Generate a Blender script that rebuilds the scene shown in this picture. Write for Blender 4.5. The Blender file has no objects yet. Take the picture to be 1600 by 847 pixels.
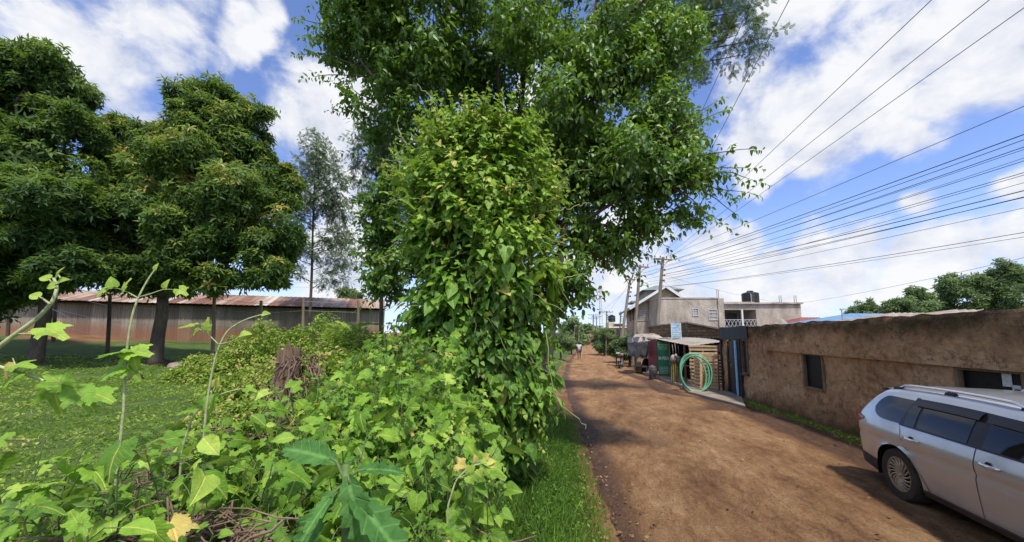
import bpy, math, random
import numpy as np
from mathutils import Vector, Matrix, noise as mnoise

RND = random.Random(11)
G = np.random.default_rng(11)
SC = bpy.context.scene
COL = SC.collection
PI = math.pi

# ------------------------------------------------------------------ camera model (used to work out where things stand)
YAW = math.radians(12.2); TILT = math.radians(6.0); FPX = 578.0; CAMZ = 2.0; SHIFT = 45.75
FWD = np.array([-math.sin(YAW), math.cos(YAW), 0.0]); RGT = np.array([math.cos(YAW), math.sin(YAW), 0.0]); UP = np.array([0, 0, 1.0])
def ray(px, py):
    xc = (px-800)/FPX; yc = (423.5-py+SHIFT)/FPX
    d = RGT*xc + FWD*(math.cos(TILT)-yc*math.sin(TILT)) + UP*(math.sin(TILT)+yc*math.cos(TILT))
    return d
def at(px, py, Z):
    d = ray(px, py); k = Z/float(np.dot(d, FWD)); return np.array([0, 0, CAMZ]) + d*k
def gp(px, py, z=0.0):
    d = ray(px, py); k = (z-CAMZ)/d[2]; return np.array([0, 0, CAMZ]) + d*k
def mpx(Z): return Z/FPX
def uw(u, w, z=0.0): return RGT*u + FWD*w + UP*z

def sst(a, b, x):
    t = np.clip((np.asarray(x, float)-a)/(b-a), 0, 1); return t*t*(3-2*t)
def nrm(v):
    v = np.asarray(v, float); return v/np.maximum(np.linalg.norm(v, axis=-1, keepdims=True), 1e-9)
def fnoise(x, y, z=0.0, s=1.0):
    x = np.asarray(x, float); y = np.asarray(y, float); z = np.broadcast_to(np.asarray(z, float), x.shape)
    return np.array([mnoise.noise((a*s, b*s, c*s)) for a, b, c in zip(x.ravel(), y.ravel(), z.ravel())]).reshape(x.shape)

# ------------------------------------------------------------------ objects
def tag(o, label=None, cat=None, group=None, kind=None):
    if label: o['label'] = label
    if cat: o['category'] = cat
    if group: o['group'] = group
    if kind: o['kind'] = kind
    return o
def thing(name, label, cat, loc=(0, 0, 0), rotz=0.0, group=None):
    o = bpy.data.objects.new(name, None); COL.objects.link(o); o.empty_display_size = 0.2
    o.location = [float(c) for c in loc]; o.rotation_euler = (0, 0, rotz)
    return tag(o, label, cat, group)
def link(name, me, mats, parent=None):
    o = bpy.data.objects.new(name, me); COL.objects.link(o)
    for m in (mats if isinstance(mats, (list, tuple)) else [mats]): me.materials.append(m)
    if parent is not None: o.parent = parent
    return o
def copy_tree(o, parent=None):
    c = o.copy(); COL.objects.link(c); c.parent = parent
    for ch in list(o.children): copy_tree(ch, c)
    return c

class MB:
    """mesh builder in local coordinates"""
    def __init__(s): s.v = []; s.f = []; s.m = []; s.mi = 0
    def add(s, vs, fs):
        n = len(s.v); s.v += [tuple(float(c) for c in p) for p in vs]
        for f in fs: s.f.append(tuple(i+n for i in f)); s.m.append(s.mi)
    def box(s, c, d, rz=0.0, rx=0.0, ry=0.0, taper=1.0):
        M = Matrix.Rotation(rz, 3, 'Z') @ Matrix.Rotation(ry, 3, 'Y') @ Matrix.Rotation(rx, 3, 'X')
        vs = []
        for z in (-.5, .5):
            k = taper if z > 0 else 1
            for x, y in ((-.5, -.5), (.5, -.5), (.5, .5), (-.5, .5)):
                p = M @ Vector((x*d[0]*k, y*d[1]*k, z*d[2])); vs.append((p.x+c[0], p.y+c[1], p.z+c[2]))
        s.add(vs, [(0, 3, 2, 1), (4, 5, 6, 7), (0, 1, 5, 4), (1, 2, 6, 5), (2, 3, 7, 6), (3, 0, 4, 7)]); return s
    def bar(s, a, b, w, h=None):
        a = Vector(a); b = Vector(b); d = b-a; h = h or w
        q = d.to_track_quat('Z', 'Y').to_matrix(); vs = []
        for p in (a, b):
            for x, y in ((-.5, -.5), (.5, -.5), (.5, .5), (-.5, .5)): vs.append(p + q @ Vector((x*w, y*h, 0)))
        s.add(vs, [(0, 3, 2, 1), (4, 5, 6, 7), (0, 1, 5, 4), (1, 2, 6, 5), (2, 3, 7, 6), (3, 0, 4, 7)]); return s
    def tube(s, pts, r, n=8, closed=False, caps=True):
        pts = [Vector([float(c) for c in p]) for p in pts]; k = len(pts)
        rr = r if isinstance(r, (list, tuple)) else [r]*k
        ref = Vector((0, 0, 1)); vs = []
        prev = None
        for i, p in enumerate(pts):
            if closed: t = pts[(i+1) % k]-pts[i-1]
            else: t = pts[min(i+1, k-1)]-pts[max(i-1, 0)]
            t.normalize()
            if prev is None:
                a = t.cross(Vector((0, 0, 1)));
                if a.length < .2: a = t.cross(Vector((1, 0, 0)))
            else: a = prev - t*prev.dot(t)
            a.normalize(); prev = a; b = t.cross(a)
            for j in range(n):
                an = 2*PI*j/n; vs.append(p + (a*math.cos(an)+b*math.sin(an))*rr[i])
        fs = []
        for i in range(k if closed else k-1):
            i2 = (i+1) % k
            for j in range(n): fs.append((i*n+j, i*n+(j+1) % n, i2*n+(j+1) % n, i2*n+j))
        if not closed and caps: fs += [tuple(reversed(range(n))), tuple(range((k-1)*n, k*n))]
        s.add(vs, fs); return s
    def lathe(s, prof, c=(0, 0, 0), n=20, axis='Z', caps=True):
        vs = []
        for r, h in prof:
            for j in range(n):
                a = 2*PI*j/n; x, y = r*math.cos(a), r*math.sin(a)
                if axis == 'Z': p = (c[0]+x, c[1]+y, c[2]+h)
                elif axis == 'Y': p = (c[0]+x, c[1]+h, c[2]+y)
                else: p = (c[0]+h, c[1]+x, c[2]+y)
                vs.append(p)
        fs = []; k = len(prof)
        for i in range(k-1):
            for j in range(n): fs.append((i*n+j, i*n+(j+1) % n, (i+1)*n+(j+1) % n, (i+1)*n+j))
        if caps: fs += [tuple(reversed(range(n))), tuple(range((k-1)*n, k*n))]
        s.add(vs, fs); return s
    def grid(s, P, flip=False):
        """P: array (a,b,3)"""
        a, b = P.shape[:2]; fs = []
        for i in range(a-1):
            for j in range(b-1):
                f = (i*b+j, i*b+j+1, (i+1)*b+j+1, (i+1)*b+j); fs.append(f[::-1] if flip else f)
        s.add(P.reshape(-1, 3), fs); return s
    def build(s, name, mats, parent=None, smooth=False, bevel=0.0, label=None):
        me = bpy.data.meshes.new(name); me.from_pydata(s.v, [], s.f); me.update()
        o = link(name, me, mats, parent)
        if s.m and max(s.m) > 0: me.polygons.foreach_set('material_index', s.m)
        if smooth:
            me.polygons.foreach_set('use_smooth', [True]*len(s.f))
            if smooth != 'all': me.set_sharp_from_angle(angle=math.radians(40))
        if bevel:
            b = o.modifiers.new('bevel', 'BEVEL'); b.width = bevel; b.segments = 2; b.limit_method = 'ANGLE'
        if label: o['label'] = label
        return o

class Cloud:
    """many copies of small templates (leaves, blades, twigs) as one mesh, with uv and a per-leaf tint"""
    def __init__(s): s.v = []; s.li = []; s.cn = []; s.uv = []; s.t = []; s.mt = []; s.n = 0
    def raw(s, V, loops, counts, uv, tint, mi=0):
        s.v.append(V.astype(np.float32)); s.li.append(loops+s.n); s.cn.append(counts); s.uv.append(uv); s.t.append(tint)
        s.mt.append(np.full(len(counts), mi)); s.n += len(V)
    def add(s, T, pos, yd, nn, size, tint, width=1.0, mi=0):
        V, L, C, U = T; k = len(pos)
        if k == 0: return s
        y = nrm(yd); x = nrm(np.cross(y, nn)); z = np.cross(x, y)
        size = np.broadcast_to(np.asarray(size, float), (k,)); width = np.broadcast_to(np.asarray(width, float), (k,))
        W = pos[:, None, :] + size[:, None, None]*(V[None, :, 0, None]*width[:, None, None]*x[:, None, :] + V[None, :, 1, None]*y[:, None, :] + V[None, :, 2, None]*z[:, None, :])
        nv = len(V); loops = (L[None, :] + (np.arange(k)*nv)[:, None]).ravel()
        s.raw(W.reshape(-1, 3), loops, np.tile(C, k), np.tile(U[L], (k, 1)), np.repeat(np.broadcast_to(tint, (k,)), nv), mi); return s
    def strands(s, P, r, tint=0.5, sides=3, mi=0):
        P = np.asarray(P, float); n, k = P.shape[:2]
        if n == 0: return s
        r = np.broadcast_to(np.asarray(r, float), (n, k))
        t = nrm(np.gradient(P, axis=1)); ref = np.where(np.abs(t[..., 2:3]) > .9, np.array([1.0, 0, 0]), np.array([0, 0, 1.0]))
        a = nrm(np.cross(t, ref)); b = np.cross(t, a)
        an = np.arange(sides)*2*PI/sides
        V = P[:, :, None, :] + r[:, :, None, None]*(np.cos(an)[None, None, :, None]*a[:, :, None, :] + np.sin(an)[None, None, :, None]*b[:, :, None, :])
        q = []
        for i in range(k-1):
            for j in range(sides): q += [i*sides+j, i*sides+(j+1) % sides, (i+1)*sides+(j+1) % sides, (i+1)*sides+j]
        q = np.array(q); loops = (q[None, :] + (np.arange(n)*k*sides)[:, None]).ravel()
        s.raw(V.reshape(-1, 3), loops, np.full(n*(k-1)*sides, 4), np.full((len(loops), 2), .25), np.repeat(np.broadcast_to(tint, (n,)), k*sides), mi); return s
    def build(s, name, mats, parent=None, off=(0, 0, 0), smooth=True, label=None):
        V = np.concatenate(s.v) - np.asarray(off, np.float32); L = np.concatenate(s.li).astype(np.int32); C = np.concatenate(s.cn).astype(np.int32)
        me = bpy.data.meshes.new(name)
        me.vertices.add(len(V)); me.vertices.foreach_set('co', V.astype(np.float32).ravel())
        me.loops.add(len(L)); me.loops.foreach_set('vertex_index', L)
        me.polygons.add(len(C)); st = np.concatenate([[0], np.cumsum(C)[:-1]]).astype(np.int32)
        me.polygons.foreach_set('loop_start', st)
        me.polygons.foreach_set('material_index', np.concatenate(s.mt).astype(np.int32))
        me.polygons.foreach_set('use_smooth', np.full(len(C), smooth))
        u = me.uv_layers.new(name='UVMap'); u.data.foreach_set('uv', np.concatenate(s.uv).astype(np.float32).ravel())
        at_ = me.attributes.new('tint', 'FLOAT', 'POINT'); at_.data.foreach_set('value', np.concatenate(s.t).astype(np.float32))
        me.update(calc_edges=True); me.validate()
        o = link(name, me, mats, parent)
        if label: o['label'] = label
        return o

# ------------------------------------------------------------------ leaf templates: (verts, loops, counts, uv)
def T_(V, F):
    V = np.array(V, float); L = np.array([i for f in F for i in f]); C = np.array([len(f) for f in F])
    return V, L, C, np.stack([V[:, 0]+.5, V[:, 1]], 1)
def t_ellip(w=(.2, .26, .16), fold=.35, curl=.25):
    ys = [0, .25, .5, .78, 1]; hw = [0, w[0], w[1], w[2], 0]
    V = [(0, y, -curl*y*y) for y in ys]
    for sgn in (1, -1): V += [(sgn*hw[i], ys[i], fold*hw[i]-curl*ys[i]**2) for i in (1, 2, 3)]
    F = []
    for k, b in ((0, 5), (1, 8)):
        f = [(0, b, 1), (1, b, b+1, 2), (2, b+1, b+2, 3), (3, b+2, 4)]
        F += f if k == 0 else [q[::-1] for q in f]
    return T_(V, F)
def t_kite(w=.2, fold=.3, curl=.2):
    V = [(0, 0, 0), (w, .45, fold*w-curl*.2), (0, 1, -curl), (-w, .45, fold*w-curl*.2)]
    return T_(V, [(0, 1, 2), (0, 2, 3)])
def t_heart(fold=.3, curl=.3):
    ys = [0, .33, .66, 1]; V = [(0, y, -curl*y*y) for y in ys]
    o = [(.2, -.16), (.43, -.03), (.48, .22), (.34, .52), (.14, .82)]
    for sg in (1, -1): V += [(sg*x, y, fold*x-curl*y*y) for x, y in o]
    F = []
    for k, b in ((0, 4), (1, 9)):
        f = [(0, b, b+1), (0, b+1, b+2, 1), (1, b+2, b+3, 2), (2, b+3, b+4), (2, b+4, 3)]
        F += f if k == 0 else [q[::-1] for q in f]
    return T_(V, F)
def t_lobed(seed=0, curl=.28, lob=1.0):
    r0 = random.Random(seed); N = 44; V = [(0, 0, 0)]; out = []
    for i in range(N+1):
        a = math.radians(-150+300*i/N); d = math.degrees(a)
        pk = [(0, 1.0, 26), (52, .74, 22), (-52, .74, 22), (108, .5, 24), (-108, .5, 24), (150, .3, 20), (-150, .3, 20)]
        r = max(h*math.exp(-((d-c)/wd)**2*.9) for c, h, wd in pk)
        r = max(r, (.60-.04*(1-lob)*4)*(1-.30*abs(d)/150))*(1 if abs(d) > 30 else 1); r = r*(.85+.15*lob)
        r *= 1 + .045*(1 if i % 2 else -1) + r0.uniform(-.03, .03)
        out.append((r*math.sin(a), r*math.cos(a)))
    for k in (.33, .68, 1.0):
        for i, (x, y) in enumerate(out):
            X, Y = x*k, y*k; rr = math.hypot(X, Y); a = math.atan2(x, y)
            z = -curl*rr*rr + .12*abs(X) + .035*k*math.cos(a*7.2)*(rr) + .02*k*math.sin(i*2.1+seed)
            V.append((X, Y, z))
    n = N+1; F = [(0, 1+i, 2+i) for i in range(N)]
    for k in (0, 1):
        for i in range(N): a = 1+k*n+i; F.append((a, a+n, a+n+1, a+1))
    F = [f[::-1] for f in F]
    return T_(V, F)
def t_serr(w=.165, n=15, curl=.5, seed=0):
    r0 = random.Random(seed); ys = np.linspace(0, 1, n); V = []
    for i, y in enumerate(ys):
        hw = w*math.sin(PI*min(1, (y*.92+.06)))**.75*(1-.25*y)*(1.22 if i % 2 else .84)*(1+r0.uniform(-.1, .1))
        if i == n-1: hw = .004
        for k in (-1, -.5, 0, .5, 1):
            V.append((hw*k, y+(.03*abs(k) if i % 2 else -.01*abs(k)), .25*hw*abs(k)-curl*y*y+abs(k)*(.03*math.sin(i*1.9+seed*2+k*1.3)+.015*(i % 2))))
    F = []
    for i in range(n-1):
        for k in range(4): a = i*5+k; F.append((a, a+1, a+6, a+5))
    return T_(V, F)
def t_feather(n=6):
    V = []; F = []
    for i in range(n):
        y = .12+.8*i/n
        for sg in (1, -1):
            b = len(V); L = .34*(1-.45*i/n)
            V += [(0, y-.02, -.15*y*y), (0, y+.05, -.15*y*y), (sg*L*.8, y+.24, -.15*y*y-.06), (sg*L*.7, y+.12, -.15*y*y-.05)]
            F.append((b, b+1, b+2, b+3) if sg < 0 else (b+3, b+2, b+1, b))
    b = len(V); V += [(-.015, 0, 0), (.015, 0, 0), (0, 1, -.2)]; F.append((b, b+1, b+2))
    return T_(V, F)
def t_whorl(n=5, w=.13):
    V = []; F = []
    for i in range(n):
        a = 2*PI*i/n+.3; c, s_ = math.cos(a), math.sin(a); b = len(V)
        for x, y, z in ((0, .05, 0), (w, .5, .12), (0, 1, .02-.12*(i % 2)), (-w, .5, .12)): V.append((c*x-s_*y, s_*x+c*y, z))
        F += [(b, b+1, b+2), (b, b+2, b+3)]
    return T_(V, F)
def t_blade():
    V = [(-.02, 0, 0), (.02, 0, 0), (.014, .6, -.08), (-.014, .6, -.08), (0, 1, -.28)]
    return T_(V, [(0, 1, 2, 3), (3, 2, 4)])
HEART = t_heart(); HEART2 = t_heart(.12, .5); ELL = t_ellip(); ELL2 = t_ellip((.15, .2, .12), .5, .4); KITE = t_kite(); LOB = [t_lobed(i, .2+.12*i, 1-.25*(i % 2)) for i in range(4)]
OVAL = t_ellip((.27, .33, .2), .2, .3); SERR = [t_serr(seed=i, curl=.28+.1*i) for i in range(3)]; FEATH = t_feather(); BLADE = t_blade(); WHORL = t_whorl()

# ------------------------------------------------------------------ materials
def nodes(name):
    m = bpy.data.materials.new(name); m.use_nodes = True; nt = m.node_tree; nt.nodes.clear()
    out = nt.nodes.new('ShaderNodeOutputMaterial'); return m, nt, out
def N(nt, typ, **kw):
    n = nt.nodes.new(typ)
    for k, v in kw.items():
        if k.startswith('i_'): n.inputs[k[2:].replace('_', ' ')].default_value = v
        else: setattr(n, k, v)
    return n
def rgba(c): return (c[0], c[1], c[2], 1)
def ramp(nt, fac, stops, interp='LINEAR'):
    r = nt.nodes.new('ShaderNodeValToRGB'); e = r.color_ramp.elements; r.color_ramp.interpolation = interp
    while len(e) < len(stops): e.new(.5)
    for i, (p, c) in enumerate(stops):
        e[i].position = p; e[i].color = rgba(c) if hasattr(c, '__len__') else (c, c, c, 1)
    if fac is not None: nt.links.new(fac, r.inputs[0])
    return r.outputs[0]
def noise(nt, scale, detail=6, rough=.6, co=None, dist=0.0, out='Fac'):
    n = N(nt, 'ShaderNodeTexNoise'); n.inputs['Scale'].default_value = scale; n.inputs['Detail'].default_value = detail
    n.inputs['Roughness'].default_value = rough; n.inputs['Distortion'].default_value = dist
    if co is not None: nt.links.new(co, n.inputs['Vector'])
    return n.outputs[out]
def mix(nt, a, b, fac, typ='MIX'):
    m = N(nt, 'ShaderNodeMix', data_type='RGBA', blend_type=typ); L = nt.links
    for sock, v in ((m.inputs[0], fac), (m.inputs[6], a), (m.inputs[7], b)):
        if hasattr(v, 'is_linked') or isinstance(v, bpy.types.NodeSocket): L.new(v, sock)
        elif hasattr(v, '__len__'): sock.default_value = rgba(v)
        else: sock.default_value = v
    return m.outputs[2]
def math_(nt, op, a, b=None, clamp=False):
    m = N(nt, 'ShaderNodeMath', operation=op, use_clamp=clamp)
    for i, v in enumerate((a, b)):
        if v is None: continue
        if isinstance(v, bpy.types.NodeSocket): nt.links.new(v, m.inputs[i])
        else: m.inputs[i].default_value = v
    return m.outputs[0]
def objco(nt): return N(nt, 'ShaderNodeTexCoord').outputs['Object']
def zof(nt, co):
    s = N(nt, 'ShaderNodeSeparateXYZ'); nt.links.new(co, s.inputs[0]); return s.outputs
def bsdf(nt, out, col, rough=.7, metal=0.0, bump=None, bdist=.02, bstr=.6, spec=.4, coat=0.0):
    p = N(nt, 'ShaderNodeBsdfPrincipled')
    for sock, v in ((p.inputs['Base Color'], col), (p.inputs['Roughness'], rough), (p.inputs['Metallic'], metal)):
        if isinstance(v, bpy.types.NodeSocket): nt.links.new(v, sock)
        elif hasattr(v, '__len__'): sock.default_value = rgba(v)
        else: sock.default_value = v
    p.inputs['Specular IOR Level'].default_value = spec; p.inputs['Coat Weight'].default_value = coat
    if bump is not None:
        b = N(nt, 'ShaderNodeBump'); b.inputs['Strength'].default_value = bstr; b.inputs['Distance'].default_value = bdist
        nt.links.new(bump, b.inputs['Height']); nt.links.new(b.outputs[0], p.inputs['Normal'])
    nt.links.new(p.outputs[0], out.inputs[0]); return p
def weathered(name, c1, c2, scale=3.0, rough=.75, metal=0.0, bscale=30.0, bdist=.01, bstr=.5, c3=None, spec=.3, stretch=None, lowz=None):
    """two or three tone noisy surface with bump; lowz=(z0,z1,colour): splash of dirt near the bottom"""
    m, nt, out = nodes(name); co = objco(nt); cc = co
    if stretch:
        mp = N(nt, 'ShaderNodeMapping'); mp.inputs['Scale'].default_value = stretch; nt.links.new(co, mp.inputs[0]); cc = mp.outputs[0]
    n1 = noise(nt, scale, 8, .65, cc); st = [(.3, c1), (.7, c2)]
    if c3: st = [(.3, c1), (.52, c2), (.7, c3)]
    col = ramp(nt, n1, st)
    n2 = noise(nt, bscale, 6, .7, cc); col = mix(nt, col, (0, 0, 0), math_(nt, 'MULTIPLY', ramp(nt, n2, [(.35, 1.0), (.6, 0.0)]), .35))
    if lowz:
        z = zof(nt, co)[2]; f = math_(nt, 'SUBTRACT', z, math_(nt, 'MULTIPLY', math_(nt, 'SUBTRACT', noise(nt, 2.5, 5, .6, co), .5), 1.2*(lowz[1]-lowz[0])))
        mr = N(nt, 'ShaderNodeMapRange'); nt.links.new(f, mr.inputs[0]); mr.inputs[1].default_value = lowz[0]; mr.inputs[2].default_value = lowz[1]; mr.inputs[3].default_value = .92; mr.inputs[4].default_value = 0
        col = mix(nt, col, lowz[2], mr.outputs[0])
    bsdf(nt, out, col, rough, metal, n2, bdist, bstr, spec); return m
def plain(name, c, rough=.6, metal=0.0, spec=.4, var=.25, scale=8.0):
    return weathered(name, [x*(1-var) for x in c], [min(1, x*(1+var)) for x in c], scale, rough, metal, 60, .003, .25, spec=spec)
def leafmat(name, stops, rough=.45, trans=.32, tcol=(.25, .4, .04), vein=.35, spec=.45, under=None, big=1.1):
    stops = [(p, [min(.9, q*1.22) for q in c]) for p, c in stops]
    m, nt, out = nodes(name); L = nt.links
    a = N(nt, 'ShaderNodeAttribute', attribute_name='tint'); co = objco(nt)
    nz = noise(nt, big, 3, .5, co); f = math_(nt, 'ADD', a.outputs['Fac'], math_(nt, 'MULTIPLY', math_(nt, 'SUBTRACT', nz, .5), .5), True)
    col = ramp(nt, f, stops)
    if vein:
        uv = N(nt, 'ShaderNodeUVMap'); s = N(nt, 'ShaderNodeSeparateXYZ'); L.new(uv.outputs[0], s.inputs[0])
        d = math_(nt, 'ABSOLUTE', math_(nt, 'SUBTRACT', s.outputs[0], .5))
        v1 = ramp(nt, d, [(0.008, 1.0), (.035, 0.0)])
        # side veins: oblique stripes
        st = math_(nt, 'FRACT', math_(nt, 'MULTIPLY', math_(nt, 'SUBTRACT', s.outputs[1], math_(nt, 'MULTIPLY', d, .9)), 6.0))
        v2 = math_(nt, 'MULTIPLY', ramp(nt, math_(nt, 'ABSOLUTE', math_(nt, 'SUBTRACT', st, .5)), [(.0, 1.0), (.1, 0.0)]), .6)
        v = math_(nt, 'MULTIPLY', math_(nt, 'MAXIMUM', v1, v2), vein)
        hi = stops[-1][1]; col = mix(nt, col, [min(1, c*1.5) for c in hi], v)
    col = mix(nt, col, ramp(nt, noise(nt, 28, 4, .65, co), [(.32, (.62, .66, .5)), (.5, (1, 1, 1)), (.68, (1.22, 1.16, 1.05))]), 1.0, 'MULTIPLY')
    geo = N(nt, 'ShaderNodeNewGeometry')
    ucol = mix(nt, col, under or (.12, .17, .06), .45); col2 = mix(nt, col, ucol, geo.outputs['Backfacing'])
    p = N(nt, 'ShaderNodeBsdfPrincipled'); L.new(col2, p.inputs['Base Color']); p.inputs['Roughness'].default_value = rough; p.inputs['Specular IOR Level'].default_value = spec
    bn = N(nt, 'ShaderNodeBump'); bn.inputs['Strength'].default_value = .55; bn.inputs['Distance'].default_value = .005; L.new(math_(nt, 'SUBTRACT', noise(nt, 70, 3, .5, co), math_(nt, 'MULTIPLY', v, 1.6)) if vein else noise(nt, 70, 3, .5, co), bn.inputs['Height']); L.new(bn.outputs[0], p.inputs['Normal'])
    t = N(nt, 'ShaderNodeBsdfTranslucent'); L.new(mix(nt, col, tcol, .55), t.inputs[0])
    mx = N(nt, 'ShaderNodeMixShader'); mx.inputs[0].default_value = trans; L.new(p.outputs[0], mx.inputs[1]); L.new(t.outputs[0], mx.inputs[2])
    L.new(mx.outputs[0], out.inputs[0]); return m

M = {}
M['bark'] = weathered('bark', (.05, .04, .03), (.16, .13, .1), 4, .9, 0, 25, .02, .8, stretch=(1, 1, .3))
M['stem'] = plain('green_stem', (.11, .17, .05), .7)
M['palestem'] = plain('pale_stem', (.38, .42, .2), .55)
M['twig'] = weathered('dry_twig', (.1, .06, .045), (.3, .2, .14), 6, .85, 0, 40, .003, .4)
M['wood'] = weathered('weathered_wood', (.16, .12, .08), (.34, .27, .19), 3, .85, 0, 40, .004, .5, stretch=(1, 1, .2))
M['newwood'] = weathered('pallet_wood', (.5, .34, .19), (.78, .58, .36), 2.5, .8, 0, 40, .003, .4)
M['pole'] = weathered('utility_pole_wood', (.2, .17, .13), (.36, .31, .25), 2.5, .85, 0, 30, .004, .5, stretch=(2, 2, .3))
M['darkmetal'] = plain('dark_metal', (.03, .03, .035), .5)
M['black'] = plain('black_rubber', (.018, .018, .018), .75)
M['wire'] = plain('cable_black', (.02, .02, .022), .5)
M['concrete'] = weathered('bare_concrete', (.25, .215, .175), (.47, .415, .345), 1.0, .85, 0, 16, .01, .5, c3=(.62, .56, .48), stretch=(1, 1, .4))
M['steel'] = plain('galvanised_steel', (.45, .46, .47), .4, .7)
# ------------------------------------------------------------------ camera, sky, sun
cam = bpy.data.cameras.new('camera'); cam.sensor_fit = 'HORIZONTAL'; cam.sensor_width = 36; cam.lens = FPX/1600*36
cam.shift_y = SHIFT/1600; cam.clip_start = .05; cam.clip_end = 5000
co_ = bpy.data.objects.new('camera', cam); COL.objects.link(co_); co_.location = (0, 0, CAMZ); co_.rotation_euler = (PI/2+TILT, 0, YAW)
SC.camera = co_
SC.view_settings.view_transform = 'Standard'; SC.view_settings.look = 'None'; SC.view_settings.exposure = 0; SC.view_settings.gamma = 1
SC.cycles.max_bounces = 6; SC.cycles.transparent_max_bounces = 8; SC.cycles.caustics_reflective = False; SC.cycles.caustics_refractive = False
SC.cycles.use_denoising = True

SUND = Vector((.25, -.36, .90)).normalized()
el = math.asin(SUND.z); azi = math.atan2(SUND.x, SUND.y)
sl = bpy.data.lights.new('sun', 'SUN'); sl.energy = 5.0; sl.angle = math.radians(4); sl.color = (1, .945, .84)
so = bpy.data.objects.new('sun', sl); COL.objects.link(so); so.rotation_euler = (-SUND).to_track_quat('-Z', 'Y').to_euler(); so.location = (10, -10, 30)

W = bpy.data.worlds.new('World'); SC.world = W; W.use_nodes = True
def build_world():
    nt = W.node_tree; nt.nodes.clear(); L = nt.links
    out = N(nt, 'ShaderNodeOutputWorld'); bg = N(nt, 'ShaderNodeBackground'); bg.inputs[1].default_value = .15; L.new(bg.outputs[0], out.inputs[0])
    sky = N(nt, 'ShaderNodeTexSky', sky_type='NISHITA', sun_disc=False, sun_elevation=el, sun_rotation=azi, air_density=1.0, dust_density=.6, ozone_density=1.6, altitude=1700)
    tc = N(nt, 'ShaderNodeTexCoord').outputs['Generated']
    nv = N(nt, 'ShaderNodeVectorMath', operation='NORMALIZE'); L.new(tc, nv.inputs[0]); d = nv.outputs[0]
    sp = N(nt, 'ShaderNodeSeparateXYZ'); L.new(d, sp.inputs[0]); dz = sp.outputs[2]
    mpw = N(nt, 'ShaderNodeMapping'); mpw.inputs['Scale'].default_value = (1, 1, 1.3); L.new(d, mpw.inputs[0]); p = mpw.outputs[0]
    n1 = noise(nt, 3.6, 10, .56, p, .1); n2 = noise(nt, 2.0, 5, .55, p); n3 = noise(nt, 9.0, 7, .6, p, .2)
    blobs = [(1190, 225, 60), (1235, 165, 80), (1290, 215, 72), (1330, 125, 92), (1400, 95, 105), (1480, 65, 115), (1560, 50, 120), (1640, 20, 130), (1470, 140, 88), (1370, 185, 68), (1180, 280, 40),
             (1230, 25, 60), (1170, 110, 70), (1570, 110, 90), (1420, 215, 50),
             (1110, 376, 55), (1165, 372, 36), (1215, 410, 34), (1275, 390, 52), (1340, 378, 58), (1420, 395, 55), (1500, 390, 55), (1590, 378, 60), (1320, 432, 45), (1240, 455, 45), (1150, 450, 60), (1400, 462, 40), (1560, 440, 40), (1600, 290, 35), (1430, 315, 28),
             (120, 75, 95), (190, 90, 105), (255, 55, 80), (270, 105, 75), (10, 120, 80), (320, 95, 42), (395, 45, 34), (425, 15, 26), (370, 70, 34), (190, 170, 80),
             (470, 205, 60), (510, 175, 70), (550, 140, 60), (520, 260, 90), (470, 300, 60), (570, 350, 90), (540, 440, 80), (690, 300, 120), (1060, 470, 90), (960, 440, 90), (1010, 360, 50), (820, 250, 90)]
    acc = None
    for px, py, r in blobs:
        c = ray(px, py); c = c/np.linalg.norm(c); rr = 0
        for dx, dy in ((r, 0), (-r, 0), (0, r), (0, -r)):
            e = ray(px+dx, py+dy); rr += np.linalg.norm(e/np.linalg.norm(e)-c)/4
        v = N(nt, 'ShaderNodeVectorMath', operation='DISTANCE'); L.new(d, v.inputs[0]); v.inputs[1].default_value = c
        mr = N(nt, 'ShaderNodeMapRange', interpolation_type='SMOOTHSTEP'); L.new(v.outputs['Value'], mr.inputs[0]); mr.inputs[1].default_value = 0; mr.inputs[2].default_value = rr*1.9; mr.inputs[3].default_value = .95; mr.inputs[4].default_value = 0
        acc = mr.outputs[0] if acc is None else math_(nt, 'MAXIMUM', acc, mr.outputs[0])
    # scattered clouds added to the unseen rest of the sky as ambient fill
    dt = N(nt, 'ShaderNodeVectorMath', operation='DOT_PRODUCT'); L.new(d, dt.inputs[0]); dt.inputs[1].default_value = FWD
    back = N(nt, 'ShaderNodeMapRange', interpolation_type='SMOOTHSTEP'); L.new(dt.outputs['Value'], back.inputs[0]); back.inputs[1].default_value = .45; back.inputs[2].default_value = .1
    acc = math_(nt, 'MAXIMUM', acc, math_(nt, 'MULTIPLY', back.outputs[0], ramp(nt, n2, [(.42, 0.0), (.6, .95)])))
    f = math_(nt, 'ADD', acc, math_(nt, 'MULTIPLY', math_(nt, 'SUBTRACT', n1, .5), 3.3))
    f = math_(nt, 'ADD', f, math_(nt, 'MULTIPLY', math_(nt, 'SUBTRACT', n3, .5), 1.3))
    al = N(nt, 'ShaderNodeMapRange', interpolation_type='SMOOTHSTEP'); L.new(f, al.inputs[0]); al.inputs[1].default_value = .33; al.inputs[2].default_value = .98
    # cloud body: white lit tops, blue-grey undersides
    sh = math_(nt, 'ADD', math_(nt, 'MULTIPLY', n3, .8), math_(nt, 'MULTIPLY', n1, .7))
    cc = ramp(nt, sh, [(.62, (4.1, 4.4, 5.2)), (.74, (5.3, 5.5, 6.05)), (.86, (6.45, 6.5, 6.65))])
    fill_gain = N(nt, 'ShaderNodeVectorMath', operation='SCALE'); L.new(cc, fill_gain.inputs[0]); L.new(math_(nt, 'ADD', math_(nt, 'MULTIPLY', back.outputs[0], .75), 1.0), fill_gain.inputs['Scale']); cc = fill_gain.outputs[0]  # unseen clouds behind the camera brightened to fill surfaces facing the camera
    skyc = mix(nt, sky.outputs[0], (1.42, 1.42, 1.70), 1.0, 'MULTIPLY')
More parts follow.
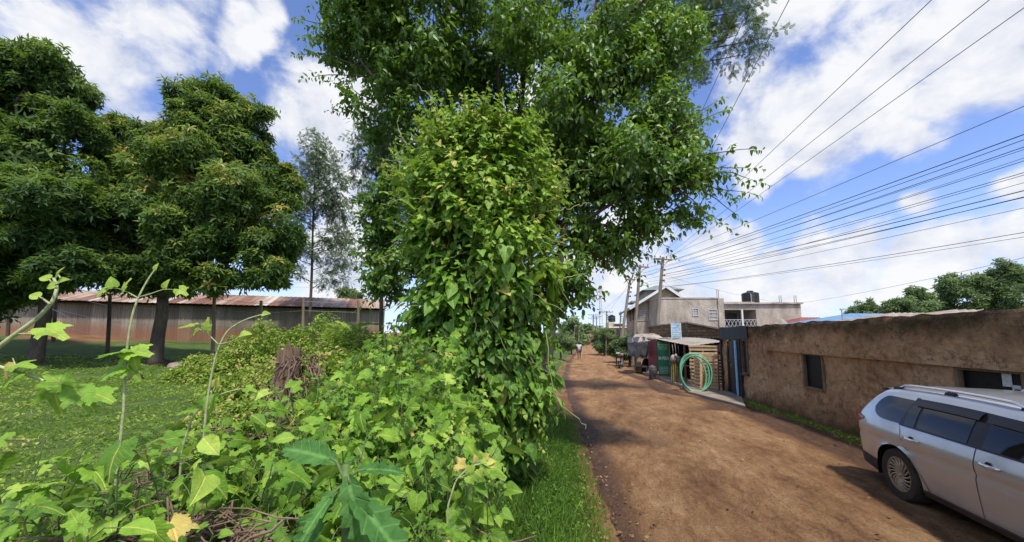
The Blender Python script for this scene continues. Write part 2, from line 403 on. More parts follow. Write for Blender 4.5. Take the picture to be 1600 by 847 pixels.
    hz = N(nt, 'ShaderNodeMapRange', interpolation_type='SMOOTHSTEP'); L.new(dz, hz.inputs[0]); hz.inputs[1].default_value = .32; hz.inputs[2].default_value = -.02; hz.inputs[4].default_value = .75
    skyc = mix(nt, skyc, (4.3, 5.1, 7.0), hz.outputs[0])
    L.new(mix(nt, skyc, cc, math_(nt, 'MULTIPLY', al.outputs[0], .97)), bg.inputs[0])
build_world()

# ------------------------------------------------------------------ terrain
_l = [gp(px, py) for px, py in ((975, 900), (955, 847), (932, 770), (902, 680), (884, 620), (877, 590), (886, 566), (897, 552), (908, 543), (918, 538))]
_r = [gp(px, py) for px, py in ((1500, 740), (1343, 690), (1160, 626), (1085, 618), (1036, 597), (1000, 584), (966, 568), (950, 554), (938, 545), (930, 539))]
_ly = np.array([p[1] for p in _l]); _lx = np.array([p[0] for p in _l]); _ry = np.array([p[1] for p in _r]); _rx = np.array([p[0] for p in _r])
def xl(y): return np.interp(y, _ly, _lx)
def xr(y): return np.interp(y, _ry, _rx)
def base(x, y): return .010*np.maximum(0, np.asarray(y, float)-60)
def yard(x, y):
    d = xl(y)-x
    q = -x-16.5; rise = .1*np.where(q > 4, q-2, np.where(q > 0, q*q/8, 0))
    return .16*sst(.05, .7, d) + .5*sst(.7, 2.6, d) + np.minimum(rise, 2.2) + .012*np.clip(y-4, 0, 30)*sst(1, 5, d)
_N = [RND.uniform(0, 9) for _ in range(8)]
def bumps(x, y):
    return .03*np.sin(x*1.7+_N[0]+.8*np.sin(y*.9))*np.sin(y*1.3+_N[1]) + .018*np.sin(x*4.1+_N[2]+np.sin(y*2))*np.sin(y*3.7+_N[3]) + .008*np.sin(x*9.1+_N[4]+2*np.sin(y*2.9))*np.sin(y*8.3+_N[5])
def tz(x, y):
    x = np.asarray(x, float); y = np.asarray(y, float)
    return base(x, y) + yard(x, y) + bumps(x, y)*np.clip(sst(0, .8, xl(y)-x), .25, 1)
def tzf(x, y): return float(tz(np.array([x]), np.array([y]))[0])
def grad(parts): return np.unique(np.concatenate([np.arange(a, b, s) for a, b, s in parts]))

def ground_sheet():
    xs = grad([(-1500, -100, 140), (-100, -46, 6), (-46, -8, .7), (-8, 3, .14), (3, 12, .5), (12, 60, 4), (60, 1501, 120)])
    ys = grad([(-200, -10, 20), (-10, 0, 1), (0, 12, .18), (12, 40, .7), (40, 120, 4), (120, 1900, 110)])
    X, Y = np.meshgrid(xs, ys, indexing='ij'); Z = tz(X, Y)
    d = xl(Y)-X; road = sst(.1, .5, -d)*sst(.0, .4, xr(Y)+.1-X)*(Y < 110)
    Z = Z - .12*road
    mb = MB(); mb.grid(np.stack([X, Y, Z], 2), flip=True)
    o = mb.build('ground', M['ground'], smooth='all'); tag(o, kind='structure')
    a = o.data.attributes.new('grass', 'FLOAT', 'POINT')
    g = sst(.1, .6, d)*(1-.75*sst(25, 31, -X)*sst(12, 16, Y)) + .75*sst(16, 40, X) + .6*sst(100, 160, Y)
    a.data.foreach_set('value', np.clip(g, 0, 1).ravel().astype(np.float32))
def mat_ground():
    m, nt, out = nodes('ground_soil_and_grass'); co = objco(nt)
    a = N(nt, 'ShaderNodeAttribute', attribute_name='grass').outputs['Fac']
    n1 = noise(nt, .9, 8, .65, co); n2 = noise(nt, 14, 6, .7, co)
    soil = ramp(nt, n1, [(.3, (.10, .05, .028)), (.55, (.19, .1, .05)), (.75, (.26, .15, .08))])
    gr = ramp(nt, noise(nt, 2.2, 8, .7, co), [(.3, (.035, .06, .016)), (.55, (.075, .115, .028)), (.72, (.13, .15, .05))])
    f = ramp(nt, math_(nt, 'ADD', a, math_(nt, 'MULTIPLY', math_(nt, 'SUBTRACT', n2, .5), .7)), [(.35, 0.0), (.6, 1.0)])
    bsdf(nt, out, mix(nt, soil, gr, f), .95, 0, n2, .03, .7, .15); return m
M['ground'] = mat_ground()
ground_sheet()

def mat_road():
    m, nt, out = nodes('packed_earth'); co = objco(nt); L = nt.links
    mp = N(nt, 'ShaderNodeMapping'); mp.inputs['Scale'].default_value = (1.4, .6, 1); mp.inputs['Rotation'].default_value = (0, 0, -.06); L.new(co, mp.inputs[0]); st = mp.outputs[0]
    d = N(nt, 'ShaderNodeAttribute', attribute_name='damp').outputs['Fac']
    n1 = noise(nt, 1.1, 9, .68, st); n2 = noise(nt, 7, 8, .7, st, .3); n3 = noise(nt, 38, 7, .8, co)
    dry = ramp(nt, math_(nt, 'ADD', math_(nt, 'MULTIPLY', n1, .6), math_(nt, 'MULTIPLY', n2, .4)), [(.36, (.13, .062, .029)), (.455, (.24, .125, .058)), (.54, (.335, .19, .09)), (.66, (.47, .305, .165))])
    wet = ramp(nt, n2, [(.3, (.055, .03, .022)), (.7, (.14, .075, .045))])
    f = ramp(nt, math_(nt, 'ADD', d, math_(nt, 'MULTIPLY', math_(nt, 'SUBTRACT', n2, .5), .9)), [(.3, 0.0), (.7, 1.0)])
    col = mix(nt, dry, wet, math_(nt, 'MULTIPLY', f, .88))
    sp = ramp(nt, n3, [(.34, .4), (.47, .95), (.56, 1.05), (.68, 1.5)]); col = mix(nt, col, sp, 1.0, 'MULTIPLY')
    # small embedded pebbles and straw flecks
    v = N(nt, 'ShaderNodeTexVoronoi'); v.inputs['Scale'].default_value = 17; L.new(co, v.inputs['Vector'])
    fl = math_(nt, 'MULTIPLY', ramp(nt, v.outputs['Distance'], [(.1, 1.0), (.17, 0.0)]), ramp(nt, noise(nt, 3, 3, .5, co), [(.48, 0.0), (.6, .6)]))
    col = mix(nt, col, (.42, .31, .2), fl)
    h = math_(nt, 'ADD', math_(nt, 'MULTIPLY', n2, 1.3), math_(nt, 'ADD', math_(nt, 'MULTIPLY', n3, .5), math_(nt, 'MULTIPLY', fl, .35)))
    rr = N(nt, 'ShaderNodeMapRange'); L.new(f, rr.inputs[0]); rr.inputs[3].default_value = .95; rr.inputs[4].default_value = .72
    bsdf(nt, out, col, rr.outputs[0], 0, h, .08, 1.0, .2); return m
M['road'] = mat_road()
def road_z(x, y):
    """height of the worn surface of the road"""
    x = np.asarray(x, float); y = np.asarray(y, float); l = xl(y); r = xr(y); w = r-l; t = (x-l)/w
    rut = -.035*np.exp(-((t-.30-.02*np.sin(y*.6))/.05)**2) - .035*np.exp(-((t-.62-.02*np.sin(y*.6))/.05)**2) - .05*np.exp(-((t-.82-.025*np.sin(y*.7+1))/.045)**2)
    ro = .014*np.sin(x*5+1.2*np.sin(y*1.1))*np.sin(y*2.1+.6) + .01*np.sin(x*11+np.sin(y*3))*np.sin(y*6.3)
    return base(x, y) + .03 + .05*np.sin(np.clip(t, 0, 1)*PI) + rut + ro*.8
def road_zf(x, y): return float(road_z(np.array([x]), np.array([y]))[0])
def road_sheet():
    ys = grad([(-14, 0, .5), (0, 9, .055), (9, 20, .15), (20, 50, .5), (50, 116, 3)]); ts = np.linspace(-.1, 1.06, 120)
    Y, Tt = np.meshgrid(ys, ts, indexing='ij'); l = xl(Y); r = xr(Y); X = l+(r-l)*Tt
    nz = fnoise(X, Y, 0, 2.3); nz2 = fnoise(X, Y, 4, .8); nz3 = fnoise(X, Y, 2, 7)
    dl = (X-l); dr = (r+.12-X); e = np.minimum(dl, dr)
    Z = road_z(X, Y) + .012*nz + .016*nz2 + .013*nz3 - .22*sst(.16, -.3, e+.14*nz)
    damp = .85*np.exp(-np.maximum(0, dl-.12)**2/(2*.26**2)) + 1.0*np.exp(-((Tt-.83-.02*np.sin(Y*.7+1)-.03*nz2)/.085)**2)*sst(30, 18, Y) + .3*nz2 + .34*np.exp(-((Tt-.3-.02*np.sin(Y*.6))/.06)**2) + .26*np.exp(-((Tt-.62-.02*np.sin(Y*.6))/.05)**2) + .28*sst(.86, .95, Tt)
    # wet hollow in front of the kiosk
    hx, hy = gp(1135, 640)[:2]; hole = np.exp(-(((X-hx)/.75)**2+((Y-hy)/.45)**2)); Z -= .10*hole*(1+.5*nz); damp += .9*hole
    mb = MB(); mb.grid(np.stack([X, Y, Z], 2), flip=True)
    o = mb.build('dirt_road', M['road'], smooth='all'); tag(o, kind='structure')
    a = o.data.attributes.new('damp', 'FLOAT', 'POINT'); a.data.foreach_set('value', np.clip(damp, 0, 1.2).ravel().astype(np.float32))
road_sheet()

def debris():
    """pebbles and dead leaves scattered over the road: nobody could count them"""
    c = Cloud(); k = 900
    ico = T_([(0, 0, .6), (.5, 0, 0), (.1, .55, .1), (-.5, .1, 0), (-.1, -.5, .05), (.05, .05, -.4)], [(0, 1, 2), (0, 2, 3), (0, 3, 4), (0, 4, 1), (5, 2, 1), (5, 3, 2), (5, 4, 3), (5, 1, 4)])
    y = G.uniform(1.5, 14, k)**1.0; t = np.where(G.random(k) < .45, G.normal(.04, .05, k), G.uniform(0, 1, k)); x = xl(y)+(xr(y)-xl(y))*t
    z = np.where(t > .02, road_z(x, y), tz(x, y)); s = .007+.026*G.random(k)**6
    c.add(ico, np.stack([x, y, z+s*.12], 1), np.stack([G.normal(size=k), G.normal(size=k), .2*G.normal(size=k)], 1), np.tile([0, 0, 1.0], (k, 1))+.2*G.normal(size=(k, 3)), s, G.random(k))
    o = c.build('gravel', M['pebble'], smooth=True); tag(o, 'pebbles scattered over the brown dirt road', 'gravel', kind='stuff')
    c = Cloud(); k = 700; y = G.uniform(1.6, 9, k); t = np.where(G.random(k) < .75, G.normal(.0, .045, k), G.uniform(0, 1, k)); x = xl(y)+(xr(y)-xl(y))*t
    z = np.maximum(road_z(x, y), tz(x, y)) + .012
    c.add(OVAL, np.stack([x, y, z], 1), np.stack([G.normal(size=k), G.normal(size=k), .25*G.normal(size=k)], 1), np.tile([0, 0, 1.0], (k, 1))+.5*G.normal(size=(k, 3)), G.uniform(.02, .06, k), G.random(k))
    o = c.build('leaf_litter', M['litter'], smooth=True); tag(o, 'dry brown leaf litter along the left edge of the dirt road', 'leaf litter', kind='stuff')
def tintmat(name, stops, rough=.9, spec=.2):
    m, nt, out = nodes(name); a = N(nt, 'ShaderNodeAttribute', attribute_name='tint').outputs['Fac']; co = objco(nt)
    bsdf(nt, out, mix(nt, ramp(nt, a, stops), (0, 0, 0), math_(nt, 'MULTIPLY', noise(nt, 40, 4, .6, co), .4)), rough, 0, noise(nt, 60, 4, .6, co), .004, .5, spec); return m
M['pebble'] = tintmat('pebbles', [(0, (.13, .08, .05)), (.7, (.27, .17, .10)), (1, (.36, .29, .22))])
M['litter'] = tintmat('dead_leaves', [(0, (.1, .055, .03)), (.6, (.26, .16, .08)), (1, (.42, .32, .18))])
debris()
# ------------------------------------------------------------------ the long mud-plastered building on the right
def frame2(a, b):
    """local frame: x runs from a to b on the ground, y to its left"""
    a = np.array(a[:2]); b = np.array(b[:2]); e = (b-a)/np.linalg.norm(b-a); return a, e, math.atan2(e[1], e[0])
def local(o, ang, p):
    d = np.array(p[:2])-np.array(o[:2]); c, s = math.cos(ang), math.sin(ang)
    return np.array([d[0]*c+d[1]*s, -d[0]*s+d[1]*c, (p[2] if len(p) > 2 else 0)-(o[2] if len(o) > 2 else 0)])
def on_plane(a, e, px, py):
    """where the sight line through a pixel meets the vertical plane through a along e -> (s, z)"""
    n = np.array([-e[1], e[0], 0]); d = ray(px, py); k = np.dot(n[:2], a[:2])/np.dot(n, d); p = np.array([0, 0, CAMZ])+d*k
    return float(np.dot(p[:2]-a[:2], e)), float(p[2])

M['mud'] = None
def mat_mud():
    m, nt, out = nodes('mud_plaster'); co = objco(nt); L = nt.links
    n1 = noise(nt, .8, 9, .65, co); n2 = noise(nt, 6, 8, .68, co, .4); n3 = noise(nt, 30, 5, .7, co)
    col = ramp(nt, math_(nt, 'ADD', math_(nt, 'MULTIPLY', n1, .55), math_(nt, 'MULTIPLY', n2, .45)), [(.36, (.17, .085, .042)), (.44, (.42, .245, .13)), (.53, (.62, .385, .205)), (.66, (.74, .54, .34))])
    cr = N(nt, 'ShaderNodeTexVoronoi', feature='DISTANCE_TO_EDGE'); cr.inputs['Scale'].default_value = 5.5; cr.inputs['Randomness'].default_value = 1
    dv = N(nt, 'ShaderNodeVectorMath', operation='ADD'); L.new(co, dv.inputs[0]); sc = N(nt, 'ShaderNodeVectorMath', operation='SCALE'); L.new(noise(nt, 5, 5, .65, co, 0, 'Color'), sc.inputs[0]); sc.inputs['Scale'].default_value = .5; L.new(sc.outputs[0], dv.inputs[1]); L.new(dv.outputs[0], cr.inputs['Vector'])
    crack = math_(nt, 'MULTIPLY', ramp(nt, cr.outputs['Distance'], [(0.0, 1.0), (.05, 0.0)]), ramp(nt, noise(nt, 1.6, 3, .5, co), [(.45, 0.0), (.6, .55)]))
    col = mix(nt, col, (.05, .03, .02), crack)
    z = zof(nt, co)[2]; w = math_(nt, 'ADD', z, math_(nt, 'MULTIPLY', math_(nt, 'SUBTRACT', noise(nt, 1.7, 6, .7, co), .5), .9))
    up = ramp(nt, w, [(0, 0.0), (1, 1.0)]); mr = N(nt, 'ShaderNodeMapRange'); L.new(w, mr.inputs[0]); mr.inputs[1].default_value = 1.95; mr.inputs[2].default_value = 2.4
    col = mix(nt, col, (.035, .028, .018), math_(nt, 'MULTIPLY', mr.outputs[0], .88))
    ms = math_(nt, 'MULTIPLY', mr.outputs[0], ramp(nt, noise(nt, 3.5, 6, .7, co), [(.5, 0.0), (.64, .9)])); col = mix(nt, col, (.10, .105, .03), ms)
    lo = N(nt, 'ShaderNodeMapRange'); L.new(w, lo.inputs[0]); lo.inputs[1].default_value = .55; lo.inputs[2].default_value = .05
    col = mix(nt, col, (.16, .065, .028), math_(nt, 'MULTIPLY', lo.outputs[0], .8))
    mo = N(nt, 'ShaderNodeMapRange'); L.new(w, mo.inputs[0]); mo.inputs[1].default_value = .22; mo.inputs[2].default_value = 0
    col = mix(nt, col, (.06, .07, .025), math_(nt, 'MULTIPLY', mo.outputs[0], .6))
    h = math_(nt, 'SUBTRACT', math_(nt, 'ADD', math_(nt, 'MULTIPLY', n2, 1.2), math_(nt, 'MULTIPLY', n3, .4)), math_(nt, 'MULTIPLY', crack, .3))
    bsdf(nt, out, col, .95, 0, h, .10, 1.0, .15); return m
M['mud'] = mat_mud()
M['rust'] = weathered('rusted_sheet', (.16, .07, .04), (.42, .36, .3), 1.4, .8, .1, 25, .006, .4, c3=(.28, .14, .08), stretch=(1, .35, 1))
M['sheet'] = weathered('grey_iron_sheet', (.24, .22, .2), (.5, .48, .45), 1.2, .6, .4, 30, .004, .3, c3=(.3, .2, .15))
M['bluepaint'] = weathered('dark_blue_paint', (.018, .02, .027), (.045, .05, .065), 2, .6, 0, 30, .004, .3)
M['skyblue'] = weathered('light_blue_paint', (.2, .45, .75), (.45, .68, .85), 9, .6, 0, 30, .002, .3)
M['darkglass'] = plain('dark_window', (.014, .014, .015), .45, spec=.15)
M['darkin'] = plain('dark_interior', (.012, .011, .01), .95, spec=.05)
M['paper'] = plain('white_paper', (.7, .7, .68), .8, var=.05)
M['frame'] = weathered('timber_frame', (.12, .085, .05), (.28, .2, .12), 4, .85, 0, 40, .003, .4)
M['cement'] = weathered('cement_lip', (.2, .16, .12), (.36, .3, .24), 2, .9, 0, 25, .01, .5)

wA, wE, wANG = frame2(gp(1131, 615.5), gp(1343, 688)); wA = wA + np.array([.03, 0])
WO = np.array([wA[0], wA[1], 0.0])
def wp(px, py): return on_plane(wA, wE, px, py)
WLEN = 15.5; WH = 2.40
mudb = thing('mud_walled_building', 'long low brown mud-plastered building beside the parked silver car', 'building', WO, wANG)
def mud_building():
    s1, z1 = wp(1255, 553); s2, z2 = wp(1289, 610)
    b1, c1 = wp(1499, 577); b2, c2 = wp(1594, 585)
    d1, e1 = wp(1134, 531); d2, e2 = wp(1151, 618)
    f1, g1 = wp(1158, 531); f2, g2 = wp(1170.5, 584)
    op = [(s1, s2, z2, z1), (b1, b2, .95, c1), (d1, d2, -.1, e1), (f1, f2, g2, g1)]
    xs = sorted(set(np.round(np.concatenate([np.arange(0, WLEN, .055)] + [[a, b] for a, b, _, _ in op] + [[WLEN]]), 4)))
    zs = sorted(set(np.round(np.concatenate([np.arange(-.15, WH, .055)] + [[c, d] for _, _, c, d in op] + [[WH]]), 4)))
    X, Z = np.meshgrid(xs, zs, indexing='ij')
    ly, lz0 = wp(1197, 547); _, lz1 = wp(1488, 572)
    sL0 = ly; sL1, _ = wp(1488, 572)
    ledge = lz0+(lz1-lz0)*(X-sL0)/(sL1-sL0)
    disp = .035*fnoise(X, Z, 0, 1.1)+.022*fnoise(X, Z, 3, 3.3)+.022*fnoise(X, Z, 7, 7.5)
    ins = np.zeros(X.shape, bool)
    for a, b, c, d in op: ins |= (X > a-.02) & (X < b+.02) & (Z > c-.02) & (Z < d+.02)
    Y = np.where(ins, 0, -disp) - .05*sst(.35, 0, Z)
    top = .03*fnoise(X, Z*0, 5, .9)+.03*fnoise(X, Z*0, 6, 4)
    Zd = Z + np.where(Z > WH-.3, top*(Z-WH+.3)/.3, 0)
    mb = MB(); V = np.stack([X, Y, Zd], 2); a_, b_ = X.shape; fs = []
    for i in range(a_-1):
        for j in range(b_-1):
            cx, cz = (xs[i]+xs[i+1])/2, (zs[j]+zs[j+1])/2
            if any(a < cx < b and c < cz < d for a, b, c, d in op): continue
            fs.append((i*b_+j, (i+1)*b_+j, (i+1)*b_+j+1, i*b_+j+1))
    mb.add(V.reshape(-1, 3), fs)
    # top of the parapet, back and end walls
    tv = V[:, -1, :]; bk = tv.copy(); bk[:, 1] += .3; bk[:, 2] -= .02
    mb.grid(np.stack([tv, bk], 1), flip=False)
    mb.box((WLEN/2, 4.6, WH/2-.15), (WLEN, .2, WH-.1)); mb.box((-.08, 2.35, WH/2-.05), (.16, 4.5, WH-.1)); mb.box((WLEN+.1, 2.35, WH/2), (.2, 4.5, WH))
    mb.grid(np.stack([V[0, :, :], V[0, :, :]+[-.0, .12, 0]], 1))
    mb.build('wall', M['mud'], mudb, smooth=True)
    sb = np.arange(sL0, WLEN, .06); nb_ = 14; PB = np.zeros((len(sb), nb_, 3))
    lgl = lz0+(lz1-lz0)*(sb-sL0)/(sL1-sL0); tops_ = WH+.03*fnoise(sb, sb*0, 5, .9)+.03*fnoise(sb, sb*0, 6, 4)-.015
    for j in range(nb_):
        u = max(0, (j-1))/(nb_-2); zz = lgl+.012*fnoise(sb, sb*0, 9, 3)+(tops_-lgl)*u; PB[:, j, 0] = sb; PB[:, j, 2] = zz; PB[:, j, 1] = -.075-.03*fnoise(sb, zz, 2, 1.2)-.02*fnoise(sb, zz, 4, 6)+(.08 if j == 0 else .03*(u > .97))
    bd = MB(); bd.grid(PB, flip=True); bd.grid(np.stack([PB[:1, 1:].reshape(-1, 3), PB[:1, 1:].reshape(-1, 3)+[0, .09, 0]], 1)); bd.build('plaster_band', M['mud'], mudb, smooth=True, label='proud upper band of mud plaster')
    r = MB(); n = 160; Xr = np.linspace(0, WLEN, n); P = np.zeros((n, 2, 3)); P[:, :, 0] = Xr[:, None]; P[:, 0, 1] = .3; P[:, 1, 1] = 4.7; P[:, 0, 2] = 2.22+.02*np.sin(Xr*40); P[:, 1, 2] = 2.3+.02*np.sin(Xr*40); r.grid(P); r.build('roof', M['rust'], mudb)
    def window(a, b, c, d, label=None, mat='darkglass', mull=0, papers=()):
        fr = MB(); w = .055; y = .02
        for q, s in (((a+w/2, y, (c+d)/2), (w, .09, d-c)), ((b-w/2, y, (c+d)/2), (w, .09, d-c)), (((a+b)/2, y, d-w/2), (b-a-2*w, .085, w)), (((a+b)/2, y-.012, c+w/2), (b-a-2*w, .11, w))): fr.box(q, s)
        for k in range(mull): fr.box((a+(b-a)*(k+1)/(mull+1), y+.01, (c+d)/2), (.03, .05, d-c-2*w))
        f = fr.build('window', M['frame'], mudb, bevel=.004)
        if label: f['label'] = label
        p = MB(); p.box(((a+b)/2, .055, (c+d)/2), (b-a-2*w+.01, .02, d-c-2*w+.01)); pn = p.build('pane', M[mat], f)
        for px_, pz_, ww, hh in papers:
            q = MB(); q.box((px_, .040, pz_), (ww, .004, hh)); q.build('notice', M['paper'], f)
        return f
    window(s1-.04, s2+.04, z2-.04, z1+.03, 'narrow dark window with timber frame')
    sx, sz = wp(1568, 594)
    sx2, sz2 = wp(1584, 612)
    window(b1-.06, b2+.08, .9, c1+.05, 'wide dark shop window with a white notice', papers=((sx, sz, .11, .17), (sx2, sz2-.02, .1, .2)))
    window(f1-.02, f2+.02, g2-.04, g1+.02, 'small dark window beside the door', 'bluepaint')
    # painted patch around the door and the steel door itself
    pt = MB(); pe, _ = wp(1171, 531); xs2 = np.linspace(.01, pe, 14); zt2 = [WH+.02+.04*mnoise.noise((x*2, 0, 0)) for x in xs2]
    P = np.zeros((14, 2, 3)); P[:, 0, 0] = xs2; P[:, 1, 0] = xs2; P[:, :, 1] = -.07; P[:, 0, 2] = e1+.03; P[:, 1, 2] = zt2; pt.grid(P)
    pt.box((.02, -.03, e1/2), (.07, .08, e1)); pt.box(((d2+f1)/2, -.02, e1/2+.0), (f1-d2-.03, .1, e1)); pt.box(((f1+f2)/2, -.05, (g2-.05)), (f2-f1+.14, .06, .05))
    P2 = P.copy(); P2[:, 0] = P[:, 1]; P2[:, 1] = P[:, 1]+[0, .3, 0]; pt.grid(P2)
    pt.build('painted_band', M['bluepaint'], mudb)
    dr = MB(); dr.box(((d1+d2)/2+.02, .05, e1/2), (d2-d1-.08, .04, e1-.06))
    for k in range(4): dr.box(((d1+d2)/2+.02, .02, .12+k*(e1-.3)/3), (d2-d1-.1, .03, .04))
    for k in (0, 1): dr.box((d1+.07+k*(d2-d1-.1), .02, e1/2), (.035, .032, e1-.1))
    dd = dr.build('door', M['darkmetal'], mudb); h = MB(); h.tube([(d2-.14, -.02, 1.0), (d2-.14, -.06, 1.02), (d2-.14, -.06, 1.14), (d2-.14, -.02, 1.16)], .01, 6); h.build('handle', M['steel'], dd)
    bl = MB(); q1, _ = wp(1151, 560); bl.box(((q1+f1)/2, -.115, e1/2-.03), (.1, .03, e1+.02))
    for k in range(14): bl.box(((q1+f1)/2, -.133, .1+k*.14), (.07, .008, .03), ry=.6)
    bl.build('door_jamb', M['skyblue'], mudb, label='light blue painted jamb with pale pattern')
    cl = MB(); cl.box(((s1+s2)/2, -.035, z1+.09), (s2-s1+.3, .03, .09)); cl.build('lintel', M['cement'], mudb, bevel=.01)
mud_building()
ap = MB(); p1, p2, p3, p4 = gp(1075, 617), gp(1165, 640), gp(1158, 622), gp(1060, 596)
ap.add([(*p1[:2], .13), (*p2[:2], .11), (*p3[:2], .13), (*p4[:2], .15), (*p1[:2], -.1), (*p2[:2], -.1), (*p3[:2], -.1), (*p4[:2], -.1)], [(0, 1, 2, 3), (0, 4, 5, 1), (1, 5, 6, 2), (3, 2, 6, 7), (0, 3, 7, 4)])
q1, q2, q3, q4 = gp(1003, 584), gp(1066, 608), gp(1075, 596), gp(1018, 578)
ap.add([(*q1[:2], .1), (*q2[:2], .16), (*q3[:2], .16), (*q4[:2], .1), (*q1[:2], -.1), (*q2[:2], -.1), (*q3[:2], -.1), (*q4[:2], -.1)], [(0, 1, 2, 3), (0, 4, 5, 1), (1, 5, 6, 2), (3, 2, 6, 7), (0, 3, 7, 4)])
tag(ap.build('pavement', M['cement'], bevel=.02), kind='structure')

# ------------------------------------------------------------------ lettering
def lettering(txt, size, mat, parent, loc, rot, ext=.002, align='CENTER', name='lettering', sx=1.0):
    cu = bpy.data.curves.new('t', 'FONT'); cu.body = txt; cu.size = size; cu.extrude = ext; cu.align_x = align; cu.align_y = 'CENTER'; cu.offset = .03*size
    ob = bpy.data.objects.new('t', cu); COL.objects.link(ob); bpy.context.view_layer.update()
    me = bpy.data.meshes.new_from_object(ob.evaluated_get(bpy.context.evaluated_depsgraph_get())); bpy.data.objects.remove(ob)
    o = link(name, me, mat, parent); o.location = loc; o.rotation_euler = rot; o.scale = (sx, 1, 1); return o

# ------------------------------------------------------------------ kiosk row
M['green'] = weathered('green_painted_sheet', (.015, .19, .085), (.04, .32, .15), 4, .5, 0, 40, .002, .3, lowz=(0, .4, (.12, .08, .05)))
M['maroon'] = weathered('maroon_painted_sheet', (.13, .025, .035), (.24, .05, .06), 3, .6, 0, 40, .002, .3)
M['white'] = plain('white_paint', (.75, .77, .76), .6, var=.06)
M['pale'] = plain('pale_green_print', (.45, .62, .52), .6, var=.1)
M['tarp'] = weathered('grey_tarpaulin', (.03, .032, .037), (.085, .087, .096), 5, .55, 0, 30, .004, .4)
M['purple'] = plain('dark_purple_cloth', (.06, .03, .08), .8)
M['cloth'] = plain('pale_cloth', (.42, .36, .30), .85)

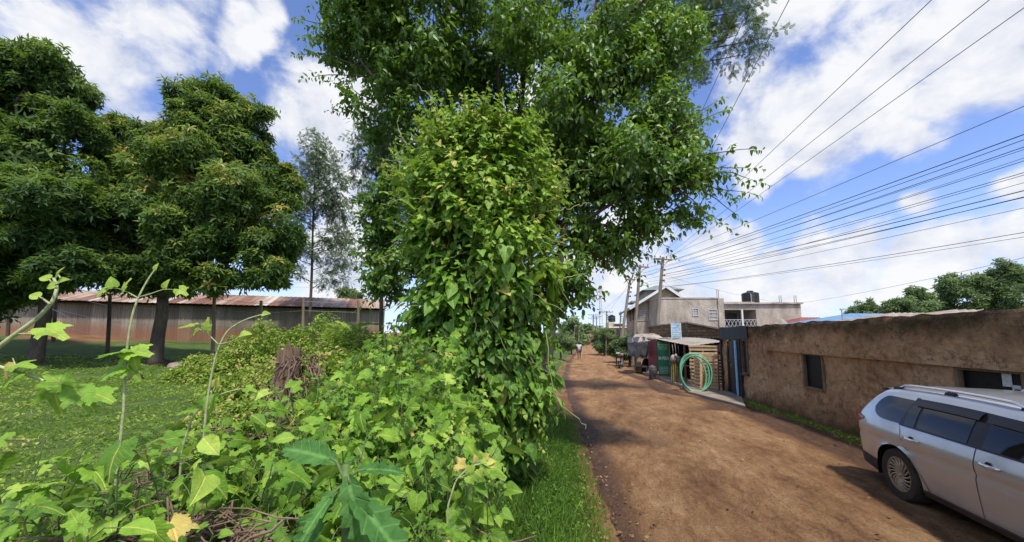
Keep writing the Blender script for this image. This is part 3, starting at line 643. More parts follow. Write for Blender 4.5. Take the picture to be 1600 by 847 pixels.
M['awning'] = weathered('faded_awning_sheet', (.26, .22, .17), (.46, .41, .34), 1.5, .75, 0, 30, .003, .3)
kA = gp(1027, 591.5); kB = gp(1067, 604)
def face_yaw(p):  # local -y looks to the camera
    return math.atan2(p[1], p[0])-PI/2
kiosk = thing('kiosk', 'green mobile-money kiosk under a low iron sheet awning', 'kiosk', (kA[0], kA[1], 0), face_yaw(kA)+.10)
def kiosk_build():
    kyaw = kiosk.rotation_euler[2]; O = np.array([kA[0], kA[1], 0])
    def lp(px, py, Z): return local(O, kyaw, at(px, py, Z))
    Z1 = float(np.dot(kA, FWD)); w1 = 17*mpx(Z1)
    # door panel with lettering
    p = MB(); x0 = lp(1028, 560, Z1)[0]; x1 = lp(1045, 560, Z1)[0]; zb, zt = .1, lp(1036, 534, Z1)[2]
    p.box(((x0+x1)/2, 0, (zb+zt)/2), (x1-x0, .05, zt-zb)); 
    for z in (zb+.05, zb+.62, zb+1.15, zt-.04): p.box(((x0+x1)/2, -.032, z), (x1-x0-.02, .016, .03))
    d = p.build('door_panel', M['green'], kiosk, bevel=.006); cx = (x0+x1)/2; wd = x1-x0
    lettering('M-PESA', wd*.42, M['white'], d, (cx, -.045, zb+.93), (PI/2, 0, 0), sx=.66)
    def lines(par, cx, z, w, n, h, m):
        q = MB(); r = random.Random(int(z*100))
        for k in range(n):
            x = cx-w/2
            while x < cx+w/2-.03:
                l = r.uniform(.03, .11); l = min(l, cx+w/2-x); q.box((x+l/2, -.028, z-k*h), (l, .004, h*.5)); x += l+.02
        q.build('printed_lines', M[m], par)
    lines(d, cx, zb+1.62, wd*.8, 4, .075, 'pale'); lines(d, cx, zb+.48, wd*.8, 5, .075, 'pale')
    # second panel, set back
    Z2 = Z1+.35; a0 = lp(1051, 550, Z2); a1 = lp(1067, 550, Z2)
    p = MB(); zt2 = lp(1058, 536.5, Z2)[2]; p.box(((a0[0]+a1[0])/2, a0[1], (.12+zt2)/2), (a1[0]-a0[0], .05, zt2-.12)); d2 = p.build('side_panel', M['green'], kiosk, bevel=.006)
    q = MB(); 
    for k in range(3): q.box(((a0[0]+a1[0])/2+.03, a0[1]-.028, zt2-.38-k*.1), ((a1[0]-a0[0])*.65, .004, .05))
    q.build('printed_lines', M['pale'], d2)
    # body of the kiosk behind: boarded back and sides, dark inside
    c0 = lp(1046, 560, Z1); c1 = lp(1131, 560, 15.6); b = MB()
    far = [lp(1030, 545, Z1+.5), lp(1132, 545, 16.6)]
    def wallq(a, c, z0=.05, z1=2.0): b.add([(a[0], a[1], z0), (c[0], c[1], z0), (c[0], c[1], z1), (a[0], a[1], z1)], [(0, 1, 2, 3)])
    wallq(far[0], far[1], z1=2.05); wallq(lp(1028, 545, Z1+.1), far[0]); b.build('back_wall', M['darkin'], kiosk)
    # maroon iron sheet wall along the road side
    m0 = lp(1013.5, 577, Z1+1.9); m1 = lp(1027.5, 577, Z1+.15); mm = MB(); n = 40; P = np.zeros((n, 2, 3))
    for i in range(n):
        t = i/(n-1); P[i, :, 0] = m0[0]+(m1[0]-m0[0])*t; P[i, :, 1] = m0[1]+(m1[1]-m0[1])*t+.02*math.sin(t*60); P[i, 0, 2] = .1; P[i, 1, 2] = 1.88+.1*t
    mm.grid(P); 
    for z in (.7, 1.3): mm.bar((m0[0], m0[1]-.04, z), (m1[0], m1[1]-.04, z), .05, .03)
    mm.build('side_wall', M['maroon'], kiosk, label='maroon iron sheet wall')
    # awning
    A = [lp(1018, 528.5, 20.6), lp(1080.5, 540.5, 15.1), lp(1129, 534, 14.6), lp(1090, 526.5, 18.2)]
    aw = MB(); n = 60; P = np.zeros((n, 9, 3)); 
    for i in range(n):
        t = i/(n-1)
        fr = (A[0]*(1-t/.62)+A[1]*t/.62) if t < .62 else (A[1]*(1-(t-.62)/.38)+A[2]*(t-.62)/.38)
        bk = A[0]*(1-t)+A[2]*t; bk = bk*.35+.65*(A[3] if .3 < t < .9 else A[0]*(1-t)+A[2]*t); bk = A[0]*(1-t)**2+2*t*(1-t)*(A[3]*1.5-.25*(A[0]+A[2]))+A[2]*t*t
        for j in range(9): P[i, j] = fr+(bk-fr)*j/8; P[i, j, 2] += .007*math.sin(i*1.9)
    aw.grid(P); aw.build('awning', M['awning'], kiosk, smooth=True)
    for a, h in ((lp(1046.5, 560, Z1-.3), 1.85), (lp(1070, 560, 16.6), 1.75)):
        po = MB(); po.bar((a[0], a[1], 0), (a[0], a[1], h), .07); po.build('post', M['wood'], kiosk)
    # dark front board beside the pallets
    e = MB(); f0 = lp(1084, 543, 15.7); f1 = lp(1131, 541, 15.2); e.add([(f0[0], f0[1], 1.42), (f1[0], f1[1], 1.5), (f1[0], f1[1], 1.78), (f0[0], f0[1], 1.72)], [(0, 1, 2, 3)]); e.build('valance', M['purple'], kiosk)
    for z in (.8, 1.2):
        sh = MB(); s0 = lp(1072, 560, 16.8); s1 = lp(1084, 560, 16.5); sh.bar((s0[0], s0[1]+.3, z), (s1[0], s1[1]+.3, z), .3, .03); sh.build('shelf', M['wood'], kiosk)
kiosk_build()

def obj_at(name, label, cat, px, py, z=0, rz=None, group=None):
    p = gp(px, py, z); return thing(name, label, cat, (p[0], p[1], z), face_yaw(p) if rz is None else rz, group), float(np.dot(p, FWD))
# sign standing on the awning
def blue_sign():
    a = at(1057, 528, 18.4); t = thing('sign_board', 'light blue and white notice board standing on the kiosk awning', 'sign', a, face_yaw(a)); k = mpx(18.4)
    b = MB(); b.box((0, 0, 11.5*k), (13*k, .04, 23*k)); b.build('panel', M['skyblue'], t, bevel=.005)
    f = MB(); f.box((-6.7*k, 0, 10*k), (.035, .06, 26*k)); f.box((6.7*k, 0, 10*k), (.035, .06, 26*k)); f.build('frame', M['white'], t)
    q = MB(); r = random.Random(3)
    for kx in range(26): q.box((r.uniform(-5, 5)*k, -.024, r.uniform(2, 21)*k), (r.uniform(.03, .16), .004, r.uniform(.02, .07)))
    q.build('printing', M['white'], t)
blue_sign()
# pallets: three stacked on edge
def pallet(label, px, py, Z, w, h, lean, rz, ns):
    a = at(px, py, Z); t = thing('wooden_pallet', label, 'pallet', (a[0], a[1], .12), rz, 'wooden pallets stood on edge beside the kiosk')
    sl = MB(); r = random.Random(px)
    for k in range(ns): sl.box((r.uniform(-.01, .01), -.06+lean*(k/ns), .06+k*(h-.1)/(ns-1)), (w, .02, h/ns*.55), rx=r.uniform(-.03, .03))
    sl.build('slat', M['newwood'], t, bevel=.003)
    st = MB()
    for x in (-w/2+.05, 0, w/2-.05): st.bar((x, .0, 0), (x, lean, h), .05, .09)
    st.build('stringer', M['newwood'], t)
    for k in range(3): bk = MB(); bk.box((0, .058+lean*k/3, .1+k*(h-.2)/2), (w, .02, .09)); bk.build('back_slat', M['newwood'], t)
pal_yaw = face_yaw(gp(1108, 615))
pallet('pale wooden pallet standing rearmost and highest behind the green hose coil', 1102, 612, 14.9, 1.02, 1.64, .1, pal_yaw+.1, 12)
pallet('wooden pallet with close slats nearest the steel door', 1117, 616, 14.35, .86, 1.3, .12, pal_yaw-.15, 11)
def pallet_side():
    pallet('narrow end-on pallet standing inside the green hose ring', 1092, 611, 14.6, .42, 1.3, .05, pal_yaw-1.0, 10)
pallet_side()
def prop_pole():
    a = at(1124.5, 618, 13.75); t = MB(); t.tube([(0, 0, 0), (.02, .05, .7), (.06, .1, 1.55)], [.028, .026, .022], 7)
    o = t.build('leaning_pole', M['rustpole'], smooth=True); o.location = (a[0], a[1], .11); tag(o, 'thin rusty brown pole leaning against the pallets', 'pole')
M['rustpole'] = weathered('rusty_pole', (.12, .06, .035), (.25, .14, .08), 5, .8, .2)
prop_pole()
M['hose'] = weathered('green_plastic_pipe', (.09, .31, .17), (.2, .46, .28), 3, .4, 0, 60, .002, .2)
def hose():
    Z = 13.9; a = at(1087, 615.5, Z); k = mpx(Z); t = MB(); r = random.Random(5)
    rx, rz = 20.5*k, 30.5*k
    for c in range(6):
        e = MB(); pts = []; ox, oy, oz = r.uniform(-.08, .08), r.uniform(-.09, .09), r.uniform(0, .04); tl = r.uniform(-.06, .06)
        for i in range(48):
            an = 2*PI*i/48; x = math.cos(an)*(rx-.02*c % .05+ox*.6); z = math.sin(an)*(rz-.03-oz)
            wob = .025*mnoise.noise((math.cos(an)*1.5, math.sin(an)*1.5, c*2.3)); pts.append((x+ox*(1+math.sin(an))*.8+wob, oy+.22*(z/rz)+tl*x, (z+rz)*(1-.02*c % .06)+wob))
        t.tube(pts, .026, 7, closed=True)
    o = t.build('coiled_pipe', M['hose'], smooth='all'); o.location = (a[0], a[1], .04); o.rotation_euler = (0, 0, face_yaw(a)+.1); tag(o, 'big coil of green plastic water pipe standing against the pallets', 'pipe coil')
    for q in range(0): pass
hose()
def sticks():
    Z = 16.3; a = at(1058, 603, Z); c = MB(); r = random.Random(9)
    for k in range(16):
        x = r.uniform(-.22, .22); y = r.uniform(-.1, .1); c.tube([(x, y, 0), (x*.9, y+.05, .6), (x*.8+r.uniform(-.05, .05), y+.1, r.uniform(.95, 1.15))], [.018, .017, .014], 6)
    o = c.build('bundle_of_canes', M['cane'], smooth=True); o.location = (a[0], a[1], .1); o.rotation_euler = (0, 0, face_yaw(a)); tag(o, 'upright bundle of yellow-brown sugar canes in front of the kiosk', 'cane bundle')
M['cane'] = weathered('sugar_cane', (.16, .11, .03), (.4, .33, .1), 5, .6)
sticks()
def bags():
    Z = 16.4; k = mpx(Z)
    for i, (px, py, w, h, m, lab) in enumerate(((1052, 560, 9, 11, 'cloth', 'white plastic bag hanging left of the black bag at the kiosk front'), (1061, 563, 9, 14, 'tarp', 'black and white bag hanging over the sugar canes'), (1056, 556, 5, 6, 'cloth', 'small pale bag hanging highest at the kiosk front'))):
        a = at(px, py, Z-.1-.05*i); t = MB(); pr = [(.02, h/2*k), (w*.25*k, h*.42*k), (w*.42*k, h*.15*k), (w*.5*k, -h*.2*k), (w*.36*k, -h*.42*k), (.02, -h*.5*k)]
        t.lathe(pr[::-1], n=12)
        t.v = [(x*(1+.22*mnoise.noise((x*9, z*9, i))), y*.7+.05*mnoise.noise((x*12, y*12, z*12)), z+.03*mnoise.noise((x*8, i, z*8))) for x, y, z in t.v]
        t.tube([(0, 0, h/2*k-.02), (.01, .05, h/2*k+.2), (0, .1, h/2*k+.45)], .008, 5)
        o = t.build('hanging_bag', M[m], smooth='all'); o.location = a; tag(o, lab, 'bag')
bags()
M['stovegrey'] = weathered('sooty_grey_metal', (.07, .07, .07), (.24, .24, .24), 6, .6, .3)
def stove():
    t, Z = obj_at('charcoal_stove', 'round grey metal charcoal stove in front of the maroon wall', 'stove', 1020, 594.5)
    b = MB(); b.lathe([(.12, .25), (.15, .28), (.18, .45), (.2, .55), (.18, .56), (.14, .45)], n=18); b.build('bowl', M['stovegrey'], t, smooth=True)
    l = MB()
    for k in range(3): a = 2*PI*k/3+.5; l.bar((.2*math.cos(a), .2*math.sin(a), 0), (.13*math.cos(a), .13*math.sin(a), .32), .035)
    l.lathe([(.17, .08), (.17, .22)], n=14); l.build('stand', M['darkmetal'], t)
    p = MB(); p.lathe([(.10, .54), (.16, .56), (.18, .62), (.16, .68), (.05, .71), (.03, .74)], n=18); p.build('lid', M['stovegrey'], t, smooth=True)
    s = MB(); s.box((.24, .03, .08), (.34, .24, .16), .4, taper=.85); o = s.build('stone_block', M['cement'], bevel=.02); o.location = gp(1031, 596); tag(o, 'low rough stone block beside the charcoal stove', 'stone')
stove()
# tarp-covered stall
def stall():
    t, Z = obj_at('market_stall', 'roadside timber stall half covered by a draped grey tarpaulin', 'stall', 1000, 585); k = mpx(Z)
    W2 = 24*k
    for x, y, h in ((-.25, 0, 1.75), (W2-.25, -.1, 1.85), (-.2, 1.4, 2.05), (W2-.2, 1.4, 2.1)):
        p = MB(); p.tube([(x, y, 0), (x+.02, y, h)], [.045, .04], 7); p.build('post', M['wood'], t)
    r = MB(); n = 40; P = np.zeros((n, 2, 3))
    for i in range(n):
        x = -.5+(W2+.6)*i/(n-1); P[i, 0] = (x, -.35, 1.82+.1*i/n+.012*math.sin(i*1.7)); P[i, 1] = (x+.3, 1.7, 2.3+.1*i/n+.012*math.sin(i*1.7))
    r.grid(P); r.build('roof', M['rust'], t)
    tp = MB(); a, b = 34, 26; P = np.zeros((a, b, 3))
    for i in range(a):
        for j in range(b):
            u = i/(a-1); v = j/(b-1); x = -.62+u*1.12
            if v < .35: y = .75-v/.35*1.15; z = 2.12-.28*(v/.35)
            else:
                w = (v-.35)/.65; y = -.42-.06*w; z = 1.84-w*(.55+.35*math.sin(u*2.6+.4)+.3*mnoise.noise((u*4, 0, 2))); 
            y += .055*w_fold(u, v)*(v > .3)+.05*mnoise.noise((u*9, v*3, 1)); x += .05*mnoise.noise((u*3, v*6, 4)); z += .03*math.sin(u*17+v*3)+.05*mnoise.noise((u*7, v*3, 8))
            P[i, j] = (x, y, z)
    tp.grid(P); tp.build('tarpaulin', M['tarp'], t, smooth='all')
    cb = MB(); cb.box((.05, .5, .42), (.75, .6, .06)); 
    for x in (-.28, .38): cb.box((x, .5, .2), (.05, .55, .4))
    cb.build('table', M['wood'], t)
    ck = MB(); q = at(997, 566, Z+.05); c = MB(); c.box((0, 0, .33), (.34, .34, .62)); c.box((0, -.175, .33), (.28, .012, .5))
    o = c.build('storage_box', M['newwood'], bevel=.01); o.location = (*gp(996.5, 583)[:2], .03); o.rotation_euler = (0, 0, .2); tag(o, 'pale yellow wooden box standing under the grey tarpaulin', 'box')
    for i, (px, py, w, h, m, lab) in enumerate(((1006, 582, .42, .5, 'black', 'black sack slumped beside the pale yellow box'), (1010, 578, .5, .75, 'darkin', 'tall dark sack at the back of the tarpaulin stall'))):
        s = MB(); s.lathe([(.8*w/2, 0), (w/2, .1), (w/2, h*.5), (w*.36, h*.85), (.04, h)], n=14)
        s.v = [(x*(1+.25*mnoise.noise((x*4, z*4, i))), y*(1+.25*mnoise.noise((y*4, z*4, i+3))), z) for x, y, z in s.v]
        o = s.build('sack', M[m], smooth='all'); o.location = (*gp(px, py)[:2], .02); tag(o, lab, 'sack')
    a = at(1024, 529.5, 20.2); s = MB(); s.lathe([(.1, -.1), (.3, -.08), (.36, .03), (.22, .14), (.05, .22)], n=14)
    s.v = [(x*1.3*(1+.3*mnoise.noise((x*3, y*3, z*3))), y*.6, z*(1+.3*mnoise.noise((x*5, y*2, 1)))) for x, y, z in s.v]
    o = s.build('folded_cloth', M['cloth'], smooth='all'); o.location = a; tag(o, 'crumpled pale canvas bundle lying on the awning corner', 'canvas')
def w_fold(u, v): return math.sin(u*19+3*v)*.5*v+math.sin(u*8+1)*.5
stall()
# ------------------------------------------------------------------ block store behind the kiosk
def block_store():
    a = at(1075, 540, 19.6); b = at(1130, 540, 18.2); c = at(1014, 540, 23.5)
    a[2] = b[2] = c[2] = 0
    t = thing('block_store', 'low brown stone-block store behind the kiosk with a sloping roof edge', 'building', a, 0)
    def zat(px, py, P): return CAMZ+(530-py)*float(np.dot(P, FWD))/FPX
    pts = [c-a, a-a, b-a]; zs = [zat(1016, 511, c), zat(1072, 505.5, a), zat(1130, 517, b)]
    w = MB(); back = np.array([FWD[0]*4+1.5, FWD[1]*4, 0])
    allp = pts+[pts[2]+back, pts[0]+back]; zz = zs+[zs[2], zs[0]]
    n = len(allp); w.add([(*p[:2], -.1) for p in allp]+[(*p[:2], z) for p, z in zip(allp, zz)], [(i, (i+1) % n, n+(i+1) % n, n+i) for i in range(n)]); w.build('wall', M['blocks'], t)
    r = MB(); up = np.array([0, 0, .05]); 
    top = [np.array([*(p[:2]*1.04+np.array([0, -.15 if i < 3 else .15])), z]) for i, (p, z) in enumerate(zip(allp, zz))]
    r.add([p+up*.1 for p in top]+[p+up*1.6 for p in top], [tuple(range(n)), tuple(range(2*n-1, n-1, -1))]+[(i, n+i, n+(i+1) % n, (i+1) % n) for i in range(n)]); r.build('roof', M['rust'], t)
def mat_blocks():
    m, nt, out = nodes('rough_stone_blocks'); co = objco(nt)
    s = N(nt, 'ShaderNodeSeparateXYZ'); nt.links.new(co, s.inputs[0]); c = N(nt, 'ShaderNodeCombineXYZ'); nt.links.new(math_(nt, 'ADD', s.outputs[0], math_(nt, 'MULTIPLY', s.outputs[1], -.8)), c.inputs[0]); nt.links.new(s.outputs[2], c.inputs[1])
    b = N(nt, 'ShaderNodeTexBrick'); b.inputs['Scale'].default_value = 1.6; b.inputs['Color1'].default_value = (.24, .17, .1, 1); b.inputs['Color2'].default_value = (.16, .11, .065, 1); b.inputs['Mortar'].default_value = (.09, .065, .04, 1); b.inputs['Mortar Size'].default_value = .025; nt.links.new(c.outputs[0], b.inputs['Vector'])
    n2 = noise(nt, 5, 7, .7, co); col = mix(nt, b.outputs['Color'], ramp(nt, n2, [(.3, .5), (.7, 1.4)]), 1.0, 'MULTIPLY')
    bsdf(nt, out, col, .92, 0, n2, .04, .7, .15); return m
M['blocks'] = mat_blocks()
block_store()

# ------------------------------------------------------------------ concrete buildings
M['roofgrey'] = weathered('grey_green_roof', (.17, .2, .2), (.3, .34, .33), 2, .6, .2)
M['tank'] = plain('black_plastic_tank', (.02, .021, .026), .45)
M['grey_white'] = plain('window_steel', (.55, .56, .56), .5)
M['curtain'] = plain('window_glass_dim', (.12, .13, .15), .2)
M['peach'] = weathered('peach_plaster', (.4, .24, .16), (.55, .36, .26), 2, .85)
M['stone'] = weathered('cut_stone', (.34, .28, .21), (.52, .44, .34), 3, .85, 0, 12, .02, .5)
def extrude_poly(mb, pts, z0, z1):
    n = len(pts); mb.add([(p[0], p[1], z0) for p in pts]+[(p[0], p[1], z1) for p in pts], [(i, (i+1) % n, n+(i+1) % n, n+i) for i in range(n)]+[tuple(range(n-1, -1, -1)), tuple(range(n, 2*n))])
def face_tools(O, yaw):
    def lp(px, py, Z): return local(O, yaw, at(px, py, Z))
    return lp
def win_part(mb_parent, x, y, z, w, h, bars=2, grid=True, split=None):
    f = MB(); fw = .07
    f.box((x-w/2, y, z), (fw, .12, h+fw)); f.box((x+w/2, y, z), (fw, .12, h+fw)); f.box((x, y, z-h/2), (w-fw, .11, fw)); f.box((x, y, z+h/2), (w-fw, .11, fw))
    for k in range(bars): f.box((x, y-.01, z-h/2+h*(k+1)/(bars+1)), (w-fw, .06, .04))
    f.box((x, y+.01, z), (.05, .06, h-fw))
    o = f.build('window', M['grey_white'], mb_parent); p = MB(); p.box((x, y+.045, z), (w-fw, .02, h-fw)); p.build('pane', M['curtain'], o); return o
def concrete_block():
    Z = 36; O = at(1031, 530, Z); O[2] = base(0, O[1])*0; yaw = YAW-.02
    t = thing('concrete_house', 'bare grey concrete upper storey with two small windows beside the leaning pole', 'building', O, yaw); lp = face_tools(O, yaw); k = mpx(Z)
    w = 92*k; zt = lp(1031, 467, Z)[2]
    b = MB(); b.box((w/2, 3.5, zt/2), (w, 7, zt)); b.box((w+.25, 3.3, zt/2-.1), (.55, 6.9, zt+.25)); b.build('wall', M['concrete'], t)
    cp = MB(); cp.box((w/2, 3.5, zt+.06), (w+.1, 7.1, .12)); cp.build('parapet', M['concrete'], t)
    for px, py, ww, hh in ((1086, 488, 8.5, 11), (1113, 492, 13, 16)):
        q = lp(px, py, Z+.0); win_part(t, q[0], -.0, q[2], ww*k, hh*k)
    for px in (1121, 1123.5): rb = MB(); q = lp(px, 462, Z); rb.bar((q[0], .2, zt), (q[0], .2, zt+.95), .035); rb.build('rebar', M['rustpole'], t)
    pp = MB(); q = lp(1118, 470, Z)
concrete_block()
def gable_house():
    Z = 38; O = at(1012, 530, Z); O[2] = 0; yaw = YAW-.16
    t = thing('gabled_house', 'tall stone house with a pale trimmed gable and grey hipped roof', 'building', O, yaw); lp = face_tools(O, yaw); k = mpx(Z)
    x0 = lp(999, 500, Z)[0]; x1 = lp(1078, 500, Z)[0]; ze = lp(995, 476, Z)[2]; za = lp(1040, 450, Z)[2]; xa = lp(1040, 450, Z)[0]
    w = MB(); y0, y1 = -.35, 9.0
    y0 = .9
    w.add([(x0, y0, -.2), (x1, y0, -.2), (x1, y0, ze), (xa, y0, za), (x0, y0, ze), (x0, y1, -.2), (x1, y1, -.2), (x1, y1, ze), (xa, y1, za), (x0, y1, ze)], [(0, 1, 2, 3, 4), (9, 8, 7, 6, 5), (0, 4, 9, 5), (1, 6, 7, 2)])
    w.build('wall', M['stone'], t)
    r = MB(); ov = .7
    def slab(a, b, th=.22): 
        a = np.array(a, float); b = np.array(b, float)
        r.add([(a[0], y0-ov, a[1]), (b[0], y0-ov, b[1]), (b[0], y1, b[1]), (a[0], y1, a[1]), (a[0], y0-ov, a[1]+th), (b[0], y0-ov, b[1]+th), (b[0], y1, b[1]+th), (a[0], y1, a[1]+th)], [(0, 3, 2, 1), (4, 5, 6, 7), (0, 1, 5, 4), (1, 2, 6, 5), (2, 3, 7, 6), (3, 0, 4, 7)])
    sL = (za-ze)/(xa-x0); slab((x0-.9, ze-.9*sL+.03), (xa, za+.03)); sR = (za-ze)/(x1-xa); slab((xa, za+.03), (x1+.6, ze-.6*sR+.03)); r.build('roof', M['roofgrey'], t)
    f = MB(); f.bar((x0-.9, y0-ov-.03, ze-.9*sL+.16), (xa, y0-ov-.03, za+.18), .06, .26); f.bar((xa, y0-ov-.03, za+.18), (x1+.6, y0-ov-.03, ze-.6*sR+.16), .06, .26); f.build('barge_board', M['white'], t)
    # raised hipped turret
    h = MB(); hx0, hx1 = lp(1003, 455, Z+3)[0], lp(1067, 455, Z+3)[0]; hz0 = lp(1030, 453.5, Z+3)[2]; hz1 = lp(1030, 445, Z+4.5)[2]
    h.add([(hx0, 3, hz0), (hx1, 3, hz0), (hx1, 9, hz0), (hx0, 9, hz0), (hx0+2, 5.4, hz1), (hx1-1.6, 5.4, hz1), (hx1-1.6, 6.6, hz1), (hx0+2, 6.6, hz1)], [(0, 1, 5, 4), (1, 2, 6, 5), (2, 3, 7, 6), (3, 0, 4, 7), (4, 5, 6, 7), (0, 3, 2, 1)]); h.build('upper_roof', M['roofgrey'], t)
    hw = MB(); hw.box(((hx0+hx1)/2, 6, hz0-1.3), (hx1-hx0-1.0, 5, 2.58)); hw.build('upper_wall', M['stone'], t)
    # big louvred window on the near face, lower concrete wall
    q = lp(1010.5, 493, Z+.9); win_part(t, q[0]-.2, y0-.02, q[2], 24*k, 15*k, 4)
    # side facing the road: balconies
    s = MB(); s.box((x0-.28, 2.6, 3.4), (.5, 2.4, .9)); s.build('balcony', M['peach'], t); s = MB(); s.box((x0-.26, 2.6, 6.0), (.45, 2.6, .2)); s.build('balcony_roof', M['peach'], t)
    for y, z in ((1.9, 4.9), (3.6, 4.9), (5.6, 4.9), (1.9, 2.0), (4.2, 2.0)):
        f2 = MB(); f2.box((x0-.02, y, z), (.1, .9, 1.5)); o = f2.build('side_window', M['maroon'], t)
    lw = MB(); lw.box(((x0+lp(1028, 500, Z)[0])/2-.1, .72, lp(1010, 503, Z)[2]/2), (lp(1028, 500, Z)[0]-x0, .3, lp(1010, 503, Z)[2])); lw.build('lower_wall', M['concrete'], t)
gable_house()
def balcony_house():
    Z = 38; O = at(1127, 530, Z); O[2] = 0; yaw = YAW-.03
    t = thing('balcony_house', 'flat-roofed concrete house with an open balcony and rooftop water tank', 'building', O, yaw); lp = face_tools(O, yaw); k = mpx(Z)
    xa, xb, xc = 0, lp(1181, 500, Z)[0], lp(1250, 500, Z)[0]; zt = lp(1200, 475.5, Z)[2]; zf = lp(1150, 514, Z)[2]; zl = lp(1150, 484, Z)[2]
    w = MB(); w.box(((xb+xc)/2, 3.5, zt/2), (xc-xb, 7, zt)); w.box(((xa+xb)/2, 5.0, zt/2-.02), (xb-xa, 3.9, zt-.04)); w.box(((xa+xb)/2, 1.5, zf/2), (xb-xa-.01, 2.99, zf)); w.box(((xa+xb)/2, 1.5, (zl+zt)/2), (xb-xa-.01, 2.98, zt-zl)); w.box((xa+.13, 1.5, zt/2-.01), (.3, 2.97, zt-.03)); w.build('wall', M['concrete'], t)
    c = MB(); c.box(((xa+xc)/2, 3.4, zt+.08), (xc-xa+.3, 7.2, .16)); c.box(((xa+xb)/2-.1, .6, zt+.2), (xb-xa, 1.2, .1)); c.build('roof_slab', M['concrete'], t)
    p = MB(); q = lp(1160, 500, Z); p.box((q[0], .08, (zf+zl)/2), (.16, .16, zl-zf)); p.build('column', M['white'], t)
    d = MB(); q = lp(1138, 502, Z); d.box((q[0], 3.02, zf+1.0), (12*k, .08, 2.05)); d.build('door', M['white'], t)
    i = MB(); q1 = lp(1166, 500, Z); i.box((q1[0], 3.03, zf+1.15), (1.5, .06, 1.3)); i.build('window', M['curtain'], t)
    g = MB(); zr = zf+.95; g.bar((xa+.3, .05, zr), (xb, .05, zr), .05); g.bar((xa+.3, .05, zf+.12), (xb, .05, zf+.12), .05); n = 9
    for j in range(n):
        x0 = xa+.3+(xb-xa-.3)*j/n; x1 = xa+.3+(xb-xa-.3)*(j+1)/n; g.bar((x0, .05, zf+.12), (x1, .06, zr), .035); g.bar((x0, .05, zr), (x1, .04, zf+.12), .035)
    g.build('railing', M['grey_white'], t)
    for px in (1221, 1224, 1244, 1247): rb = MB(); q = lp(px, 470, Z); rb.bar((q[0], .5, zt), (q[0], .5, zt+.95), .035); rb.build('rebar', M['rustpole'], t)
    hp = MB(); q = lp(1222, 505, Z-4); 
    # rooftop tank is a thing of its own
    q = at(1173, 475, Z+1.2); tk = thing('water_tank', 'black plastic water tank on the flat concrete roof', 'water tank', (q[0], q[1], q[2]+.12), 0); r = 12*mpx(Z+1.2); h = 15*mpx(Z+1.2)
    b = MB(); pr = [(r*.98, 0), (r, .05)]
    for j in range(6): z = .1+j*(h-.15)/6; pr += [(r, z), (r*.965, z+.04), (r, z+.09)]
    b.lathe(pr+[(r*.97, h), (r*.35, h+.16)], n=24); b.build('body', M['tank'], tk, smooth=True); l = MB(); l.lathe([(r*.38, h+.14), (r*.38, h+.24), (r*.3, h+.27)], n=18); l.build('lid', M['tank'], tk, smooth=True)
    pp = MB(); pp.tube([(-r*.3, -r-.05, 0), (-r*.3, -r-.05, h*.8), (-r*.3, -r*.5, h+.1)], .03, 6); pp.build('pipe', M['grey_white'], tk)
balcony_house()
# heap of ballast in front of the balcony house
def heap():
    a = at(1222, 520, 31); mb = MB(); n, k = 16, 40; P = np.zeros((k, n, 3))
    for i in range(k):
        for j in range(n):
            an = 2*PI*i/(k-1); r = (1-j/(n-1)); rr = r*2.7*(1+.15*math.sin(an*3)); P[i, j] = (rr*math.cos(an), rr*math.sin(an), (1-r**1.25)*3.7+.08*mnoise.noise((rr*math.cos(an)*2, rr*math.sin(an)*2, 0)))
    mb.grid(P); o = mb.build('gravel_heap', M['concrete'], smooth='all'); o.location = (a[0], a[1], 0); tag(o, 'grey ballast heap rising behind the mud wall before the concrete house', 'heap')
heap()
# ------------------------------------------------------------------ roofs seen over the wall
M['blueroof'] = weathered('blue_iron_roof', (.1, .22, .38), (.2, .36, .52), 1.5, .5, .1, 30, .004, .3)
M['redroof'] = weathered('red_roof', (.2, .06, .05), (.33, .12, .09), 2, .7)
def gable_low(name, label, pxa, pxb, pye, pyr, Z, mat, depth=5.0, wall='cement', rpa=None, rpb=None, ridge=0.5):
    a = at(pxa, 530, Z); b = at(pxb, 530, Z); ang = math.atan2(b[1]-a[1], b[0]-a[0]); L = float(np.linalg.norm((b-a)[:2])); a[2] = 0; e = (b-a)/L
    t = thing(name, label, 'building', a, ang); Zr = Z+depth*ridge; ze = CAMZ+(530-pye)*Z/FPX; zr = CAMZ+(530-pyr)*Zr/FPX
    x0 = float((at(rpa, 530, Zr)-a)[:2]@e[:2]) if rpa else 0; x1 = float((at(rpb, 530, Zr)-a)[:2]@e[:2]) if rpb else L
    w = MB(); w.add([(.2, .2, -.2), (L-.2, .2, -.2), (L-.2, depth-.2, -.2), (.2, depth-.2, -.2), (.2, .2, ze-.02), (L-.2, .2, ze-.02), (L-.2, depth-.2, ze-.02), (.2, depth-.2, ze-.02), (x0+.05, depth*ridge, zr-.06), (x1-.05, depth*ridge, zr-.06)], [(0, 1, 5, 4), (2, 3, 7, 6), (1, 2, 6, 9, 5), (3, 0, 4, 8, 7)]); w.build('wall', M[wall], t)
    r = MB(); n = max(20, int(L/.12)); P = np.zeros((n, 3, 3))
    for i in range(n):
        u = i/(n-1); c = .02*math.sin(i*2.1); P[i, 0] = (L*u, 0, ze+c-.06); P[i, 1] = (x0+(x1-x0)*u, depth*ridge, zr+c); P[i, 2] = (L*u, depth, ze+c-.06)
    r.grid(P); r.add([tuple(P[0, 0]), tuple(P[0, 1]), tuple(P[0, 2])], [(0, 1, 2)]); r.add([tuple(P[-1, 0]), tuple(P[-1, 1]), tuple(P[-1, 2])], [(2, 1, 0)]); r.build('roof', M[mat], t); return t
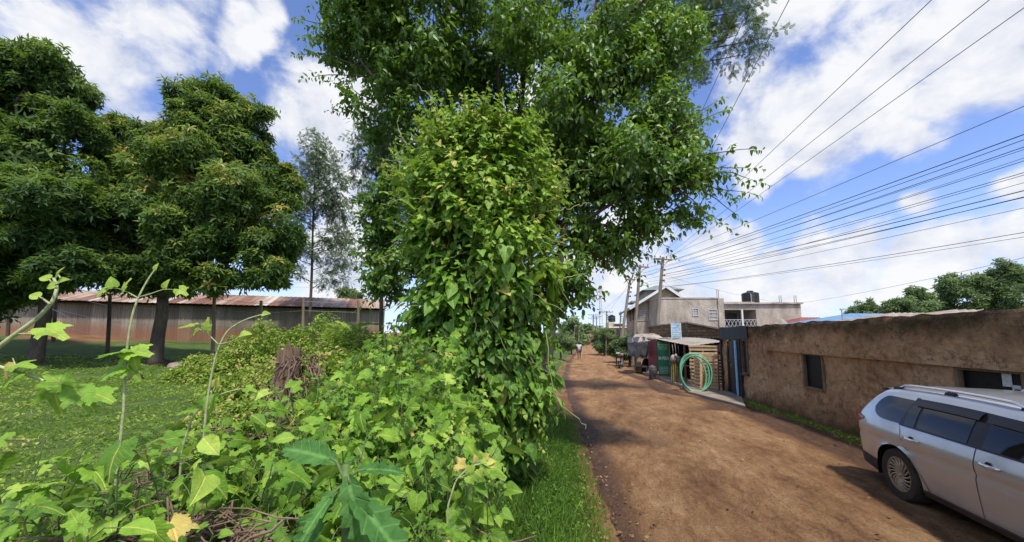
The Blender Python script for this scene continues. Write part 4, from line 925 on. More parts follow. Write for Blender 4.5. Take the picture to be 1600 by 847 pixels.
gable_low('red_roofed_house', 'pale cottage with a dull red roof seen over the mud wall', 1247, 1290, 506, 496, 33, 'redroof', 5, rpa=1254, rpb=1284)
gable_low('blue_roofed_house', 'house with a light blue iron roof behind the mud wall', 1280, 1392, 509, 490, 24, 'blueroof', 7, rpa=1332, rpb=1384)
gable_low('rusty_roofed_shed', 'timber shed with a rusty iron roof behind the mud wall', 1362, 1470, 501, 489, 15, 'rust', 3.5, 'wood', rpa=1398, rpb=1466)
gable_low('long_iron_roof_shed', 'long shed with dark rusted roof edge at the right above the mud wall', 1490, 1800, 490, 484, 12.5, 'rust', 3.0, 'wood', rpa=1496, rpb=1740)
gable_low('low_sheet_shed', 'low shed with a pale iron roof between the rusty roofs', 1452, 1545, 504, 497, 13.5, 'sheet', 3.0, 'wood', rpa=1462, rpb=1530)
def security_light():
    a = at(1317, 506, 24); t = thing('lamp_post', 'thin lamp post with a small light beside the blue roof', 'lamp', (a[0], a[1], 0), 0)
    z = at(1317, 484, 24)[2]; b = MB(); b.tube([(0, 0, 0), (0, 0, z)], .03, 6); b.build('pole', M['steel'], t); l = MB(); l.box((.08, 0, z+.03), (.3, .16, .08)); l.build('lamp_head', M['grey_white'], t)
security_light()
# ------------------------------------------------------------------ the silver estate car, nose towards the camera's right
def mat_carpaint():
    m, nt, out = nodes('silver_car_paint'); co = objco(nt)
    z = zof(nt, co)[2]; n = noise(nt, 3.5, 7, .7, co); f = math_(nt, 'ADD', z, math_(nt, 'MULTIPLY', math_(nt, 'SUBTRACT', n, .5), .5))
    mr = N(nt, 'ShaderNodeMapRange', interpolation_type='SMOOTHSTEP'); nt.links.new(f, mr.inputs[0]); mr.inputs[1].default_value = .52; mr.inputs[2].default_value = .05; mr.inputs[4].default_value = .8
    dirt = math_(nt, 'MAXIMUM', mr.outputs[0], math_(nt, 'MULTIPLY', ramp(nt, noise(nt, 2.2, 6, .7, co), [(.45, 0.0), (.8, .25)]), 1.0))
    col = mix(nt, (.44, .455, .485), (.24, .17, .11), dirt)
    p = bsdf(nt, out, col, .3, 0, None); 
    me = N(nt, 'ShaderNodeMapRange'); nt.links.new(dirt, me.inputs[0]); me.inputs[3].default_value = .55; me.inputs[4].default_value = 0; nt.links.new(me.outputs[0], p.inputs['Metallic'])
    ro = N(nt, 'ShaderNodeMapRange'); nt.links.new(dirt, ro.inputs[0]); ro.inputs[3].default_value = .28; ro.inputs[4].default_value = .85; nt.links.new(ro.outputs[0], p.inputs['Roughness'])
    ct = N(nt, 'ShaderNodeMapRange'); nt.links.new(dirt, ct.inputs[0]); ct.inputs[3].default_value = .8; ct.inputs[4].default_value = 0; nt.links.new(ct.outputs[0], p.inputs['Coat Weight']); p.inputs['Coat Roughness'].default_value = .06
    return m
M['car'] = mat_carpaint()
def clean(name, c, rough, metal=0.0, spec=.5):
    m, nt, out = nodes(name); co = objco(nt); bsdf(nt, out, c, math_(nt, 'ADD', rough, math_(nt, 'MULTIPLY', noise(nt, 3, 3, .5, co), .05)), metal, None, spec=spec); return m
M['glass'] = clean('tinted_car_glass', (.006, .007, .009), .0, spec=.38)
M['trim'] = clean('black_car_trim', (.012, .012, .016), .3, spec=.2)
M['chrome'] = clean('bright_metal', (.6, .61, .63), .18, .8)
M['red'] = plain('red_tail_lamp', (.32, .012, .015), .15, spec=.8)
M['clear'] = plain('clear_lamp', (.5, .52, .55), .1, spec=.8)
M['tyre'] = weathered('dusty_tyre', (.02, .02, .02), (.075, .055, .04), 7, .9, 0, 60, .004, .6)
M['rim'] = weathered('muddy_alloy', (.3, .22, .14), (.52, .42, .3), 6, .55, .35, 40, .002, .3)
M['plastic'] = weathered('muddy_black_plastic', (.03, .028, .025), (.14, .09, .06), 4, .8)

def make_car():
    rw = gp(1409, 789, .0); Zw = float(np.dot(rw, FWD))
    vp = math.atan((962-800)/FPX)-YAW               # heading of the car's length
    rear = np.array([math.sin(vp), math.cos(vp)]); fwd = -rear
    ang = math.atan2(fwd[1], fwd[0])                # local +x = nose
    # local: rear wheel at x=.9 and the road side is local -y or +y
    side = np.array([-math.sin(ang), math.cos(ang)]) # local +y
    s = 1.0 if np.dot(side, -RGT[:2]) > 0 else -1.0     # sign of the side the camera sees
    YW = .85
    org = rw[:2] - fwd*.92 - side*s*(YW-.02)
    gz = road_zf(rw[0], rw[1])-.012
    t = thing('parked_car', 'silver grey estate car with roof rails and muddy sills parked by the mud wall', 'car', (org[0], org[1], gz), ang)
    L_ = 4.42
    xT = [0, .03, .10, .22, .36, .52, .66, 1.0, 1.6, 2.1, 2.5, 2.8, 3.1, 3.4, 3.9, 4.2, 4.36, 4.42]
    zT = [.70, .84, .97, 1.14, 1.29, 1.42, 1.455, 1.478, 1.485, 1.47, 1.435, 1.33, 1.16, .99, .91, .82, .70, .55]
    xP = [0, .04, .12, .3, .6, 1.0, 1.6, 3.0, 3.6, 4.0, 4.25, 4.38, 4.42]; yP = [.66, .73, .785, .82, .84, .847, .85, .848, .835, .80, .72, .60, .5]
    zV = [.18, .24, .35, .5, .62, .74, .80, .88, .95, 1.0, 1.15, 1.32, 1.5]; vV = [.90, .945, .965, .985, .992, .998, 1.0, .985, .965, .945, .885, .80, .69]
    def pch(x, xs, ys):
        # smooth interpolation
        xs = np.array(xs); ys = np.array(ys); d = np.gradient(ys, xs); x = np.clip(np.asarray(x, float), xs[0], xs[-1]); i = np.clip(np.searchsorted(xs, x)-1, 0, len(xs)-2)
        h = xs[i+1]-xs[i]; u = (x-xs[i])/h; dl = (ys[i+1]-ys[i])/h; m0 = np.clip(d[i], -abs(dl)*3, abs(dl)*3); m1 = np.clip(d[i+1], -abs(dl)*3, abs(dl)*3)
        return (2*u**3-3*u*u+1)*ys[i]+(u**3-2*u*u+u)*h*m0+(-2*u**3+3*u*u)*ys[i+1]+(u**3-u*u)*h*m1
    T = lambda x: pch(x, xT, zT)
    wheels = [.92, 3.52]; WR = .315
    def Wd(x, z):
        fl = 0
        for c in wheels:
            r = np.hypot(x-c, z-.31); fl = fl + .018*np.exp(-((r-.36)/.05)**2)
        # rear bumper bulges, slight tuck above
        return pch(x, xP, yP)*pch(z, zV, vV)+fl-.012*np.exp(-((z-.69)/.03)**2)
    zs0 = lambda x: .19+.10*sst(.7, 0, x)+.06*sst(3.9, 4.4, x)
    xs = np.unique(np.concatenate([np.arange(0, .7, .03), np.arange(.7, 4.2, .04), np.arange(4.2, L_+.001, .03), [L_]]))
    nv = 30; tops = [.0, .35, .65, .85, 1.0]
    V = []
    for x in xs:
        z0 = float(zs0(x)); zt = float(T(x)); zc = max(z0+.1, zt-.085); row = []
        for j in range(nv): z = z0+(zc-z0)*j/(nv-1); row.append((x, float(Wd(x, z)), z))
        ye = row[-1][1]
        for q, (fy, fz) in enumerate(((.975, .045), (.93, .072), (.82, .085), (.6, .097), (.3, .106), (0, .11))): row.append((x, ye*fy, zc+fz*min(1, (zt-zc)/.085)))
        V.append(row)
    V = np.array(V)
    def snap(Vv):
        keep = np.ones((Vv.shape[0]-1, Vv.shape[1]-1), bool); R_ = .375
        for c in wheels:
            d = np.hypot(Vv[:, :, 0]-c, Vv[:, :, 2]-.30); zlo = Vv[:, :, 2] < .72
            inside = (d < R_) & zlo
            for i in range(Vv.shape[0]-1):
                for j in range(nv-1):
                    cx = Vv[i:i+2, j:j+2, 0].mean(); cz = Vv[i:i+2, j:j+2, 2].mean()
                    if math.hypot(cx-c, cz-.30) < R_: keep[i, j] = False
            used_in = np.zeros(Vv.shape[:2], bool); used_out = np.zeros(Vv.shape[:2], bool)
            for i in range(Vv.shape[0]-1):
                for j in range(Vv.shape[1]-1):
                    (used_out if keep[i, j] else used_in)[i:i+2, j:j+2] = True
            edge = used_in & used_out & (d < R_+.08)
            for i, j in zip(*np.where(edge)):
                k = R_/max(d[i, j], 1e-6); x = c+(Vv[i, j, 0]-c)*k; z = .30+(Vv[i, j, 2]-.30)*k
                if z < zs0(x)-.01: z = float(zs0(x)); 
                Vv[i, j] = (x, float(Wd(x, z)), z)
        return keep
    keep = snap(V)
    b = MB(); na, nb = V.shape[:2]
    for sg in (1, -1):
        vv = V.copy(); vv[:, :, 1] *= sg; fs = []
        for i in range(na-1):
            for j in range(nb-1):
                if keep[i, j]:
                    f = (i*nb+j, (i+1)*nb+j, (i+1)*nb+j+1, i*nb+j+1); fs.append(f if sg < 0 else f[::-1])
        b.add(vv.reshape(-1, 3), fs)
    for e in (0, na-1):
        row = V[e]; ring = [tuple(p) for p in row]+[(p[0], -p[1], p[2]) for p in row[::-1]]; b.add(ring, [tuple(range(len(ring)))])
    body = b.build('body', M['car'], t, smooth=True)
    # weld the two halves so shading is continuous
    import bmesh
    bm = bmesh.new(); bm.from_mesh(body.data); bmesh.ops.remove_doubles(bm, verts=bm.verts, dist=.0006); bmesh.ops.recalc_face_normals(bm, faces=bm.faces); bm.to_mesh(body.data); bm.free()
    for p in body.data.polygons: p.use_smooth = True
    body.data.set_sharp_from_angle(angle=math.radians(50))
    # liners and underside
    ln = MB()
    ln.box((L_/2, 0, .25), (L_-.5, 1.3, .12))
    for c in wheels:
        for sg in (1, -1):
            P = np.zeros((25, 2, 3))
            for i in range(25):
                a = PI*(i/24)*1.16-.25; P[i, 0] = (c+.372*math.cos(a), sg*.835, .30+.372*math.sin(a)); P[i, 1] = (c+.372*math.cos(a), sg*.5, .30+.372*math.sin(a))
            ln.grid(P); ln.add([(c-.37, sg*.5, .1), (c+.37, sg*.5, .1), (c+.37, sg*.5, .68), (c-.37, sg*.5, .68)], [(0, 1, 2, 3)])
    ln.build('underside', M['darkin'], t)
    def patch(xa, xb, lo, hi, off, n=14, k=5, sg=s, mb=None):
        """a strip lying on the side of the body, off metres proud"""
        mb = mb or MB(); P = np.zeros((n, k, 3))
        for i in range(n):
            x = xa+(xb-xa)*i/(n-1); a, c = lo(x), hi(x)
            for j in range(k):
                z = a+(c-a)*j/(k-1); P[i, j] = (x, sg*(float(Wd(x, z))+off), z)
        mb.grid(P, flip=sg < 0); return mb
    belt = lambda x: .965+.018*(1-min(1, x/3.2)) + .05*sst(.75, .3, x)
    roofl = lambda x: float(T(x))-.115
    def qt(x):  # rounded rear end of the quarter glass
        return roofl(x)
    for sg in (s, -s):
        # quarter glass
        def qlo(x): u = np.clip((x-.46)/.16, 0, 1); m_ = 1.14; return m_-(m_-belt(x)-.015)*math.sqrt(max(0, 1-(1-u)**2))
        def qhi(x): u = np.clip((x-.46)/.2, 0, 1); m_ = 1.14; return m_+(min(roofl(x), 1.335)-m_)*math.sqrt(max(0, 1-(1-u)**2))
        patch(.46, 1.06, qlo, qhi, .004, 24, 6, sg).build('quarter_window', M['glass'], t, smooth='all')
        # black surround of the door glass, then panes
        tr = MB(); patch(.98, 1.13, lambda x: belt(x), lambda x: min(roofl(x)+.01, belt(x)+.02+(x-.98)*3.6), .006, 8, 4, sg, tr)
        patch(1.13, 3.02, lambda x: belt(x)-.0, lambda x: min(roofl(x), belt(x)+.0+max(.02, (3.32-x)*.62)), .006, 50, 5, sg, tr); tr.build('window_surround', M['trim'], t, smooth='all')
        for (xa, xb, lab) in ((1.06, 1.22, 1), (1.26, 1.90, 1), (2.06, 2.86, 1)):
            top = (lambda x: min(roofl(x)-.045, belt(x)-.02+(x-.98)*3.2)) if xb < 1.23 else (lambda x: min(roofl(x)-.045, belt(x)+max(.03, (3.22-x)*.6)))
            patch(xa, xb, lambda x: belt(x)+.022, top, .010, 16, 5, sg).build('door_window', M['glass'], t, smooth='all')
        # smoked rain visors
        for xa, xb in ((1.12, 1.96), (2.04, 2.72)):
            vz = MB(); P = np.zeros((14, 3, 3))
            for i in range(14):
                x = xa+(xb-xa)*i/13; z = roofl(x)
                for j, (dz, o) in enumerate(((.0, .010), (-.04, .034), (-.088, .037))): P[i, j] = (x, sg*(float(Wd(x, z+dz))+o), z+dz)
            vz.grid(P); vz.build('rain_visor', M['trim'], t, smooth='all')
        # shut lines and handles
        ln_ = MB()
        for xo in (2.0,):
            patch(xo-.004, xo+.004, lambda x: .26, lambda x: belt(x), .0025, 2, 16, sg, ln_)
        patch(1.0, 3.0, lambda x: .252, lambda x: .262, .0025, 30, 2, sg, ln_)
        # rear edge of the rear door, following the arch
        pts = [(1.0, .96), (1.02, .9), (1.05, .8), (1.10, .7), (1.18, .58), (1.27, .45), (1.33, .33), (1.36, .26)]
        P = np.zeros((len(pts), 2, 3))
        for i, (x, z) in enumerate(pts):
            for j in (0, 1): P[i, j] = (x+.009*(j-.5), sg*(float(Wd(x, z))+.0028), z)
        ln_.grid(P); ln_.build('shut_line', M['plastic'], t)
        ed = MB(); P2 = P.copy(); P2[:, :, 0] += .012; ed.grid(P2); ed.build('door_edge', M['chrome'], t)
        for xh in (1.13, 2.07):
            h = MB(); pts2 = []
            for i in range(9):
                u = i/8; x = xh+.2*u; pts2.append((x, sg*(float(Wd(x, .845))+.006+.028*math.sin(PI*u)**.6), .845-.008*u))
            h.tube(pts2, [.008]+[.015]*7+[.008], 8); h.build('door_handle', M['chrome'], t, smooth=True)
            cu = MB(); cu.lathe([(.001, 0), (.035, .001)], n=14, axis='Y'); cu.v = [(x+xh+.08, sg*(float(Wd(xh+.08, .845))+.003), z+.842) for x, y, z in cu.v]; cu.build('handle_recess', M['plastic'], t)
        # sill cladding
        patch(1.28, 3.16, lambda x: .185, lambda x: .25, .012, 20, 3, sg).build('sill', M['plastic'], t, smooth='all')
        bu = MB(); patch(.02, .56, lambda x: float(zs0(x))-.02, lambda x: .40-.06*x, .008, 12, 3, sg, bu); bu.build('bumper_skirt', M['plastic'], t, smooth='all')
        # tail lamp wraps round the corner
        tl = MB(); P = np.zeros((10, 5, 3))
        for i in range(10):
            u = i/9; x = .02+.27*u; za = .80+.115*u; zb = .985+.0*u-.05*u*u; 
            for j in range(5): z = za+(zb-za)*j/4; P[i, j] = (x-.035*(1-u)*(j/4), sg*(float(Wd(x, z))+.010+.03*(1-u)*(.3+.7*j/4)), z)
        tl.grid(P); tl.build('tail_light', M['red'], t, smooth='all')
        # lower thin red strip of the lamp along the tailgate corner
        patch(.005, .06, lambda x: .66, lambda x: .81, .012, 4, 4, sg).build('tail_light', M['red'], t, smooth='all')
        hl = MB(); patch(3.95, 4.30, lambda x: .62+.1*(4.3-x), lambda x: .76-.1*(x-3.95), .006, 10, 4, sg, hl); hl.build('headlight', M['clear'], t, smooth='all')
        # roof rail
        rr = MB(); pts3 = []; x0, x1 = .62, 2.35
        for i in range(20):
            u = i/19; x = x0+(x1-x0)*u; y = sg*(float(Wd(x, float(T(x))-.085))-.055); up = .07*min(1, min(u, 1-u)*9); pts3.append((x, y, float(T(x))-.03+up))
        rr.tube(pts3, .017, 8); rl = rr.build('roof_rail', M['chrome'], t, smooth=True)
        for xf in (x0+.06, 1.45, x1-.07):
            ft = MB(); y = sg*(float(Wd(xf, float(T(xf))-.085))-.055); z = float(T(xf))-.05; ft.box((xf, y, z+.035), (.17, .045, .07), taper=.7); ft.build('rail_foot', M['trim'], rl, bevel=.008)
        mi = MB(); mi.lathe([(.02, -.1), (.08, -.07), (.09, 0), (.07, .08), (.02, .1)], n=12, axis='X'); mi.v = [(x+2.92, y*.8+sg*.96, z*.8+1.03) for x, y, z in mi.v]; mi.bar((2.9, sg*.78, 1.0), (2.92, sg*.92, 1.0), .05); mi.build('mirror', M['car'], t, smooth=True)
    # spoiler, windscreen, tailgate glass, plates, front grille
    sp = MB(); P = np.zeros((12, 4, 3))
    for i in range(12):
        y = -.60+1.2*i/11; q = (y/.60)**2
        for j, (x, z) in enumerate(((.66, 1.448), (.42, 1.462), (.30, 1.440), (.42, 1.40))): P[i, j] = (x+.05*q, y, z-.035*q)
    sp.grid(P, flip=True); sp.build('spoiler', M['car'], t, smooth='all')
    def over(xa, xb, wfrac, name, mat, off=.006):
        g = MB(); P = np.zeros((12, 12, 3))
        for i in range(12):
            x = xa+(xb-xa)*i/11; zt = float(T(x)); zc = zt-.085; ye = float(Wd(x, zc))
            for j in range(12): y = -1+2*j/11; P[i, j] = (x-(off if xa < 1 else -off), y*ye*wfrac, zc+.11*(1-abs(y*wfrac)**2.6)+off)
        g.grid(P); g.build(name, M[mat], t, smooth='all')
    over(.12, .46, .88, 'rear_window', 'glass'); over(2.62, 3.36, .9, 'windscreen', 'glass')
    pl = MB(); pl.box((-.012, 0, .78), (.012, .5, .12)); pl.build('number_plate', M['white'], t)
    gr = MB(); gr.box((4.425, 0, .52), (.02, .8, .16)); gr.build('grille', M['trim'], t)
    # wheels
    for c in wheels:
        for sg in (s, -s):
            y0 = sg*.735; w = MB(); pr = [(.2, -.095), (.285, -.1), (WR-.008, -.08), (WR, -.05), (WR, .05), (WR-.008, .08), (.285, .1), (.2, .095)]
            w.lathe(pr, (c, y0, WR-.005), 36, 'Y', caps=False); wh = w.build('wheel', M['tyre'], t, smooth=True)
            r = MB(); r.lathe([(.21, -.09), (.215, sg*.088), (.19, sg*.094), (.183, sg*.07)], (c, y0, WR-.005), 36, 'Y', caps=False)
            for k in range(18):
                a = 2*PI*k/18; pts = []
                for u in np.linspace(0, 1, 6): rad = .035+.155*u; an = a+.55*u**1.2; pts.append((c+rad*math.cos(an), y0+sg*(.075+.012*math.sin(PI*u)), WR-.005+rad*math.sin(an)))
                r.tube(pts, [.008, .009, .010, .011, .012, .012], 6)
            r.lathe([(.001, sg*.098), (.03, sg*.096), (.038, sg*.08), (.038, sg*.05)], (c, y0, WR-.005), 16, 'Y'); r.build('rim', M['rim'], wh, smooth=True)
            dk = MB(); dk.lathe([(.001, sg*.02), (.2, sg*.02)], (c, y0, WR-.005), 28, 'Y', caps=False); dk.build('brake_disc', M['darkin'], wh)
make_car()
def lower_roof():
    def rec(o):
        if o.type == 'MESH':
            for v in o.data.vertices:
                if v.co.z > .5: v.co.z = .5+(v.co.z-.5)*.86
            o.data.update()
        for c in o.children: rec(c)
    rec(bpy.data.objects['parked_car'])
lower_roof()
# ------------------------------------------------------------------ foliage materials
M['vine'] = leafmat('vine_leaf', [(0, (.03, .085, .012)), (.33, (.075, .19, .022)), (.68, (.17, .32, .035)), (.95, (.32, .45, .08)), (1, (.5, .42, .12))], .5, .36, (.34, .55, .04), .3, spec=.35, under=(.17, .26, .08))
M['glossy'] = leafmat('glossy_leaf', [(0, (.025, .065, .012)), (.4, (.06, .14, .022)), (.75, (.13, .24, .035)), (1, (.27, .37, .07))], .38, .34, (.30, .5, .04), .25, spec=.45, under=(.11, .17, .06))
M['shrub'] = leafmat('shrub_leaf', [(0, (.04, .11, .012)), (.33, (.095, .22, .02)), (.68, (.19, .345, .035)), (.94, (.34, .46, .08)), (1, (.5, .4, .12))], .55, .34, (.38, .56, .05), .38, spec=.3, under=(.19, .30, .09), big=2.2)
M['bluegreen'] = leafmat('serrated_leaf', [(0, (.045, .12, .03)), (.5, (.075, .18, .045)), (1, (.14, .27, .08))], .75, .28, (.2, .42, .08), .4, spec=.12, under=(.17, .26, .12))
M['darktree'] = leafmat('broad_tree_leaf', [(0, (.025, .06, .02)), (.35, (.055, .115, .03)), (.62, (.12, .195, .045)), (.84, (.30, .34, .09)), (1, (.52, .36, .12))], .55, .4, (.3, .45, .05), 0, spec=.3, under=(.10, .15, .05), big=.35)
M['feather'] = leafmat('feathery_leaf', [(0, (.035, .06, .035)), (.5, (.075, .115, .06)), (1, (.17, .22, .11))], .6, .3, (.18, .3, .08), 0, spec=.2, under=(.14, .18, .11))
M['fartree'] = leafmat('far_tree_leaf', [(0, (.07, .115, .05)), (.5, (.15, .215, .09)), (1, (.28, .34, .16))], .6, .3, (.25, .38, .1), 0, spec=.2, big=.3)
M['weed'] = leafmat('low_weed_leaf', [(0, (.06, .12, .015)), (.4, (.13, .22, .026)), (.72, (.22, .305, .045)), (.9, (.35, .37, .11)), (1, (.4, .32, .14))], .6, .35, (.34, .5, .05), 0, spec=.2, big=.8)
M['grass'] = leafmat('grass_blade', [(0, (.04, .10, .014)), (.4, (.085, .18, .022)), (.75, (.16, .26, .04)), (1, (.34, .33, .12))], .6, .36, (.3, .46, .05), 0, spec=.2, big=1.2)
M['tendril'] = plain('vine_tendril', (.3, .36, .12), .6)

def rdir(n): return nrm(G.normal(size=(n, 3)))
UPV = np.array([0, 0, 1.0])

def leafy_shoots(c, base_, d, L, m, size, T, tint, droop=.35, spread=.85, mi=0, start=.15, sag=.15, width=1.0, up=.75, out=None, tv=.12, along=.5):
    """leaves set alternately along straight shoots; base_ (n,3) d (n,3) L (n,)"""
    n = len(base_); t = start+(1-start)*(np.arange(m)+.5)/m
    a = nrm(np.cross(d, UPV+.01)); b = np.cross(d, a)
    ph = G.uniform(0, 2*PI, n)[:, None]+np.arange(m)[None, :]*2.4
    side = np.cos(ph)[..., None]*a[:, None, :]+np.sin(ph)[..., None]*b[:, None, :]
    pos = base_[:, None, :]+d[:, None, :]*(L[:, None]*t[None, :])[..., None]-UPV*(sag*L[:, None]*t[None, :]**2)[..., None]
    ld = nrm(d[:, None, :]*along+side*spread-UPV*droop+.25*G.normal(size=(n, m, 3)))
    o = d if out is None else out
    nn = nrm(UPV*up+o[:, None, :]*.5+.38*G.normal(size=(n, m, 3)))
    sz = np.broadcast_to(np.asarray(size), (n,))[:, None]*G.uniform(.7, 1.2, (n, m))*(1-.35*t[None, :]**3)
    tt = np.clip(np.broadcast_to(np.asarray(tint), (n,))[:, None]+tv*G.normal(size=(n, m))+.10*(t[None, :]-.5), 0, 1)
    Ts = T if isinstance(T, list) else [T]; k = n*m; pick = G.integers(0, len(Ts), k)
    P, D, Nn, S, TT = pos.reshape(-1, 3), ld.reshape(-1, 3), nn.reshape(-1, 3), sz.ravel(), tt.ravel()
    for i, q in enumerate(Ts):
        s = pick == i; c.add(q, P[s], D[s], Nn[s], S[s], TT[s], width, mi)
    return pos

def blob_points(blobs, n, shell=.38):
    """random points in a set of ellipsoids, denser towards the outside -> pos, outward direction, height fraction"""
    w = np.array([(b[3]*b[4]*b[5])**(2/3)*(b[6] if len(b) > 6 else 1) for b in blobs]); w /= w.sum(); idx = G.choice(len(blobs), n, p=w)
    B = np.array([b[:6] for b in blobs])[idx]; u = rdir(n); r = G.random(n)**shell
    return B[:, :3]+u*B[:, 3:6]*r[:, None], nrm(u/B[:, 3:6]), u[:, 2]*r, idx
def pxblob(px, py, Z, r, ry=None, rz=None, w=1.0):
    c = at(px, py, Z); return (c[0], c[1], c[2], r, ry or r, rz or r, w)
def lumpy(bl, k=7, f=.42, seed=1):
    r0 = random.Random(seed); out = []
    for b in bl:
        out.append(tuple(b[:3])+(b[3]*.68, b[4]*.68, b[5]*.68, (b[6] if len(b) > 6 else 1)*.8))
        for q in range(k):
            v = Vector((r0.gauss(0, 1), r0.gauss(0, 1), r0.gauss(.25, 1))).normalized(); g = f*r0.uniform(.65, 1.3); e = r0.uniform(.6, .95)
            out.append((b[0]+v.x*b[3]*e, b[1]+v.y*b[4]*e, b[2]+v.z*b[5]*e, b[3]*g, b[4]*g, b[5]*g*.95, (b[6] if len(b) > 6 else 1)))
    return out
def limb(mb, a, b, r0, r1, wob=.15, n=9, seed=0):
    a = np.array(a, float); b = np.array(b, float); L = np.linalg.norm(b-a); pts = []; rr = []
    for i in range(n):
        t = i/(n-1); p = a+(b-a)*t; k = math.sin(PI*t)*wob*L; p = p+np.array([mnoise.noise((t*2+seed, 1, seed)), mnoise.noise((t*2+seed, 5, seed)), .6*mnoise.noise((t*2, 9, seed))+.25])*k*1.2
        pts.append(p); rr.append(r0+(r1-r0)*t**.8)
    mb.tube(pts, rr, 8)

# ------------------------------------------------------------------ the large glossy-leaved tree over the lane
def main_tree():
    foot = at(770, 690, 6.6); foot[2] = tzf(foot[0], foot[1])-.1
    t = thing('broadleaf_tree', 'large dark glossy-leaved tree spreading over the lane behind the vine-covered trunk', 'tree', foot)
    bl = [pxblob(650, 70, 6.6, 1.45), pxblob(560, 60, 6.4, .8, rz=.9), pxblob(800, 60, 6.8, 1.7), pxblob(940, 70, 6.4, 1.35), pxblob(1020, 190, 6.0, .85), pxblob(990, 240, 6.1, 1.0), pxblob(1085, 262, 5.6, .5, rz=.42), pxblob(960, 300, 6.3, .95), pxblob(925, 385, 6.2, .65), pxblob(890, 440, 6.0, .42), pxblob(870, 470, 5.9, .35),
          pxblob(620, 185, 6.6, .75), pxblob(615, 290, 6.6, .5), pxblob(590, 345, 6.6, .38), pxblob(598, 420, 6.6, .42), pxblob(585, 375, 6.7, .4), pxblob(610, 440, 6.7, .4), pxblob(730, 200, 7.2, 1.3), pxblob(850, 230, 7.0, 1.4), pxblob(640, 390, 7.2, .6),
          pxblob(850, -170, 7, 2.2, w=.6), pxblob(660, -130, 7, 1.7, w=.6), pxblob(990, -80, 6.6, 1.25, w=.7), pxblob(760, -330, 7, 2.0, w=.35), pxblob(1010, 100, 6.2, .7), pxblob(900, 160, 6.0, 1.0), pxblob(1060, 330, 5.9, .35, rz=.22), pxblob(1000, 355, 6.1, .45, rz=.25), pxblob(540, 20, 6.4, .55)]
    c = Cloud(); n = 11000; pos, out, hz, idx = blob_points(lumpy(bl, 6, .42, 5), n, .5)
    d = nrm(out*.8+UPV*.15+.55*G.normal(size=(n, 3))); L = G.uniform(.3, .62, n)
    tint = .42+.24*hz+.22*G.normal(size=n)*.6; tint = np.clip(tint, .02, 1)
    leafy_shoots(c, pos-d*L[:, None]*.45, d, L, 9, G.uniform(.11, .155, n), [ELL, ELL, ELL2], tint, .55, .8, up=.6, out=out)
    # long sprays that stick out of the outline
    sp = [((560, 60), (470, 30), 6.3), ((560, 100), (468, 85), 6.2), ((560, 120), (490, 120), 6.2), ((570, 150), (520, 130), 6.3), ((585, 190), (530, 175), 6.4), ((1060, 255), (1182, 232), 5.5), ((1060, 275), (1168, 262), 5.45), ((1070, 290), (1165, 300), 5.5), ((1080, 290), (1150, 335), 5.5), ((1050, 220), (1132, 172), 5.7), ((1050, 205), (1120, 158), 5.8), ((1020, 330), (1060, 345), 5.8), ((1000, 350), (1040, 385), 5.9), ((960, 380), (1010, 398), 5.9), ((945, 400), (985, 425), 5.9), ((1060, 300), (1125, 345), 5.5), ((600, 250), (552, 240), 6.6), ((600, 300), (548, 310), 6.6), ((595, 330), (540, 345), 6.6), ((600, 400), (556, 395), 6.6), ((600, 440), (575, 465), 6.6), ((1000, 120), (1060, 60), 6.1), ((1010, 150), (1085, 120), 6), ((560, 30), (500, 60), 6.3), ((1090, 270), (1172, 280), 5.4)]
    br = MB()
    for k, (p, q, Z) in enumerate(sp):
        a = at(*p, Z); b = at(*q, Z-.1); v = b-a; L1 = np.linalg.norm(v); limb(br, a-v*.3, b, .016, .004, .12, 7, k)
        m = 5; bs = np.array([a+v*u for u in np.linspace(0, .85, m)]); dd = nrm(np.array([v/L1]*m)+.45*G.normal(size=(m, 3))); dd[-1] = v/L1
        leafy_shoots(c, bs, dd, np.full(m, .34)*G.uniform(.8, 1.2, m), 9, .1, [ELL, ELL2], G.uniform(.25, .6, m), .5, .8, up=.6)
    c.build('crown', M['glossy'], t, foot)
    tr = MB(); top = at(760, 250, 6.9); k1 = np.array([foot[0]+.1, foot[1], foot[2]+2.6])
    limb(tr, foot, k1, .24, .19, .06, 9, 1)
    for k, b in enumerate(bl): limb(tr if b[6] else tr, k1+np.array([0, 0, .3*(k % 3)]), b[:3], .10 if b[3] > 1 else .06, .015, .22, 10, k+2)
    tr.v = [tuple(np.array(p)-foot) for p in tr.v]; br.v = [tuple(np.array(p)-foot) for p in br.v]
    n0 = len(tr.v); tr.v += br.v; tr.f += [tuple(i+n0 for i in f) for f in br.f]; tr.m += br.m
    tr.build('trunk', M['bark'], t, smooth='all')
main_tree()

